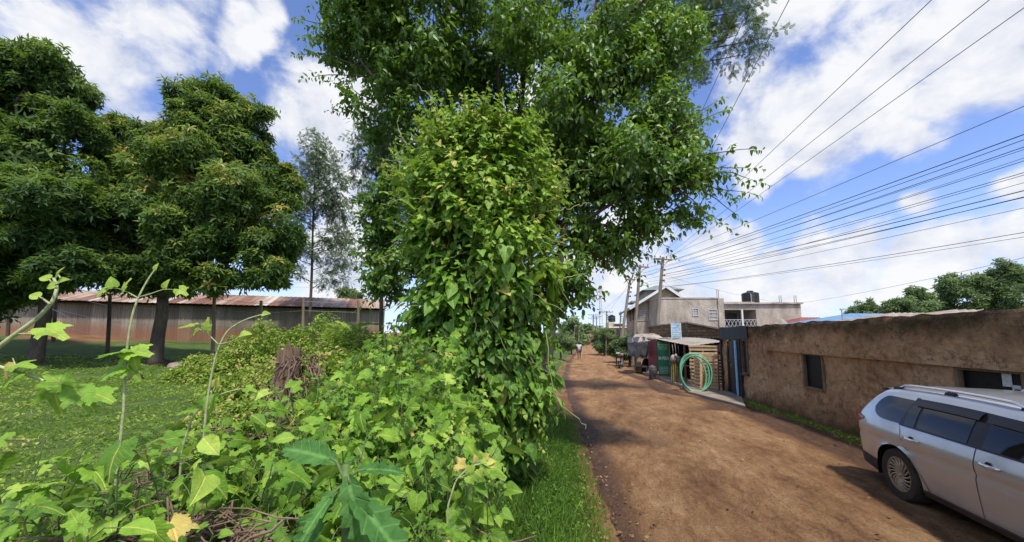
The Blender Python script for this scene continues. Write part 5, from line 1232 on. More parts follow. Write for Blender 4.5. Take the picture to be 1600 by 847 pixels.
# ------------------------------------------------------------------ trunk smothered in heart-leaved vine
def vine_column():
    Z0 = 5.0; rows = [(172, 715, 785), (200, 690, 818), (240, 660, 850), (290, 638, 872), (340, 628, 884), (410, 640, 890), (480, 650, 886), (550, 640, 884), (610, 632, 880), (670, 640, 868), (720, 655, 850), (760, 672, 822)]
    zc = np.array([at(700, r[0], Z0)[2] for r in rows])[::-1]; uc = np.array([(at((r[1]+r[2])/2-10, r[0], Z0)@RGT) for r in rows])[::-1]; hw = np.array([(r[2]-r[1])/2*mpx(Z0)*.73 for r in rows])[::-1]
    foot = uw(uc[0], Z0, 0); foot[2] = tzf(foot[0], foot[1])
    t = thing('vine_covered_trunk', 'tall broken trunk smothered in bright heart-leaved climbing vine at the lane edge', 'tree', foot)
    def surf(z, th, k=1.0):
        u = np.interp(z, zc, uc); r = np.interp(z, zc, hw)
        lump = 1+.30*fnoise(np.cos(th)*1.1, np.sin(th)*1.1, z*.8, 1.25)+.12*fnoise(np.cos(th)*1.3, np.sin(th)*1.3, z, 4)
        r = r*lump*k; return RGT*(u+r*np.cos(th))[:, None]+FWD*(Z0+.85*r*np.sin(th))[:, None]+UP*z[:, None]
    c = Cloud()
    # rough dark core so that no sky shows through
    core = MB(); nz, nt_ = 40, 28; P = np.zeros((nz, nt_, 3))
    for i, z in enumerate(np.linspace(.15, 4.75, nz)): P[i] = surf(np.full(nt_, z), np.linspace(0, 2*PI, nt_), .62)
    P -= foot; core.grid(P); core.build('trunk', M['bark'], t, smooth='all')
    nc = 230; zc_ = .35+4.5*(np.arange(nc)+G.random(nc))/nc; tc = np.where(G.random(nc) < .78, G.uniform(-PI*1.03, .03*PI, nc), G.uniform(0, 2*PI, nc)); kc = G.uniform(.72, 1.06, nc); cr = G.uniform(.14, .36, nc)
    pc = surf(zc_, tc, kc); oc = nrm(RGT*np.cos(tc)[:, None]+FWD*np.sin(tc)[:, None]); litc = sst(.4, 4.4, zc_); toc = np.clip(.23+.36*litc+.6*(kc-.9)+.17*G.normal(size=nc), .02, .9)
    per = 58; ci = np.repeat(np.arange(nc), per); n = len(ci); q = rdir(n); rad = G.random(n)**.45
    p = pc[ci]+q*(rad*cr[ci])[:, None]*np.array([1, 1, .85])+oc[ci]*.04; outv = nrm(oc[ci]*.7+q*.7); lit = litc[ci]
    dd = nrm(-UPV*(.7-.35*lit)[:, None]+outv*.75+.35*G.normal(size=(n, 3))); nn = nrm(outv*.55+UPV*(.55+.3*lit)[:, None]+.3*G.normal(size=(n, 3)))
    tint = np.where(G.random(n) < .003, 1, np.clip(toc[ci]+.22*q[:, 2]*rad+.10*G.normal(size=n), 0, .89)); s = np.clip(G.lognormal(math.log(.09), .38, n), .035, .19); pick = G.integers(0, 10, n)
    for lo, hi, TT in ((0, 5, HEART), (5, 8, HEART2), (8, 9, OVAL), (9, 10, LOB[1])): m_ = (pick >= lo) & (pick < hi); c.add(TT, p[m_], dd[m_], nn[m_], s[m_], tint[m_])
    n = 5200; z = .25+4.6*G.random(n); th = np.where(G.random(n) < .74, G.uniform(-PI*1.02, .02*PI, n), G.uniform(0, 2*PI, n)); p = surf(z, th, G.uniform(.62, .8, n)); outv = nrm(RGT*np.cos(th)[:, None]+FWD*np.sin(th)[:, None])
    c.add(HEART, p, nrm(-UPV*.8+outv*.4+.3*G.normal(size=(n, 3))), nrm(outv*.8+UPV*.3+.3*G.normal(size=(n, 3))), G.uniform(.06, .11, n), np.clip(.12+.1*G.normal(size=n), 0, 1))  # inner leaves tinted dark: shade of the hollows put into their colour
    # hanging runners with paired leaves
    m = 190; zz = G.uniform(.8, 4.9, m); tt = G.uniform(-PI*1.0, 0.05, m); b = surf(zz, tt, 1.02); o = nrm(RGT*np.cos(tt)[:, None]+FWD*np.sin(tt)[:, None])
    L = G.uniform(.3, .9, m); d = nrm(-UPV*1.0+o*.35+.2*G.normal(size=(m, 3)))
    leafy_shoots(c, b, d, L, 8, .07, [HEART, HEART2], np.clip(.4+.25*G.normal(size=m), 0, 1), .5, .6, out=o, up=.4, sag=-.05)
    # young shoots reaching up and out at the top
    m = 420; zz = 2.6+2.2*G.random(m)**.6; tt = G.uniform(-PI*1.05, .3, m); b = surf(zz, tt, .95); o = nrm(RGT*np.cos(tt)[:, None]+FWD*np.sin(tt)[:, None])
    d = nrm(UPV*.8+o*.75+.35*G.normal(size=(m, 3))); L = G.uniform(.25, .75, m)
    leafy_shoots(c, b, d, L, 9, .095, [OVAL, HEART, ELL], np.clip(.66+.18*G.normal(size=m), 0, 1), .2, .8, up=.8)
    ks = np.linspace(0, 1, 7); S = b[:, None, :]+d[:, None, :]*(L[:, None]*ks[None, :])[..., None]-UPV*(.15*L[:, None]*ks**2)[..., None]
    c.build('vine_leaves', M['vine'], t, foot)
    v = Cloud(); v.strands(S, .0045, .5, 4)
    m = 110; zz = G.uniform(1.0, 4.9, m); tt = G.uniform(-PI*.95, -.15, m); b0 = surf(zz, tt, 1.06); ks2 = np.linspace(0, 1, 12); L2 = G.uniform(.2, .75, m); dv = nrm(-UPV*G.uniform(-.6, 1, m)[:, None]+RGT*G.normal(size=m)[:, None]*.7-FWD*.12)
    v.strands(b0[:, None, :]+dv[:, None, :]*(L2[:, None]*ks2)[..., None]-UPV*(.25*L2[:, None]*ks2**2)[..., None]+.012*np.cumsum(G.normal(size=(m, 12, 3)), 1), .0036, .5, 4)
    # bare curling runners
    for (pts, Z) in (([(690, 180), (672, 150), (655, 135), (640, 132)], 4.6), ([(760, 160), (748, 150), (742, 143)], 4.6), ([(640, 235), (620, 195), (626, 180)], 4.7), ([(850, 520), (862, 600), (880, 640), (905, 655), (918, 672)], 4.25), ([(655, 260), (632, 245), (622, 262), (628, 285)], 4.6), ([(870, 440), (895, 432), (915, 428)], 4.6), ([(830, 210), (815, 175), (828, 150)], 4.7), ([(868, 330), (900, 322), (925, 318)], 4.6)):
        P = np.array([at(px, py, Z) for px, py in pts]); tt_ = np.linspace(0, len(pts)-1, 14); P = np.stack([np.interp(tt_, range(len(pts)), P[:, i]) for i in range(3)], 1); P += .012*G.normal(size=P.shape)
        v.strands(P[None], np.linspace(.008, .004, 14)[None], .5, 5)
    v.build('runners', M['tendril'], t, foot)
vine_column()

# ------------------------------------------------------------------ broad dark trees on the left
def big_tree(name_label, foot, bl, n, size, tintbase, seed, trunk_r=.22, warm=0.0):
    t = thing('broadleaf_tree', name_label, 'tree', foot); c = Cloud()
    pos, out, hz, idx = blob_points(lumpy(bl, 8, .45, seed), int(n*1.35), .62); g0 = fnoise(pos[:, 0], pos[:, 1], pos[:, 2], .75)+.5*fnoise(pos[:, 0], pos[:, 1], pos[:, 2]+9, 1.9); kp = (g0 > -.16) | (G.random(len(pos)) < .12); pos, out, hz = pos[kp], out[kp], hz[kp]; n = len(pos)
    d = nrm(out*.8+UPV*.35+.4*G.normal(size=(n, 3))); cl = fnoise(pos[:, 0], pos[:, 1], pos[:, 2], .8)
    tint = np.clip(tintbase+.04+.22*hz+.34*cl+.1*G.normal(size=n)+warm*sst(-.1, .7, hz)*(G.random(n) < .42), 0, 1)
    nl = nrm(out*.8+UPV*.35+.55*G.normal(size=(n, 3)))
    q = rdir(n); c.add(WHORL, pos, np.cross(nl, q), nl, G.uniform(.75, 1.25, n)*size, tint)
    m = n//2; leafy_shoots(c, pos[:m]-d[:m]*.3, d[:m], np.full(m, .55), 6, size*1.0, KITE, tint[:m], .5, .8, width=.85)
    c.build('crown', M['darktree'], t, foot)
    tr = MB(); f0 = np.zeros(3); cen = np.mean([b[:3] for b in bl], 0); k1 = np.array([.1, .0, (cen[2]-foot[2])*.38])
    limb(tr, f0-np.array([0, 0, .2]), k1, trunk_r*1.2, trunk_r*.85, .03, 8, seed)
    for k, b in enumerate(bl): limb(tr, k1, np.array(b[:3])-foot, trunk_r*.5, .03, .12, 9, seed+k+3)
    tr.build('trunk', M['bark'], t, smooth='all')
def left_trees():
    f = at(172, 520, 16.5); f = at(60, 535, 15.0); f[2] = tzf(f[0], f[1])
    bl = [pxblob(50, 130, 14.5, 1.9), pxblob(-20, 130, 15, 2.2), pxblob(100, 190, 14.6, 1.25), pxblob(40, 250, 14.2, 2.3), pxblob(-60, 270, 14.5, 3.0), pxblob(70, 340, 14.2, 2.0), pxblob(10, 390, 14, 1.9), pxblob(-90, 420, 14, 2.2), pxblob(90, 390, 14.2, 1.3, rz=1.0), pxblob(120, 300, 14.8, 1.0), pxblob(20, 430, 13.6, 1.3, rz=.7), pxblob(110, 420, 13.8, .9, rz=.7), pxblob(-60, 440, 13.5, 1.5, rz=.8), pxblob(60, 90, 14.5, 1.0)]
    big_tree('very dark dense tree at the left edge of the yard', f, bl, 19000, .30, .25, 3)
    f = at(246, 525, 16.8); f[2] = tzf(f[0], f[1])
    bl = [pxblob(325, 175, 17, 1.35), pxblob(300, 215, 17, 1.9), pxblob(365, 215, 17, 1.4), pxblob(345, 290, 16.6, 2.3), pxblob(265, 280, 16.6, 1.9), pxblob(400, 270, 17, 1.5), pxblob(205, 260, 17, 1.35), pxblob(185, 215, 17.3, .8, rz=1.1), pxblob(215, 350, 16.4, 1.8), pxblob(180, 400, 16.4, 1.5), pxblob(290, 370, 16, 2.2), pxblob(370, 370, 16.2, 2.0), pxblob(430, 320, 17, 1.05), pxblob(455, 280, 17.2, .75), pxblob(410, 390, 16.4, 1.2), pxblob(270, 430, 16, 1.3, rz=.75), pxblob(380, 435, 16, 1.2, rz=.7), pxblob(160, 300, 17, 1.2), pxblob(440, 370, 16.8, .9), pxblob(170, 350, 16.8, 1.3), pxblob(350, 150, 17, 1.1), pxblob(310, 165, 17, 1.1), pxblob(390, 190, 17, 1.0), pxblob(225, 425, 16, 1.2, rz=.8), pxblob(330, 435, 15.8, 1.2, rz=.8), pxblob(420, 425, 16.2, .9, rz=.8), pxblob(240, 235, 17, 1.1), pxblob(160, 240, 17, .9)]
    big_tree('rounded tree with yellow-tipped leaves standing in front of the iron-roofed shed', f, bl, 21000, .31, .36, 17, .24, .36)
left_trees()

# ------------------------------------------------------------------ feathery silky oaks
def feather_tree(label, foot, top, blobs, n, size, tr_r, seed, mat='feather', droop=.4):
    t = thing('feathery_tree', label, 'tree', foot); c = Cloud(); pos, out, hz, idx = blob_points(blobs, n, .5)
    d = nrm(out*.8+UPV*.1+.5*G.normal(size=(n, 3)))
    leafy_shoots(c, pos, d, np.full(n, size*2.2), 6, size, FEATH, np.clip(.45+.25*hz+.2*G.normal(size=n), 0, 1), droop, .7)
    c.build('crown', M[mat], t, foot); tr = MB(); top = np.array(top); limb(tr, np.array([0, 0, -.2]), top-foot, tr_r, .03, .015, 12, seed)
    for k, b in enumerate(blobs):
        p = np.array(b[:3])-foot; h = max(.25, min(.97, (p[2]-.12*np.linalg.norm(p[:2]))/(top[2]-foot[2])-.03)); limb(tr, (top-foot)*h, p, tr_r*.28, .01, .1, 7, seed+k)
    tr.build('trunk', M['bark'], t, smooth='all')
def feathery():
    f = at(483, 520, 27); f[2] = tzf(f[0], f[1]); R0 = random.Random(4)
    bl = [pxblob(px, py, 27+R0.uniform(-.8, .8), r, rz=r*zr) for px, py, r, zr in ((490, 225, .65, 1.3), (505, 250, .8, 1.1), (480, 265, .8, 1), (520, 285, 1.0, .9), (470, 300, .9, .8), (505, 315, 1.1, .8), (530, 330, .9, .7), (470, 345, .9, .7), (525, 370, 1.0, .6), (460, 385, .9, .5), (500, 395, .8, .5), (535, 405, .9, .5), (455, 425, .8, .5), (520, 435, .8, .5), (545, 380, .6, .5), (445, 400, .5, .4))]
    feather_tree('slim open-crowned feathery tree behind the rusty roof', f, at(495, 215, 27), bl, 1250, .36, .13, 5)
    f = at(905, 560, 11); f = np.array([f[0]-1.2, f[1]+.6, 0]); f[2] = tzf(f[0], f[1])
    bl = [pxblob(px, py, 10.5+dz, r, rz=r*.7) for px, py, dz, r in ((1090, 20, 0, .8), (1140, 10, .1, .6), (1150, 55, 0, .5), (1100, 70, .2, .7), (1165, 85, 0, .35), (1190, 60, -.1, .3), (1050, 40, .4, 1.0), (1110, -40, .3, 1.0), (1000, -30, .5, 1.5), (1180, 10, 0, .35), (1075, 110, .2, .5))]
    feather_tree('feathery grey-green tree reaching out above the glossy tree', f, at(940, -60, 10.8), bl, 800, .24, .2, 25)
    f = at(600, 520, 10.5); f[2] = tzf(f[0], f[1])
    bl = [pxblob(px, py, 9.5, r, rz=r*1.1) for px, py, r in ((590, 240, .6), (575, 215, .35), (610, 200, .6), (600, 290, .55), (570, 260, .35), (640, 260, .8), (625, 330, .6), (1000, 40, .01))][:-1]
    feather_tree('grey feathery sapling showing at the left of the glossy tree', f, at(600, 190, 9.6), bl, 600, .19, .07, 45)
feathery()

# ------------------------------------------------------------------ trees beyond the wall and at the end of the lane
def far_tree(label, px, py0, pyb, Z, r, n=2600, s=.5, group=None, shape=1.15, mat='fartree', seed=0, name='far_tree', tint=.42):
    R0 = random.Random(seed+px); top = at(px, py0, Z)
    f = at(px, pyb, Z); f[2] = base(f[0], f[1]); t = thing(name, label, 'tree', f, group=group); H = top[2]-f[2]; bl = []
    for k in range(9): a = R0.uniform(0, 2*PI); q = R0.uniform(.2, .75)*r; zz = f[2]+H-r*shape*(.35+R0.uniform(0, 1.2)); bl.append((f[0]+q*math.cos(a), f[1]+q*math.sin(a), max(f[2]+r*.3, zz), r*R0.uniform(.35, .6), r*R0.uniform(.35, .6), r*shape*R0.uniform(.3, .5), 1))
    bl.append((f[0], f[1], top[2]-r*shape*.45, r*.5, r*.5, r*shape*.45, 1.2))
    c = Cloud(); pos, out, hz, idx = blob_points(lumpy(bl, 5, .45, seed), n, .45); cl = fnoise(pos[:, 0], pos[:, 1], pos[:, 2], 1.6/r)
    nl = nrm(out*.6+UPV*.5+.45*G.normal(size=(n, 3))); c.add(WHORL, pos, np.cross(nl, rdir(n)), nl, G.uniform(.5, 1.5, n)*s*1.25, np.clip(tint+.22*hz+.35*cl+.1*G.normal(size=n), 0, 1))
    c.build('crown', M[mat], t, f); tr = MB(); limb(tr, np.array([0, 0, -.2]), np.array([0, 0, H*.7]), .06*r+.05, .04, .03, 7, seed)
    for b in bl[:6]: limb(tr, np.array([0, 0, H*.45]), np.array(b[:3])-f, .03*r, .02, .08, 6, seed)
    tr.build('trunk', M['bark'], t, smooth='all')
far_tree('small round-headed tree beyond the blue iron roof', 1357, 467, 520, 48, 2.1, 1700, .32, seed=1)
far_tree('low bushy tree to the right of the small round tree beyond the roofs', 1412, 466, 520, 42, 2.6, 2000, .32, seed=2, shape=.9)
far_tree('mid-sized tree with a pointed top left of the tall grey-green tree', 1440, 451, 520, 44, 2.3, 1900, .34, seed=3, shape=1.3)
far_tree('tall grey-green tree standing above the roofs', 1497, 431, 520, 46, 2.6, 2400, .36, seed=4, shape=1.5, tint=.5)
far_tree('broad tree between the tall grey-green tree and the right edge', 1545, 433, 520, 46, 3.0, 2600, .36, seed=5, shape=1.2, tint=.5)
far_tree('tallest dark tree rising at the right edge above the roofs', 1597, 404, 520, 44, 3.6, 3000, .36, seed=6, shape=1.4, tint=.36)
for i, (px, py, Z, r, lab) in enumerate(((548, 450, 60, 2.6, 'pale round tree peeping over the right end of the rusty roof'), (905, 503, 130, 8, 'dark tree at the far left end of the lane'), (918, 512, 160, 8, 'distant tree where the lane disappears'), (890, 500, 95, 5, 'dark green tree behind the climbing vine at the lane side'), (965, 512, 110, 6, 'distant tree behind the yellow house'))): far_tree(lab, px, py, 535, Z, r, 1500, r*.16, seed=20+i)
far_tree('round olive hedge bush at the right side of the lane beyond the motorcycle', 945, 512, 541, 46, 2.0, 2600, .25, seed=31, shape=.85, name='roadside_bush')
far_tree('dark leafy bush behind the leaning pole and motorcycle', 973, 528, 556, 31, 1.2, 1900, .2, seed=32, shape=.8, name='roadside_bush', tint=.25)
far_tree('dark bush beside the tarpaulin stall', 984, 526, 565, 27.5, 1.1, 1700, .18, seed=33, shape=.9, name='roadside_bush', tint=.28)
far_tree('low bush on the left verge below the vine', 876, 522, 556, 33, 1.2, 1500, .18, seed=34, shape=.7, name='roadside_bush', tint=.4)
far_tree('small yellow-green bush beyond the walker on the left verge', 893, 531, 547, 48, 1.0, 1300, .2, seed=35, shape=.8, name='roadside_bush', tint=.55)

# ------------------------------------------------------------------ shrubs right in front of the camera
def H_(u, w):
    """height of the top of the scrub, u metres right and w metres ahead of the camera"""
    h = 1.42+.25*(w-.9)-.06*np.maximum(0, w-2.4)
    return h
SH = [  # px, w, radius, n stems, size, dh, label
    (700, 1.0, .30, 45, 0.085, -.04, 'yellow-green leafy shrub at the bottom centre next to the grass verge'),
    (590, 1.05, .32, 45, 0.096, .0, 'leafy shrub just right of the big serrated leaves'),
    (440, .95, .30, 33, 0.117, -.03, 'leafy shrub left of the big serrated leaves'),
    (680, 1.55, .36, 60, 0.094, -.02, 'dense bright shrub in the middle of the scrub below the vine'),
    (560, 1.6, .42, 65, 0.110, .02, 'broad bright shrub in the centre of the scrub behind the serrated plant'),
    (430, 1.55, .40, 53, 0.117, -.02, 'broad-leaved shrub in front of the dead stump'),
    (620, 2.3, .50, 66, 0.11, .0, 'tall dense shrub left of the foot of the vine'),
    (500, 2.3, .46, 60, 0.115, -.05, 'shrub with large flat leaves beside the dead stump'),
    (560, 3.0, .50, 60, 0.11, -.17, 'shrub at the back of the scrub right of the dead stump'),
    (640, 3.3, .55, 70, 0.10, .06, 'shrub against the left side of the vine-covered trunk'),
    (690, 2.35, .40, 60, 0.110, -.08, 'shrub leaning against the front of the vine-covered trunk'),
    (300, 1.2, .30, 24, 0.098, .20, 'open shrub with big lobed leaves over the dry twigs'),
    (215, 1.1, .28, 20, 0.10, .20, 'sparse shrub with very large pale leaves left of the dry twigs'),
    (110, 1.2, .32, 18, 0.10, .16, 'sparse leafy shrub near the left edge'),
    (350, 1.75, .38, 30, 0.10, .03, 'low shrub on the lawn edge behind the open shrub'),
    (20, 1.05, .28, 13, 0.10, .18, 'shrub with drooping leaves cut off by the left edge'),
]
def shrub(px, w, r, ns, size, dh, label, i):
    u0 = (px-800)/FPX*w; c0 = uw(u0, w); foot = np.array([c0[0], c0[1], 0.0]); foot[2] = tzf(foot[0], foot[1])
    t = thing('leafy_shrub', label, 'shrub', foot, group='shrubs in the scrub at the front'); c = Cloud(); st = Cloud()
    rr = r*np.sqrt(G.random(ns)); a = G.uniform(0, 2*PI, ns); tu = u0+rr*np.cos(a); tw = w+rr*np.sin(a)*1.1
    tw = np.maximum(tw, .62); z = H_(tu, tw)+dh-.30*(rr/r)**2*.6+G.uniform(-.16, .05, ns)
    tip = RGT*tu[:, None]+FWD*tw[:, None]+UP*z[:, None]; ft = foot+np.stack([G.normal(size=ns)*.09, G.normal(size=ns)*.09, np.zeros(ns)], 1)
    k = 9; tt = np.linspace(0, 1, k); bow = (tip-ft)*np.array([1, 1, 0]); P = ft[:, None, :]+(tip-ft)[:, None, :]*tt[None, :, None]-bow[:, None, :]*(.35*np.sin(PI*tt))[None, :, None]+.02*G.normal(size=(ns, k, 3))*np.sin(PI*tt)[None, :, None]
    st.strands(P, np.linspace(.005, .002, k)[None, :], .5, 5)
    # leaves on petioles
    m = 11; tl = np.concatenate([np.linspace(.42, .97, m-2), [.99, 1.0]]); base_ = np.stack([np.stack([np.interp(tl, tt, P[j, :, q]) for q in range(3)], 1) for j in range(ns)])
    ph = G.uniform(0, 2*PI, ns)[:, None]+np.arange(m)*2.5; hor = np.stack([np.cos(ph), np.sin(ph), np.zeros_like(ph)], 2); outl = nrm((tip-foot)*np.array([1, 1, 0]))[:, None, :]
    pd = nrm(hor*.9+outl*.5+UPV*(.55-.2*G.random((ns, m, 1)))); pl = size*G.uniform(.5, 1.1, (ns, m, 1))*(1-.6*(tl[None, :, None] > .97)); tipp = base_+pd*pl
    A, B = base_.reshape(-1, 3), tipp.reshape(-1, 3); q3 = np.stack([A, (A+B)/2+UPV*.15*np.linalg.norm(B-A, axis=1)[:, None], B], 1); st.strands(q3, .0016, .5, 4)
    ld = nrm(pd*.8+outl*.2-UPV*G.uniform(.3, 1.0, (ns, m, 1))+.25*G.normal(size=(ns, m, 3))); nn = nrm(UPV*.9+hor*.42-FWD*.3+.5*G.normal(size=(ns, m, 3)))
    sz = size*G.uniform(.65, 1.25, (ns, m))*np.where(tl > .98, .45, 1.0)[None, :]*(.8+.2*np.sin(PI*(tl-.3)/.7))[None, :]
    tint = np.clip(.27+.5*(tl[None, :]-.6)+.05*(i % 3-1)+.17*G.normal(size=(ns, 1))+.12*G.normal(size=(ns, m)), 0, 1)
    D, Nn, S, TT = ld.reshape(-1, 3), nn.reshape(-1, 3), sz.ravel(), tint.ravel(); pick = G.integers(0, 5, len(S)); TT = np.where(G.random(len(S)) < .012, 1, np.minimum(TT, .93)); S = np.where(G.random(len(S)) < .25, S*.6, S)
    if i % 4 == 3: pick[G.random(len(S)) < .7] = 5
    ok = np.ones(len(S), bool); cu = B@RGT; cw = B@FWD; ok &= cw > .55
    for q in range(4): s = (pick == q) & ok; c.add(LOB[q], B[s], D[s], Nn[s], S[s], TT[s])
    s = (pick == 5) & ok; c.add(HEART, B[s], D[s], Nn[s], S[s]*.85, TT[s])
    s = (pick == 4) & ok; c.add(OVAL, B[s], D[s], Nn[s], S[s]*1.1, TT[s])
    # pale buds at the tips
    st.build('stems', M['stem'], t, foot); c.build('leaves', M['shrub'], t, foot)
for i, a in enumerate(SH): shrub(*a, i)

def serrated_plant():
    w = 1.0; c0 = at(540, 738, w); foot = c0.copy(); foot[2] = tzf(foot[0], foot[1])
    t = thing('serrated_leaf_plant', 'blue-green plant with very long toothed leaves in the foreground scrub', 'plant', foot); c = Cloud(); st = MB()
    top = c0+np.array([0, 0, .02])
    L = [((440, 716), .20, .15), ((602, 728), .13, .1), ((468, 835), .25, .05), ((605, 815), .25, .15), ((560, 850), .2, .0), ((545, 722), .10, .5), ((500, 790), .12, .3)]
    for k, ((px, py), ln, lift) in enumerate(L):
        e = at(px, py, w-.06 if py > 760 else w+.04); v = e-top; hv = nrm(nrm(v)+UPV*(.12+lift*.6)); b = top+hv*.03-UPV*.02*(k % 4)
        st.tube([top-UPV*.1-foot, top-UPV*.04-foot, b-foot, b+hv*.02-foot], [.006, .005, .004, .003], 6)
        c.add(SERR[k % 3], b[None], hv[None], nrm((UPV*.85-FWD*.6+.18*G.normal(size=3)))[None], np.array([ln]), np.array([G.uniform(.1, .9)]), np.array([G.uniform(.85, 1.2)]))
    st.tube([(0, 0, 0), (.02, .01, (top[2]-foot[2])*.5), tuple(top-foot)], [.012, .010, .008], 8); st.build('stem', M['stem'], t, smooth='all'); c.build('leaves', M['bluegreen'], t, foot)
serrated_plant()

# ------------------------------------------------------------------ tall pale climbing shoots against the lawn
def shoot(label, pts, w, r, branches, leaves):
    foot3 = at(*pts[0], w); foot = foot3.copy(); gz = tzf(foot[0], foot[1]); foot[2] = gz
    t = thing('climbing_shoot', label, 'shoot', foot); mb = MB(); c = Cloud()
    def curve(ps, ww, n=18):
        P = np.array([at(px, py, ww+.01*i) for i, (px, py) in enumerate(ps)]); x = np.linspace(0, len(ps)-1, n); out = np.stack([np.interp(x, range(len(ps)), P[:, i]) for i in range(3)], 1)
        for _ in range(2): out[1:-1] = (out[:-2]+2*out[1:-1]+out[2:])/4
        return out
    P = curve(pts, w); low = np.array([P[0]*(1-u)+u*np.array([foot[0], foot[1], gz]) for u in np.linspace(1, 0, 5)[:-1]]); P = np.concatenate([low, P]); mb.tube([p-foot for p in P], list(np.linspace(r*1.1, r*.55, len(P))), 8)
    for br in branches: Q = curve(br, w, 9); mb.tube([p-foot for p in Q], list(np.linspace(r*.5, r*.25, 9)), 6)
    mb.build('stem', M['palestem'], t, smooth='all')
    for (px, py, dx, dy, s, tint, flat) in leaves:
        b = at(px, py, w); d = nrm(RGT*dx-UPV*dy*.8-FWD*.15); nn = nrm(UPV*flat-FWD*(1.1-flat)+.15*G.normal(size=3)); c.add(LOB[G.integers(0, 4)] if s > .045 else HEART, b[None], d[None], nn[None], np.array([s*(.72 if s > .05 else 1)]), np.array([tint]))
    c.build('leaves', M['shrub'], t, foot)
shoot('thick pale vine shoot with a hooked tip rising at the left edge', [(-25, 560), (20, 525), (60, 497), (84, 470), (90, 448), (84, 435)], .78, .0048, [[(30, 522), (62, 522), (78, 516)], [(78, 475), (66, 466), (58, 462)], [(88, 450), (80, 440), (74, 434)], [(88, 445), (96, 436), (90, 428)]], [(72, 512, 1, .35, .075, .8, .7), (60, 464, -1, -.5, .022, .9, .5), (76, 436, -1, -.4, .022, .9, .4), (90, 432, .3, -1, .024, .95, .4), (93, 440, 1, -.5, .02, .9, .4), (86, 446, -.8, .2, .02, .9, .4)])
shoot('tall slender vine shoot with paired side branches in front of the shed', [(193, 640), (196, 560), (205, 495), (217, 462), (232, 435), (243, 420)], 1.32, .0042, [[(216, 466), (196, 454), (176, 448), (160, 456)], [(218, 464), (240, 458), (258, 450), (282, 455)]], [(162, 452, -1, 0.5, 0.049, 0.75, 0.6), (178, 448, -0.3, -1, 0.042, 0.7, 0.6), (192, 452, 0.3, -0.8, 0.049, 0.8, 0.6), (258, 450, 0.2, -0.8, 0.035, 0.9, 0.5), (280, 452, 0.8, 0.6, 0.056, 0.85, 0.5), (200, 548, -1, 0.15, 0.139, 0.6, 0.8), (206, 548, 1, 0.1, 0.111, 0.75, 0.8), (205, 550, 0.5, 0.8, 0.097, 0.6, 0.5), (190, 572, -1, 0.3, 0.125, 0.55, 0.7), (200, 575, 0.9, 0.6, 0.083, 0.55, 0.7), (243, 421, 0.2, -1, 0.025, 0.9, 0.3)])
shoot('curved pale vine shoot arching to the right over the lawn', [(322, 640), (330, 585), (340, 545), (355, 515), (385, 498), (412, 491)], 1.45, .0044, [[(341, 538), (326, 522), (308, 512), (296, 508)], [(342, 538), (362, 534), (376, 524)]], [(300, 508, -1, 0.1, 0.072, 0.7, 0.7), (322, 514, 0.1, -1, 0.065, 0.8, 0.4), (306, 516, -0.4, 0.6, 0.051, 0.6, 0.6), (376, 524, 1, -0.4, 0.043, 0.8, 0.5), (411, 491, 1, -0.3, 0.029, 0.9, 0.4)])
shoot('long trailing vine stem crossing the lawn low at the left', [(-20, 568), (25, 580), (60, 592), (100, 606), (150, 615)], .85, .004, [[(24, 580), (24, 570), (20, 560)]], [(22, 572, -.4, .8, .035, 1.0, .3), (24, 570, .8, -.25, .06, .6, .75), (30, 585, -.8, .5, .07, .5, .7), (84, 602, .3, .9, .09, .5, .7), (120, 612, .8, .6, .09, .5, .7), (150, 615, .9, .3, .07, .55, .7), (96, 600, -.4, -.6, .05, .6, .7)])
shoot('arching runner with a small pale leaf above the lawn edge', [(285, 700), (300, 650), (325, 625), (355, 612), (385, 606)], 1.5, .0042, [[(326, 624), (332, 612), (336, 604)]], [(336, 604, 0.2, -0.9, 0.041, 0.98, 0.3), (300, 640, -1, 0.1, 0.095, 0.6, 0.8), (328, 622, 0.4, 0.8, 0.068, 0.5, 0.6), (385, 606, 1, 0.1, 0.055, 0.7, 0.7), (310, 630, 0.2, -1, 0.068, 0.5, 0.6)])
shoot('pale budding runner poking out over the grass verge', [(700, 790), (712, 750), (735, 728), (765, 722)], 1.35, .0035, [[(712, 748), (740, 738), (762, 730)], [(735, 728), (745, 722), (755, 718)]], [(762, 722, 1, -.3, .03, .95, .5), (766, 724, .8, .5, .028, .95, .4), (748, 734, .3, 1, .03, .9, .4), (735, 728, .1, 1, .034, .85, .4), (758, 716, .6, -1, .022, 1, .4), (744, 720, -.2, -1, .022, 1, .4), (730, 745, .6, .6, .035, .8, .5)])

# ------------------------------------------------------------------ small plants on the verge
def verge_plant(label, px, py, Z, r, n, size, mat='shrub', tint=.6):
    f = gp(px, py, .15); d0 = at(px, py, Z); f = np.array([d0[0], d0[1], 0]); f[2] = tzf(f[0], f[1]); t = thing('verge_plant', label, 'plant', f); c = Cloud()
    dirs = nrm(np.stack([G.normal(size=n), G.normal(size=n), .9+.5*G.random(n)], 1)); L = r*G.uniform(.7, 1.2, n)
    leafy_shoots(c, np.tile(f, (n, 1)), dirs, L, 7, size, [LOB[0], OVAL, LOB[3]], np.clip(tint+.15*G.normal(size=n), 0, 1), .2, .9, up=.9)
    k = np.linspace(0, 1, 5); S = f[None, None, :]+dirs[:, None, :]*(L[:, None]*k)[..., None]-UPV*(.15*L[:, None]*k**2)[..., None]
    c.build('leaves', M[mat], t, f); s = Cloud(); s.strands(S, .003, .5, 4); s.build('stems', M['stem'], t, f)
verge_plant('grey-green leafy plant on the grass verge at the bottom edge', 862, 870, 2.15, .30, 14, .06, 'bluegreen', .7)
verge_plant('small frilled pale plant at the edge of the dirt by the verge', 938, 862, 2.4, .2, 12, .04, 'bluegreen', 1.0)
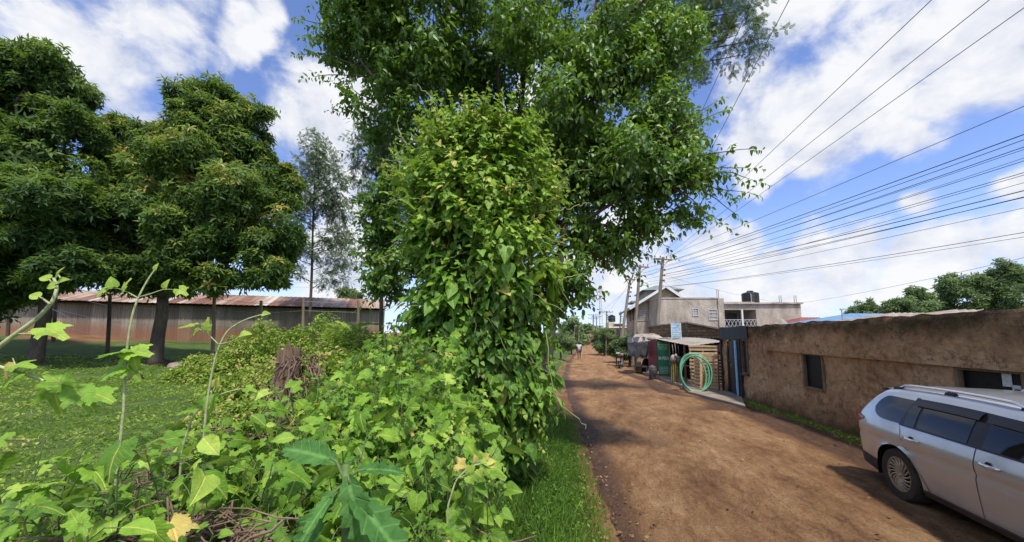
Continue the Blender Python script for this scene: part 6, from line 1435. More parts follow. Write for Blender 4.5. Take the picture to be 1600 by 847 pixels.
verge_plant('low weed at the corner of the dirt below the vine', 905, 700, 4.5, .16, 6, .04)

# ------------------------------------------------------------------ mid-distance scrub, stump, dry twigs, stones
def bramble(label, px, py, Z, r, n, hgt, size=.09, tint=.55):
    f = at(px, py, Z); f[2] = tzf(f[0], f[1]); t = thing('bramble_bush', label, 'bush', f); c = Cloud(); th = G.uniform(0, 2*PI, n); q = np.sqrt(G.random(n)); x = q*np.cos(th)*r; y = q*np.sin(th)*r*.75
    X = f[0]+x; Y = f[1]+y; hh = hgt*(1-q**2.2)*(1+.3*fnoise(X, Y, 0, 1.1)); z = tz(X, Y)+hh*G.random(n)**.35
    pos = np.stack([X, Y, z], 1); d = nrm(np.stack([x*.5, y*.5, np.full(n, .55)], 1)+.5*G.normal(size=(n, 3)))
    cl = fnoise(X, Y, z, 2)
    leafy_shoots(c, pos-d*.15, d, np.full(n, .3), 5, size, [HEART, ELL, OVAL], np.clip(tint+.3*cl+.15*G.normal(size=n), 0, 1), .3, .85, up=.95)
    c.build('leaves', M['weed'], t, f); s = Cloud(); m = min(n, 120); k = np.linspace(0, 1, 5); fx = f+np.stack([x[:m]*.5, y[:m]*.5, tz(f[0]+x[:m]*.5, f[1]+y[:m]*.5)-f[2]], 1)
    s.strands(fx[:, None, :]+(pos[:m]-fx)[:, None, :]*k[None, :, None], .006, .5, 4); s.build('stems', M['stem'], t, f)
bramble('bright green bramble mound in front of the shed right of the dark tree', 420, 545, 12.5, 2.3, 2400, 1.7)
bramble('taller bramble mound below the slim feathery tree', 500, 540, 13.5, 2.2, 2300, 2.0, tint=.55)
bramble('low bramble spreading left towards the yard stones', 345, 560, 12, 1.6, 1500, .85, tint=.62)
bramble('bramble mound beside the broad-leaved clump at the back', 560, 545, 11, 1.7, 1900, 1.6, tint=.55)
bramble('bright low bramble in front of the two taller mounds', 430, 580, 8.5, 1.6, 1700, .8, .08, .68)
bramble('tangled bramble behind the scrub at the foot of the glossy tree', 620, 545, 6.4, 1.1, 1100, 1.35, .08, .4)
bramble('low bramble on the lawn left of the dead stump', 380, 600, 6.0, .8, 700, .35, .07, .7)
bramble('thick bramble between the dead stump and the vine', 540, 560, 5.0, 1.0, 1300, 1.15, .085, .6)
def clump():
    f = at(545, 520, 12); f[2] = tzf(f[0], f[1]); t = thing('broad_leaved_clump', 'clump of long broad upright leaves standing above the bramble', 'plant', f); c = Cloud(); n = 26
    a = G.uniform(0, 2*PI, n); d = np.stack([np.cos(a)*.7, np.sin(a)*.7, G.uniform(.5, 1.4, n)], 1); b = np.tile(f, (n, 1))+np.stack([G.normal(size=n)*.12, G.normal(size=n)*.12, G.uniform(.9, 1.6, n)], 1)
    c.add(t_serr(.16, 9, .75), b, d, np.tile(UPV, (n, 1))+.2*G.normal(size=(n, 3)), G.uniform(.5, .9, n), G.uniform(.3, .9, n)); c.build('leaves', M['weed'], t, f)
    s = MB(); 
    for k in range(4): s.tube([(G.normal()*.1, G.normal()*.1, -.1), (G.normal()*.1, G.normal()*.1, 1.5)], [.05, .03], 7)
    s.build('stalks', M['stem'], t, smooth='all')
clump()
def stump():
    w = 3.0; f = at(442, 590, w); z0 = tzf(f[0], f[1]); top = at(440, 546, w)[2]; f[2] = z0; h = top-z0
    t = thing('dead_stump', 'split dead stump with dry brown stems draped over it amid the scrub', 'stump', f); mb = MB(); P = np.zeros((14, 20, 3))
    for i in range(14):
        for j in range(20):
            a = 2*PI*j/19; r = .075*(1+.9*(1-i/13)**2)*(1+.25*mnoise.noise((math.cos(a)*1.5, math.sin(a)*1.5, i*.2))); P[i, j] = (r*math.cos(a)+.011*i-.08, r*math.sin(a), h*i/13+(.16*mnoise.noise((math.cos(a)*2, math.sin(a)*2, 3)) if i > 11 else 0))
    mb.grid(P); mb.lathe([(.1, h-.1), (.001, h-.07)], n=10, caps=False); mb.build('wood', M['deadwood'], t, smooth=True)
    c = Cloud(); n = 60; a = G.uniform(0, 2*PI, n); k = np.linspace(0, 1, 8); L = G.uniform(.15, .42, n); c0 = f+np.stack([.07*np.cos(a)+.16, .07*np.sin(a), np.full(n, h)+G.uniform(-.3, -.02, n)], 1)
    S = c0[:, None, :]+np.stack([np.cos(a)*.55, np.sin(a)*.55, np.full(n, .2)], 1)[:, None, :]*(L[:, None]*k)[..., None]-UPV*(1.3*L[:, None]*k**2)[..., None]+.02*G.normal(size=(n, 8, 3)); c.strands(S, .006, .5, 4); c.build('dry_stems', M['twig'], t, f)
M['deadwood'] = weathered('dead_wood', (.14, .08, .05), (.42, .3, .2), 5, .9, 0, 30, .01, .7, stretch=(2, 2, .3))
stump()
def twig_heap(label, px, w, ru, rw, n, dh):
    u0 = (px-800)/FPX*w; f = uw(u0, w); f[2] = tzf(f[0], f[1]); t = thing('dry_twig_heap', label, 'twigs', f); c = Cloud(); a = G.uniform(0, 2*PI, n); q = np.sqrt(G.random(n))
    x = u0+q*np.cos(a)*ru; y = np.maximum(w+q*np.sin(a)*rw, .55); zt = H_(x, y)+dh; top = zt-.15*q**2; z = top-np.abs(G.normal(size=n))*.10
    b = RGT*x[:, None]+FWD*y[:, None]+UP*z[:, None]; an = G.uniform(0, 2*PI, n); d = np.stack([np.cos(an), np.sin(an), .35*G.normal(size=n)], 1); L = G.uniform(.10, .38, n); k = np.linspace(-.5, .5, 7)
    S = b[:, None, :]+d[:, None, :]*(L[:, None]*k)[..., None]+.016*np.cumsum(G.normal(size=(n, 7, 3)), 1)-UPV*(.6*L[:, None]*k**2)[..., None]; c.strands(S, G.uniform(.0015, .0042, n)[:, None]*np.ones(7), 0, 5)
    m = n//3; sel = G.integers(0, n, m); c.add(OVAL, b[sel]+.02*G.normal(size=(m, 3)), rdir(m), nrm(UPV+.8*G.normal(size=(m, 3))), G.uniform(.03, .075, m), .5)
    c.build('twigs', M['twig'], t, f)
    h = MB(); P = np.zeros((14, 20, 3))
    for i in range(14):
        for j in range(20):
            a = 2*PI*j/19; q = i/13; xx = u0+q*math.cos(a)*ru*1.25; yy = max(.5, w+q*math.sin(a)*rw*1.25); zz = float(H_(xx, yy))+dh-.10-.9*q**3; p = uw(xx, yy, max(zz, .2)+.05*mnoise.noise((xx*5, yy*5, 0))); P[i, j] = p-f
    h.grid(P); h.build('leaf_mould', M['mould'], t, smooth='all')
M['mould'] = weathered('leaf_mould', (.03, .02, .014), (.11, .07, .045), 7, .95, 0, 25, .03, .8)
twig_heap('tangled heap of dry brown twigs at the bottom left', 230, 1.0, .42, .28, 900, .02)
twig_heap('dry brown twigs and dead stems under the shrubs before the dead stump', 400, 1.9, .5, .4, 420, -.16)
twig_heap('dark dead litter under the foreground shrubs at the bottom centre', 580, 1.25, .55, .5, 420, -.26)
def stones():
    for i, (px, py, Z, r, lab) in enumerate(((255, 531, 17, .42, 'large grey-brown boulder at the foot of the yellow-tipped tree'), (282, 533, 16.4, .38, 'rounded boulder right of the large boulder'), (292, 531, 15.8, .3, 'pale boulder next to the bramble edge'), (280, 560, 11.5, .26, 'dark flat stone lying on the lawn'), (212, 556, 12, .26, 'dark hollow stone beneath the slender shoot'))):
        f = at(px, py, Z); f[2] = tzf(f[0], f[1]); mb = MB(); P = np.zeros((9, 14, 3))
        for a in range(9):
            for b in range(14):
                th = PI*a/8; ph = 2*PI*b/13; v = np.array([math.sin(th)*math.cos(ph), math.sin(th)*math.sin(ph), math.cos(th)*.65]); P[a, b] = v*r*(1+.35*mnoise.noise((math.sin(th)*math.cos(ph)*1.4+i*3, math.sin(th)*math.sin(ph)*1.4, math.cos(th)*1.4)))
        mb.grid(P, flip=True); o = mb.build('boulder', M['cement' if i in (1, 2) else 'mould'], smooth='all'); o.location = f; tag(o, lab, 'stone')
stones()

# ------------------------------------------------------------------ grass and ground cover
def lawn():
    c = Cloud(); n = 110000; r = 2.5+G.random(n)**1.2*24; a = G.uniform(math.radians(-2), math.radians(66), n); u = -np.sin(a)*r; w = np.cos(a)*r
    P = RGT*u[:, None]+FWD*w[:, None]; d = xl(P[:, 1])-P[:, 0]; bare = fnoise(P[:, 0], P[:, 1], 0, .5)
    k = (d > .9) & (P[:, 0] > -33) & (bare > -.42); P = P[k]; r = r[k]; n = len(P); P[:, 2] = tz(P[:, 0], P[:, 1])+.0
    cl = fnoise(P[:, 0], P[:, 1], 3, .9); broad = G.random(n) < .5
    nn = nrm(UPV+.45*G.normal(size=(n, 3))); sc = .02+.0022*r
    P2 = P+UPV*(G.uniform(.01, .07, n))[:, None]
    c.add(OVAL, P2[broad], rdir(broad.sum())*np.array([1, 1, .25]), nn[broad], (sc*G.uniform(.7, 1.5, n))[broad], np.clip(.5+.5*cl+.15*G.normal(size=n), 0, 1)[broad])
    g = ~broad; m = g.sum(); c.add(BLADE, P[g], nrm(UPV+.5*G.normal(size=(m, 3))), rdir(m), (.05+.05*G.random(m)), np.clip(.5+.45*cl[g]+.15*G.normal(size=m), 0, 1), 1+.16*r[g])
    o = c.build('lawn', M['weed']); tag(o, 'low green weeds and grass covering the yard on the left', 'ground cover', kind='stuff')
def verge():
    c = Cloud(); n = 36000; y = 1.2+8.5*G.random(n)**1.3; d = G.uniform(-.05, 1.25, n)**1.0; edge = .07*fnoise(y, y*0, 0, 3); x = xl(y)-d+edge
    z = tz(x, y); s = (.07+.13*G.random(n))*(.55+.6*sst(-.05, .5, d)); P = np.stack([x, y, z-.01], 1); cl = fnoise(x, y, 0, 2.2)
    c.add(BLADE, P, nrm(UPV*.9+.55*G.normal(size=(n, 3))), rdir(n), s, np.clip(.32+.3*cl+.16*G.normal(size=n)+.25*sst(.25, 0, d), 0, 1), 1.5)
    m = 2600; y = 1.2+8*G.random(m); x = xl(y)-G.uniform(.1, 1.1, m); c.add(OVAL, np.stack([x, y, tz(x, y)+G.uniform(.03, .14, m)], 1), rdir(m)*np.array([1, 1, .3]), nrm(UPV+.4*G.normal(size=(m, 3))), G.uniform(.02, .05, m), np.clip(.45+.2*G.normal(size=m), 0, 1))
    o = c.build('grass', M['grass']); tag(o, 'dense green grass on the verge between the scrub and the dirt road', 'grass', kind='stuff')
def wall_weeds():
    c = Cloud(); n = 5200; s = G.uniform(.9, 8.2, n); q = np.abs(G.normal(size=n))*.16; P = np.zeros((n, 3)); nx = np.array([wE[1], -wE[0]])
    P[:, :2] = wA+wE*s[:, None]+nx*(q+.09)[:, None]; P[:, 2] = np.where(P[:, 0] < xr(P[:, 1]), road_z(P[:, 0], P[:, 1])-.02, .0); cl = fnoise(s, s*0, 0, 1.1); k = cl > -.32+.25*(q > .2); P = P[k]; m = len(P)
    g = G.random(m) < .6; c.add(BLADE, P[g], nrm(UPV+.6*G.normal(size=(g.sum(), 3))), rdir(g.sum()), G.uniform(.05, .15, g.sum()), np.clip(.6+.2*G.normal(size=g.sum()), 0, 1), 2.0)
    h = ~g; c.add(OVAL, P[h]+UPV*G.uniform(.02, .08, h.sum())[:, None], rdir(h.sum())*np.array([1, 1, .3]), nrm(UPV+.4*G.normal(size=(h.sum(), 3))), G.uniform(.03, .06, h.sum()), np.clip(.65+.2*G.normal(size=h.sum()), 0, 1))
    o = c.build('weeds', M['weed']); tag(o, 'thin strip of bright green weeds along the foot of the mud wall', 'weeds', kind='stuff')
lawn(); verge(); wall_weeds()
# ------------------------------------------------------------------ long iron-sheet shed across the yard
def mat_corr(name, c1, c2, c3, red=None, period=.076):
    m, nt, out = nodes(name); co = objco(nt); s = zof(nt, co)
    mp = N(nt, 'ShaderNodeMapping'); mp.inputs['Scale'].default_value = (1.1, .12, .12); nt.links.new(co, mp.inputs[0])
    pl = N(nt, 'ShaderNodeMath', operation='FLOOR'); nt.links.new(math_(nt, 'DIVIDE', s[0], .78), pl.inputs[0])
    wn = N(nt, 'ShaderNodeTexWhiteNoise', noise_dimensions='1D'); nt.links.new(pl.outputs[0], wn.inputs['W'])
    f = math_(nt, 'ADD', math_(nt, 'MULTIPLY', noise(nt, 1.2, 7, .65, mp.outputs[0]), .75), math_(nt, 'MULTIPLY', math_(nt, 'SUBTRACT', wn.outputs[0], .3), .32))
    col = ramp(nt, f, [(.33, c1), (.47, c2), (.62, c3)])
    if red:
        w = math_(nt, 'ADD', s[2], math_(nt, 'MULTIPLY', math_(nt, 'SUBTRACT', noise(nt, .7, 5, .6, co), .5), .9)); mr = N(nt, 'ShaderNodeMapRange', interpolation_type='SMOOTHSTEP'); nt.links.new(w, mr.inputs[0]); mr.inputs[1].default_value = red[1]; mr.inputs[2].default_value = red[0]; mr.inputs[4].default_value = .68
        col = mix(nt, col, red[2], mr.outputs[0])
    wv = math_(nt, 'SINE', math_(nt, 'MULTIPLY', s[0], 2*PI/period)); bsdf(nt, out, col, .7, .15, wv, .02, .8, .3); return m
M['shedroof'] = mat_corr('patched_rusty_roof', (.19, .085, .05), (.33, .22, .155), (.56, .50, .43), period=.2)
M['shedwall'] = mat_corr('grey_corrugated_wall', (.20, .17, .135), (.30, .255, .205), (.40, .345, .285), (.2, .85, (.29, .12, .06)), .12)
def shed():
    a = at(-220, 520, 21.5); b = at(600, 520, 31.0); ang = math.atan2(b[1]-a[1], b[0]-a[0]); Ln = float(np.linalg.norm((b-a)[:2])); ez = at(0, 466.5, 24)[2]
    a[2] = 2.35
    t = thing('iron_sheet_shed', 'long shed with rust-patched iron roof and grey corrugated walls stained red at the foot', 'shed', a, ang)
    e = ez-a[2]; w = MB(); n = int(Ln/.12); P = np.zeros((n, 6, 3))
    for i in range(n):
        x = Ln*i/(n-1)
        for j in range(6): P[i, j] = (x, .012*math.sin(i*2.2), -1.2+(e-.05+1.2)*j/5)
    w.grid(P); w.box((Ln/2, 6.0, e/2-.6), (Ln, .1, e+1.1)); w.box((Ln-.05, 3, e/2-.6), (.1, 5.8, e+1.1)); w.box((.05, 3, e/2-.6), (.1, 5.8, e+1.1)); w.build('wall', M['shedwall'], t)
    r = MB(); P = np.zeros((n, 3, 3)); rg = .98
    for i in range(n):
        x = Ln*i/(n-1); c = .02*math.sin(i*2.2)+.04*mnoise.noise((x*.35, 0, 0)); P[i, 0] = (x, -.55, e-.12+c); P[i, 1] = (x, 3.2, e+rg+c); P[i, 2] = (x, 6.5, e-.1+c)
    r.grid(P); r.build('roof', M['shedroof'], t)
    f = MB(); f.box((Ln/2, -.45, e-.2), (Ln, .06, .12)); f.build('fascia', M['darkin'], t)
shed()
def yard_fence():
    P = [(14, 511, 443, 21), (86, 513, 440, 20.5), (170, 534, 459, 18.5), (250, 530, 462, 18), (335, 528, 462, 18.2), (408, 520, 470, 19), (474, 515, 466, 21.5), (560, 515, 470, 23)]
    tops = []; f0 = at(P[0][0], P[0][1], P[0][3]); f0[2] = tzf(f0[0], f0[1])
    t = thing('wire_fence', 'leaning wooden fence posts with thin wires in front of the iron-sheet shed', 'fence', f0)
    for i, (px, pb, pt, Z) in enumerate(P):
        a = at(px, pb, Z); a[2] = tzf(a[0], a[1])-.1; b = at(px+(3 if i == 0 else 2 if i < 3 else 0), pt, Z); tops.append((a, b)); m = MB(); m.tube([a-f0, (a+b)/2-f0+np.array([.02, 0, 0]), b-f0], [.085, .078, .068], 8); m.build('post', M['wood' if i > 3 else 'darkpost'], t, smooth=True)
    for h in (.3, .55, .8, .95):
        m = MB(); pts = [a+(b-a)*h-f0 for a, b in tops]; m.tube(pts, .008, 4); m.build('fence_wire', M['steel'], t)
    for i, (u, v) in enumerate((((0, .92), (110, 497)), ((4, .8), (365, 505)))):
        m = MB(); a, b = tops[u[0]]; m.tube([a+(b-a)*u[1]-f0, at(*v, P[u[0]][3]-1)-f0], .012, 4); m.build('stay_wire', M['steel'], t)
M['darkpost'] = weathered('dark_wood_post', (.05, .035, .025), (.14, .10, .07), 3, .9, 0, 30, .01, .6, stretch=(2, 2, .3))
yard_fence()

# ------------------------------------------------------------------ utility poles and overhead lines
def upole(label, bx, by, tx, ty, Z, arm=1.5, r=.13, arms=1, ins=True, Zt=None, bottom=None, armpx=None, mat='pole', yaw=None):
    b = at(bx, by, Z); tp = at(tx, ty, Zt or Z); k = (b[2]-base(0, b[1]))/(tp[2]-b[2]) if tp[2] != b[2] else 0; f = b-(tp-b)*float(k); f[2] = float(base(0, b[1]))
    t = thing('utility_pole', label, 'pole', f); m = MB(); d = tp-f; m.tube([(0, 0, -.1), tuple(d*.5), tuple(d)], [r*1.15, r, r*.8], 10); m.build('pole', M[mat], t, smooth=True)
    u = nrm(d); ax = RGT*math.cos(.25)+FWD*math.sin(.25) if yaw is None else RGT*math.cos(yaw)+FWD*math.sin(yaw); ends = []
    for q in range(arms):
        c = d-u*(.18+.75*q); a = MB(); a.bar(c-ax*arm/2-FWD*.0+np.array([0, -.12, 0]), c+ax*arm/2+np.array([0, -.12, 0]), .09, .11); a.bar(c-u*.6+np.array([0, -.12, 0]), c-ax*arm*.36+np.array([0, -.12, 0]), .035); a.bar(c-u*.6+np.array([0, -.12, 0]), c+ax*arm*.36+np.array([0, -.12, 0]), .035)
        ca = a.build('crossarm', M['wood'], t)
        if ins:
            for s in (-.46, -.16, .2, .46):
                i = MB(); p = c+ax*arm*s+np.array([0, -.12, .05]); i.lathe([(.02, 0), (.02, .08), (.05, .09), (.035, .14), (.055, .15), (.02, .2)], tuple(p), 10); i.build('insulator', M['ceramic'], ca); ends.append(f+p+np.array([0, 0, .2]))
    for z in (.78, .83, .88):   # shackles carrying the low-voltage wires
        s = MB(); p = d*z; s.bar(p-np.array([0, .1, 0]), p+ax*.2-np.array([0, .14, 0]), .05); s.lathe([(.04, -.07), (.06, -.03), (.035, 0), (.06, .03), (.04, .07)], tuple(p+ax*.22-np.array([0, .14, 0])), 8); s.build('shackle', M['ceramic'], t)
    return f, d, ends
M['ceramic'] = plain('brown_insulator', (.09, .05, .04), .3)
PA = upole('leaning wooden utility pole with a crossarm in front of the grey concrete house', 1026, 520, 1036, 402, 27, 1.5)
PB = upole('wooden utility pole with several insulators left of the crossarm pole', 992, 520, 1000, 414, 30, 1.6, arms=1)
PC = upole('bare wooden utility pole leaning right behind the motorcycle', 969, 546, 985, 434, 30, .9, .12)
upole('distant utility pole with a wide crossarm above the round hedge', 948, 530, 948, 486, 62, 2.4, .14)
upole('distant twin-arm utility pole left of the lattice mast', 927, 530, 927, 491, 85, 2.6, .16, 2)
upole('far thin utility pole right of the twin-arm pole', 932, 530, 932, 494, 95, 2.4, .15, 1)
upole('thin grey pole in front of the yellow house', 967, 540, 970, 487, 48, .5, .09, 1, False)
upole('short leaning pole on the left verge of the lane', 895, 536, 899, 508, 55, .4, .1, 1, False)
upole('second short pole on the left verge farther down the lane', 904, 532, 905, 515, 80, .4, .1, 1, False)
upole('low post standing at the foot of the round hedge', 947, 546, 947, 521, 44, .3, .07, 1, False)
M['mast'] = plain('pale_mast_steel', (.62, .52, .5), .5)
def mast():
    Z = 190; f = at(939, 530, Z); f[2] = float(base(0, f[1])); h = at(939, 447, Z)[2]-f[2]; t = thing('lattice_mast', 'tall thin lattice radio mast at the far end of the lane', 'mast', f); m = MB(); n = 16
    cs = lambda z: 1.5-1.1*z/h
    cor = [(1, 0), (-.5, .87), (-.5, -.87)]
    for c in cor: m.bar((c[0]*cs(0), c[1]*cs(0), 0), (c[0]*cs(h), c[1]*cs(h), h), .22)
    for i in range(n):
        z0, z1 = h*i/n, h*(i+1)/n
        for a in range(3): p, q = cor[a], cor[(a+1) % 3]; m.bar((p[0]*cs(z0), p[1]*cs(z0), z0), (q[0]*cs(z1), q[1]*cs(z1), z1), .12); m.bar((p[0]*cs(z1), p[1]*cs(z1), z1), (q[0]*cs(z1), q[1]*cs(z1), z1), .12)
    m.build('lattice', M['mast'], t); d = MB()
    for z, a in ((.95, 0), (.9, 2), (.84, 4)): d.lathe([(.05, 0), (.55, .15), (.6, .35)], (1.0*math.cos(a), 1.0*math.sin(a)-.4, h*z), 12, 'Y')
    d.tube([(0, 0, h), (0, 0, h+3)], .08, 5); d.build('antennas', M['white'], t)
mast()
def wire(label, a, b, r=.011, sag=.0, ext=1.9, name='overhead_wire', group='overhead wires', split=None):
    a = np.array(a, float); b = np.array(b, float); e = a+(b-a)*ext; n = 40; m = MB(); P = [a+(e-a)*i/(n-1)-UPV*(4*sag*(i/(n-1))*(1-i/(n-1))) for i in range(n)]; o0 = P[0]; r = r*.72
    m.tube([p-o0 for p in P], r, 5); o = m.build(name, M['wire'], smooth=True); o.location = o0; tag(o, label, 'wire', group)
def wires():
    A, dA, EA = PA; B, dB, EB = PB; C, dC, EC = PC; LBL = 'thin black line in the bundle of cables fanning out across the right of the sky'; g = 'bundle of cables across the right of the sky'
    hi = [((1228, 0), 7.0, EA[0], 'steep black line passing just right of the glossy tree to the crossarm pole'), ((1172, 0), 8.0, EB[0], 'steep dark line crossing the leaves at the upper right of the glossy tree'), ((1445, 0), 6.5, EA[1], 'uppermost long black line slanting across the big white cloud'), ((1533, 0), 6.3, EA[2], 'middle of the three long black lines across the big white cloud'), ((1600, 2), 6.2, EA[3], 'lowest of the three long black lines across the big white cloud')]
    for (px, py), Z, e, lab in hi: wire(lab, e, at(px, py, Z), .011, .12, 2.0)
    wire('single black line from the right edge above the cable bundle', EB[3], at(1600, 156, 8.0), .012, .15, 1.8)
    for k, (y, z, r) in enumerate(((193, .97, .018), (198, .95, .013), (206, .93, .014), (216, .92, .01), (231, .9, .012), (246, .88, .012), (256, .86, .01), (277, .84, .017), (284, .83, .013), (291, .82, .011), (304, .8, .009), (223, .88, .009), (268, .8, .009))):
        s = A+dA*z if k % 2 else B+dB*(z-.02); wire(LBL, s+RGT*.25-np.array([0, .15, 0]), at(1600, y, 8.6-.05*(k % 4)), r, .28+.05*(k % 3), 1.7, group=g)
    for y, px2, r, lab in ((349, 1195, .013, 'thicker cable of the low pair over the blue roof'), (356, 1205, .009, 'thinner cable of the low pair over the blue roof'), (388, 1245, .009, 'lowest thin line from the right edge towards the rooftop tank')):
        e = at(px2, 470 if px2 < 1240 else 474, 30); wire(lab, A+dA*.72 if px2 < 1240 else e, at(1600, y, 10.5), r, .3, 1.5)
    for k, (p, q, lab) in enumerate(((A+dA*.9, B+dB*.9, 'short slack line strung between the two nearest utility poles'), (B+dB*.93, C+dC*.93, 'slack line from the insulator pole to the bare leaning pole'), (C+dC*.95, at(948, 488, 62), 'line running down the lane to the distant hedge pole'), (C+dC*.88, at(927, 494, 85), 'lower line running down the lane to the twin-arm pole'))): wire(lab, p, q, .014, .25, 1.0)
    wire('drop line slanting from the crossarm pole down over the concrete house wall', A+dA*.8, at(1128, 513, 22), .01, .1, 1.0)
    wire('drop line from the crossarm pole to the balcony house roof', A+dA*.84, at(1245, 476, 38), .01, .3, 1.0)
    wire('loose line with a dark tag rising past the crossarm pole into the glossy tree', A+dA*.98, at(1090, 300, 14), .009, -.1, 1.0)
    for k in range(4): wire('distant line across the gap of sky right of the slim feathery tree', at(430, 428+k*7, 40), at(590, 424+k*7, 44), .014, .1, 1.3, group='distant lines behind the glossy tree')
wires()

# ------------------------------------------------------------------ things at the far end of the lane
M['yellow'] = weathered('yellow_plaster', (.45, .36, .2), (.62, .52, .33), 2, .85)
M['brickred'] = weathered('brick_red', (.28, .13, .09), (.42, .24, .17), 2, .85)
def yellow_house():
    Z = 72; a = at(953, 535, Z); a[2] = float(base(0, a[1])); t = thing('yellow_house', 'distant yellow flat-roofed house with a water tank down the lane', 'building', a, YAW-.1); k = mpx(Z)
    z = lambda py: at(960, py, Z)[2]-a[2]
    w = MB(); w.box((13*k, 3, z(512)/2), (26*k, 6, z(512))); w.box((5*k, 3.4, (z(503)+z(512))/2), (9*k, 4, z(503)-z(512))); w.build('wall', M['yellow'], t)
    r = MB(); r.box((13.5*k, 2.8, z(511.5)), (31*k, 7, .25)); r.box((18*k, 2.8, z(505)), (20*k, 5, .2)); r.build('roof_slab', M['white'], t)
    for i in range(3):
        f = MB(); f.box((4*k+i*8*k, -.02, z(519)), (4*k, .08, 1.0)); o = f.build('window', M['curtain'], t)
    f = MB(); f.box((18*k, 3.4, z(508.2)), (17*k, 3, .7)); f.build('upper_wall', M['concrete'], t)
    q = at(956, 503, Z+3); tk = thing('water_tank', 'small dark water tank on the distant yellow house', 'water tank', (q[0], q[1], q[2]), 0); b = MB(); b.lathe([(.7, 0), (.72, .3), (.68, .35), (.72, .4), (.72, .8), (.68, .85), (.7, 1.2), (.3, 1.35), (.28, 1.45)], n=16); b.build('body', M['tank'], tk, smooth=True)
yellow_house()
gable_low('distant_roadside_shop', 'distant low pinkish shop on the right of the lane end', 921, 940, 527, 522, 100, 'redroof', 6, 'brickred')
gable_low('distant_roadside_shop', 'distant low shop with a grey roof at the very end of the lane', 905, 921, 529, 525, 130, 'sheet', 6, 'brickred')
gable_low('low_roadside_wall_house', 'low brown house half hidden behind the vine on the left of the lane', 872, 893, 531, 524, 70, 'rust', 6, 'brickred')
def bank_hedge():
    pass

# ------------------------------------------------------------------ people
def person(label, foot, yaw, J, skin, cloth, scale=1.0):
    """J: joint dict in metres (x right, y forward, z up); cloth: list of (name, material, chains)"""
    t = thing('person', label, 'person', foot, yaw)
    def skinmesh(name, chains, mat, lev=2):
        V = []; E = []; Rr = []; idx = {}
        for ch in chains:
            prev = None
            for (nm, p, r) in ch:
                if nm not in idx: idx[nm] = len(V); V.append(tuple(c*scale for c in p)); Rr.append(r*scale)
                i = idx[nm]
                if prev is not None: E.append((prev, i))
                prev = i
        me = bpy.data.meshes.new(name); me.from_pydata(V, E, []); o = link(name, me, mat, t); s = o.modifiers.new('skin', 'SKIN'); s.use_smooth_shade = True
        for i, r in enumerate(Rr): me.skin_vertices[0].data[i].radius = (r, r)
        me.skin_vertices[0].data[0].use_root = True
        u = o.modifiers.new('sub', 'SUBSURF'); u.levels = lev; u.render_levels = lev
        return o
    skinmesh('body', J, skin)
    for nm, m, ch in cloth: skinmesh(nm, ch, m)
    return t
M['skin'] = plain('dark_skin', (.075, .042, .028), .55, var=.1)
M['hair'] = plain('black_hair', (.012, .011, .01), .8)
M['shirt'] = plain('white_shirt', (.62, .6, .62), .85, var=.08)
M['shorts'] = plain('grey_shorts', (.10, .098, .11), .85)
M['violet'] = plain('violet_skirt', (.13, .08, .16), .85)
def walker_joints(st=.16):
    body = [[('pel', (0, 0, .92), .125), ('bel', (0, .0, 1.05), .12), ('che', (0, .01, 1.25), .135), ('nk0', (0, 0, 1.40), .07), ('nk', (0, .01, 1.47), .048), ('chin', (0, .035, 1.54), .062), ('hd', (0, .02, 1.60), .088), ('cr', (0, .005, 1.67), .075)]]
    for s, f in ((1, st), (-1, -st)):
        body.append([('pel', 0, 0), ('hp%d' % s, (s*.095, 0, .87), .095), ('kn%d' % s, (s*.1, f*.55, .48), .058), ('cf%d' % s, (s*.1, f*.75-.03, .34), .056), ('an%d' % s, (s*.1, f*.85-.06, .08), .036), ('to%d' % s, (s*.105, f*.85+.09, .035), .035)])
        arm = [('che', 0, 0), ('sh%d' % s, (s*.185, 0, 1.37), .062), ('el%d' % s, (s*.235, -f*.35-.02, 1.09), .042), ('wr%d' % s, (s*.225, -f*.45+.09, .86), .030), ('pm%d' % s, (s*.22, -f*.45+.11, .79), .035)]
        body.append(arm)
        for q in range(4): body.append([('pm%d' % s, 0, 0), ('fa%d%d' % (s, q), (s*(.20+.013*q), -f*.45+.10+.014*q, .735), .009), ('fb%d%d' % (s, q), (s*(.197+.012*q), -f*.45+.115+.012*q, .695+.008*abs(q-1)), .008)])
        body.append([('pm%d' % s, 0, 0), ('th%d' % s, (s*.195, -f*.45+.14, .765), .010), ('tt%d' % s, (s*.185, -f*.45+.155, .735), .008)])
    return body
def shirt_chain(f, long=.0, z0=.86):
    c = [[('a', (0, 0, z0), .155), ('b', (0, 0, 1.05), .148), ('c', (0, .01, 1.26), .155), ('d', (0, 0, 1.385), .09)]]
    for s, q in ((1, f), (-1, -f)): c.append([('c', 0, 0), ('s%d' % s, (s*.185, 0, 1.37), .078), ('e%d' % s, (s*.222, -q*.2, 1.19), .066)])
    return c
def shorts_chain(f, to=.55):
    c = [[('p', (0, 0, .93), .142)]]
    for s, q in ((1, f), (-1, -f)): c.append([('p', 0, 0), ('h%d' % s, (s*.095, 0, .84), .118), ('k%d' % s, (s*.1, q*.5, to), .098)])
    return c
def hair_chain(): return [[('h0', (0, -.012, 1.62), .088), ('h1', (0, -.008, 1.675), .084)]]
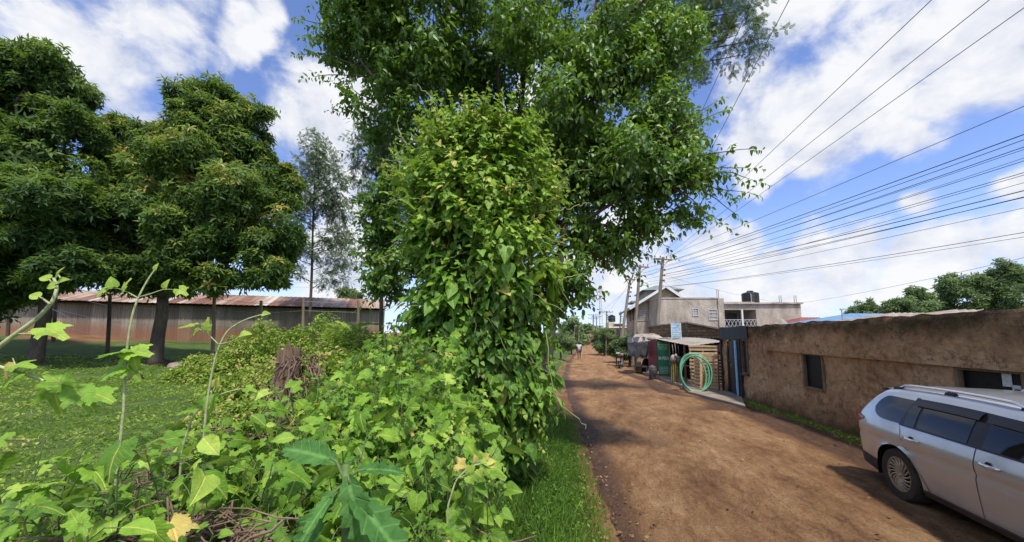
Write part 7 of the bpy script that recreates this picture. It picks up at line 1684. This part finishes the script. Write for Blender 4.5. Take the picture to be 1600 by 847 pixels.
def people():
    p = gp(905, 562.5); z = road_zf(p[0], p[1])
    person('person in a white top and grey shorts walking away down the middle of the lane', (p[0], p[1], z), YAW-.15, walker_joints(.17), M['skin'], [('shirt', M['shirt'], shirt_chain(.17)), ('shorts', M['shorts'], shorts_chain(.17, .62)), ('hair', M['hair'], hair_chain())])
    p = gp(965.5, 572); z = tzf(p[0], p[1])+.03
    person('person in a white cap and pale top standing behind the motorcycle', (p[0], p[1], z), 2.4, walker_joints(.05), M['skin'], [('shirt', M['paleblue'], shirt_chain(.05)), ('skirt', M['violet'], [[('p', (0, 0, .95), .15), ('q', (0, 0, .7), .17), ('r', (0, .02, .42), .17)]]), ('cap', M['shirt'], [[('h0', (0, .0, 1.625), .098), ('h1', (0, -.0, 1.69), .088)], [('h0', 0, 0), ('pk', (0, .13, 1.63), .035)]])])
M['paleblue'] = plain('pale_blue_top', (.5, .52, .6), .85)
people()

# ------------------------------------------------------------------ motorcycle
def motorcycle(label, loc, yaw, paint, sc=1.0):
    t = thing('motorcycle', label, 'motorcycle', loc, yaw)
    for x in (-.62, .64):
        w = MB(); pts = [(x+.25*math.cos(a), 0, .29+.25*math.sin(a)) for a in np.linspace(0, 2*PI, 28, endpoint=False)]; w.tube(pts, .042, 8, closed=True); wh = w.build('wheel', M['black'], t, smooth='all')
        r = MB(); r.tube([(x+.205*math.cos(a), 0, .29+.205*math.sin(a)) for a in np.linspace(0, 2*PI, 28, endpoint=False)], .012, 6, closed=True)
        for k in range(12): a = 2*PI*k/12; r.bar((x, .02*(-1)**k, .29), (x+.2*math.cos(a), 0, .29+.2*math.sin(a)), .006)
        r.lathe([(.045, -.05), (.05, 0), (.045, .05)], (x, 0, .29), 12, 'Y'); r.build('rim', M['steel'], wh)
        f = MB(); P = np.zeros((12, 3, 3))
        for i in range(12):
            a = (.35+2.0*i/11) if x < 0 else (.6+1.9*i/11)
            for j in range(3): P[i, j] = (x+.325*math.cos(a), -.06+.06*j, .30+.325*math.sin(a)+(.012 if j == 1 else 0))
        f.grid(P); f.build('mudguard', M[paint], t, smooth='all')
    fr = MB(); fr.tube([(-.62, .07, .29), (-.2, .07, .36), (.1, .05, .36), (.38, .02, .78)], .018, 6); fr.tube([(-.62, -.07, .29), (-.2, -.07, .36), (.1, -.05, .36), (.38, -.02, .78)], .018, 6); fr.tube([(-.75, 0, .72), (-.2, 0, .66), (.35, 0, .8)], .02, 6)
    for s in (.09, -.09): fr.tube([(-.62, s, .3), (-.5, s, .66)], .022, 6)
    fr.build('frame', M['darkmetal'], t)
    fk = MB()
    for s in (.075, -.075): fk.tube([(.64, s, .29), (.44, s, .86)], .022, 7)
    fk.tube([(.3, -.36, .98), (.38, -.2, 1.0), (.42, 0, .96), (.38, .2, 1.0), (.3, .36, .98)], .014, 6); hb = fk.build('fork', M['steel'], t, smooth=True)
    mi = MB()
    for s in (.26, -.26): mi.tube([(.37, s, 1.0), (.35, s*1.2, 1.16)], .006, 5); mi.lathe([(.01, 0), (.05, .01), (.05, .02), (.01, .03)], (.34, s*1.25, 1.18), 10, 'X')
    mi.build('mirrors', M['black'], hb)
    en = MB(); en.box((.02, 0, .40), (.34, .22, .24)); en.box((.10, 0, .58), (.18, .16, .16)); en.build('engine', M['steel'], t, bevel=.02)
    ex = MB(); ex.tube([(.15, -.12, .45), (.15, -.15, .28), (-.25, -.16, .26), (-.75, -.17, .36)], [.02, .022, .04, .045], 8); ex.build('exhaust', M['chrome'], t, smooth=True)
    tk = MB(); tk.lathe([(.02, -.24), (.10, -.2), (.14, -.05), (.15, .1), (.10, .22), (.03, .26)], (.15, 0, .82), 14, 'X'); tk.v = [(x, y, .82+(z-.82)*.8) for x, y, z in tk.v]; tk.build('fuel_tank', M[paint], t, smooth='all')
    st = MB(); st.box((-.38, 0, .81), (.78, .24, .11), taper=.8); st.build('seat', M['black'], t, bevel=.03)
    hl = MB(); hl.lathe([(.04, -.06), (.09, 0), (.095, .06), (.02, .075)], (.50, 0, .88), 14, 'X'); hl.build('headlight', M['clear'], t, smooth=True)
    tl = MB(); tl.box((-.86, 0, .74), (.06, .14, .08)); tl.build('tail_light', M['red'], t, bevel=.01); pl = MB(); pl.box((-.90, 0, .60), (.015, .2, .15)); pl.build('number_plate', M['yellow'], t)
    rk = MB(); rk.box((-.78, 0, .84), (.25, .22, .02)); rk.build('rack', M['darkmetal'], t)
p = gp(970.5, 575.5); motorcycle('dark red motorcycle parked at the right edge of the lane', (p[0], p[1], road_zf(p[0], p[1])), YAW+PI/2-.45, 'maroon')
p = gp(927, 543); motorcycle('distant motorcycle parked by the roadside far down the lane', (p[0], p[1], 0.02), YAW+PI/2+.3, 'tank')
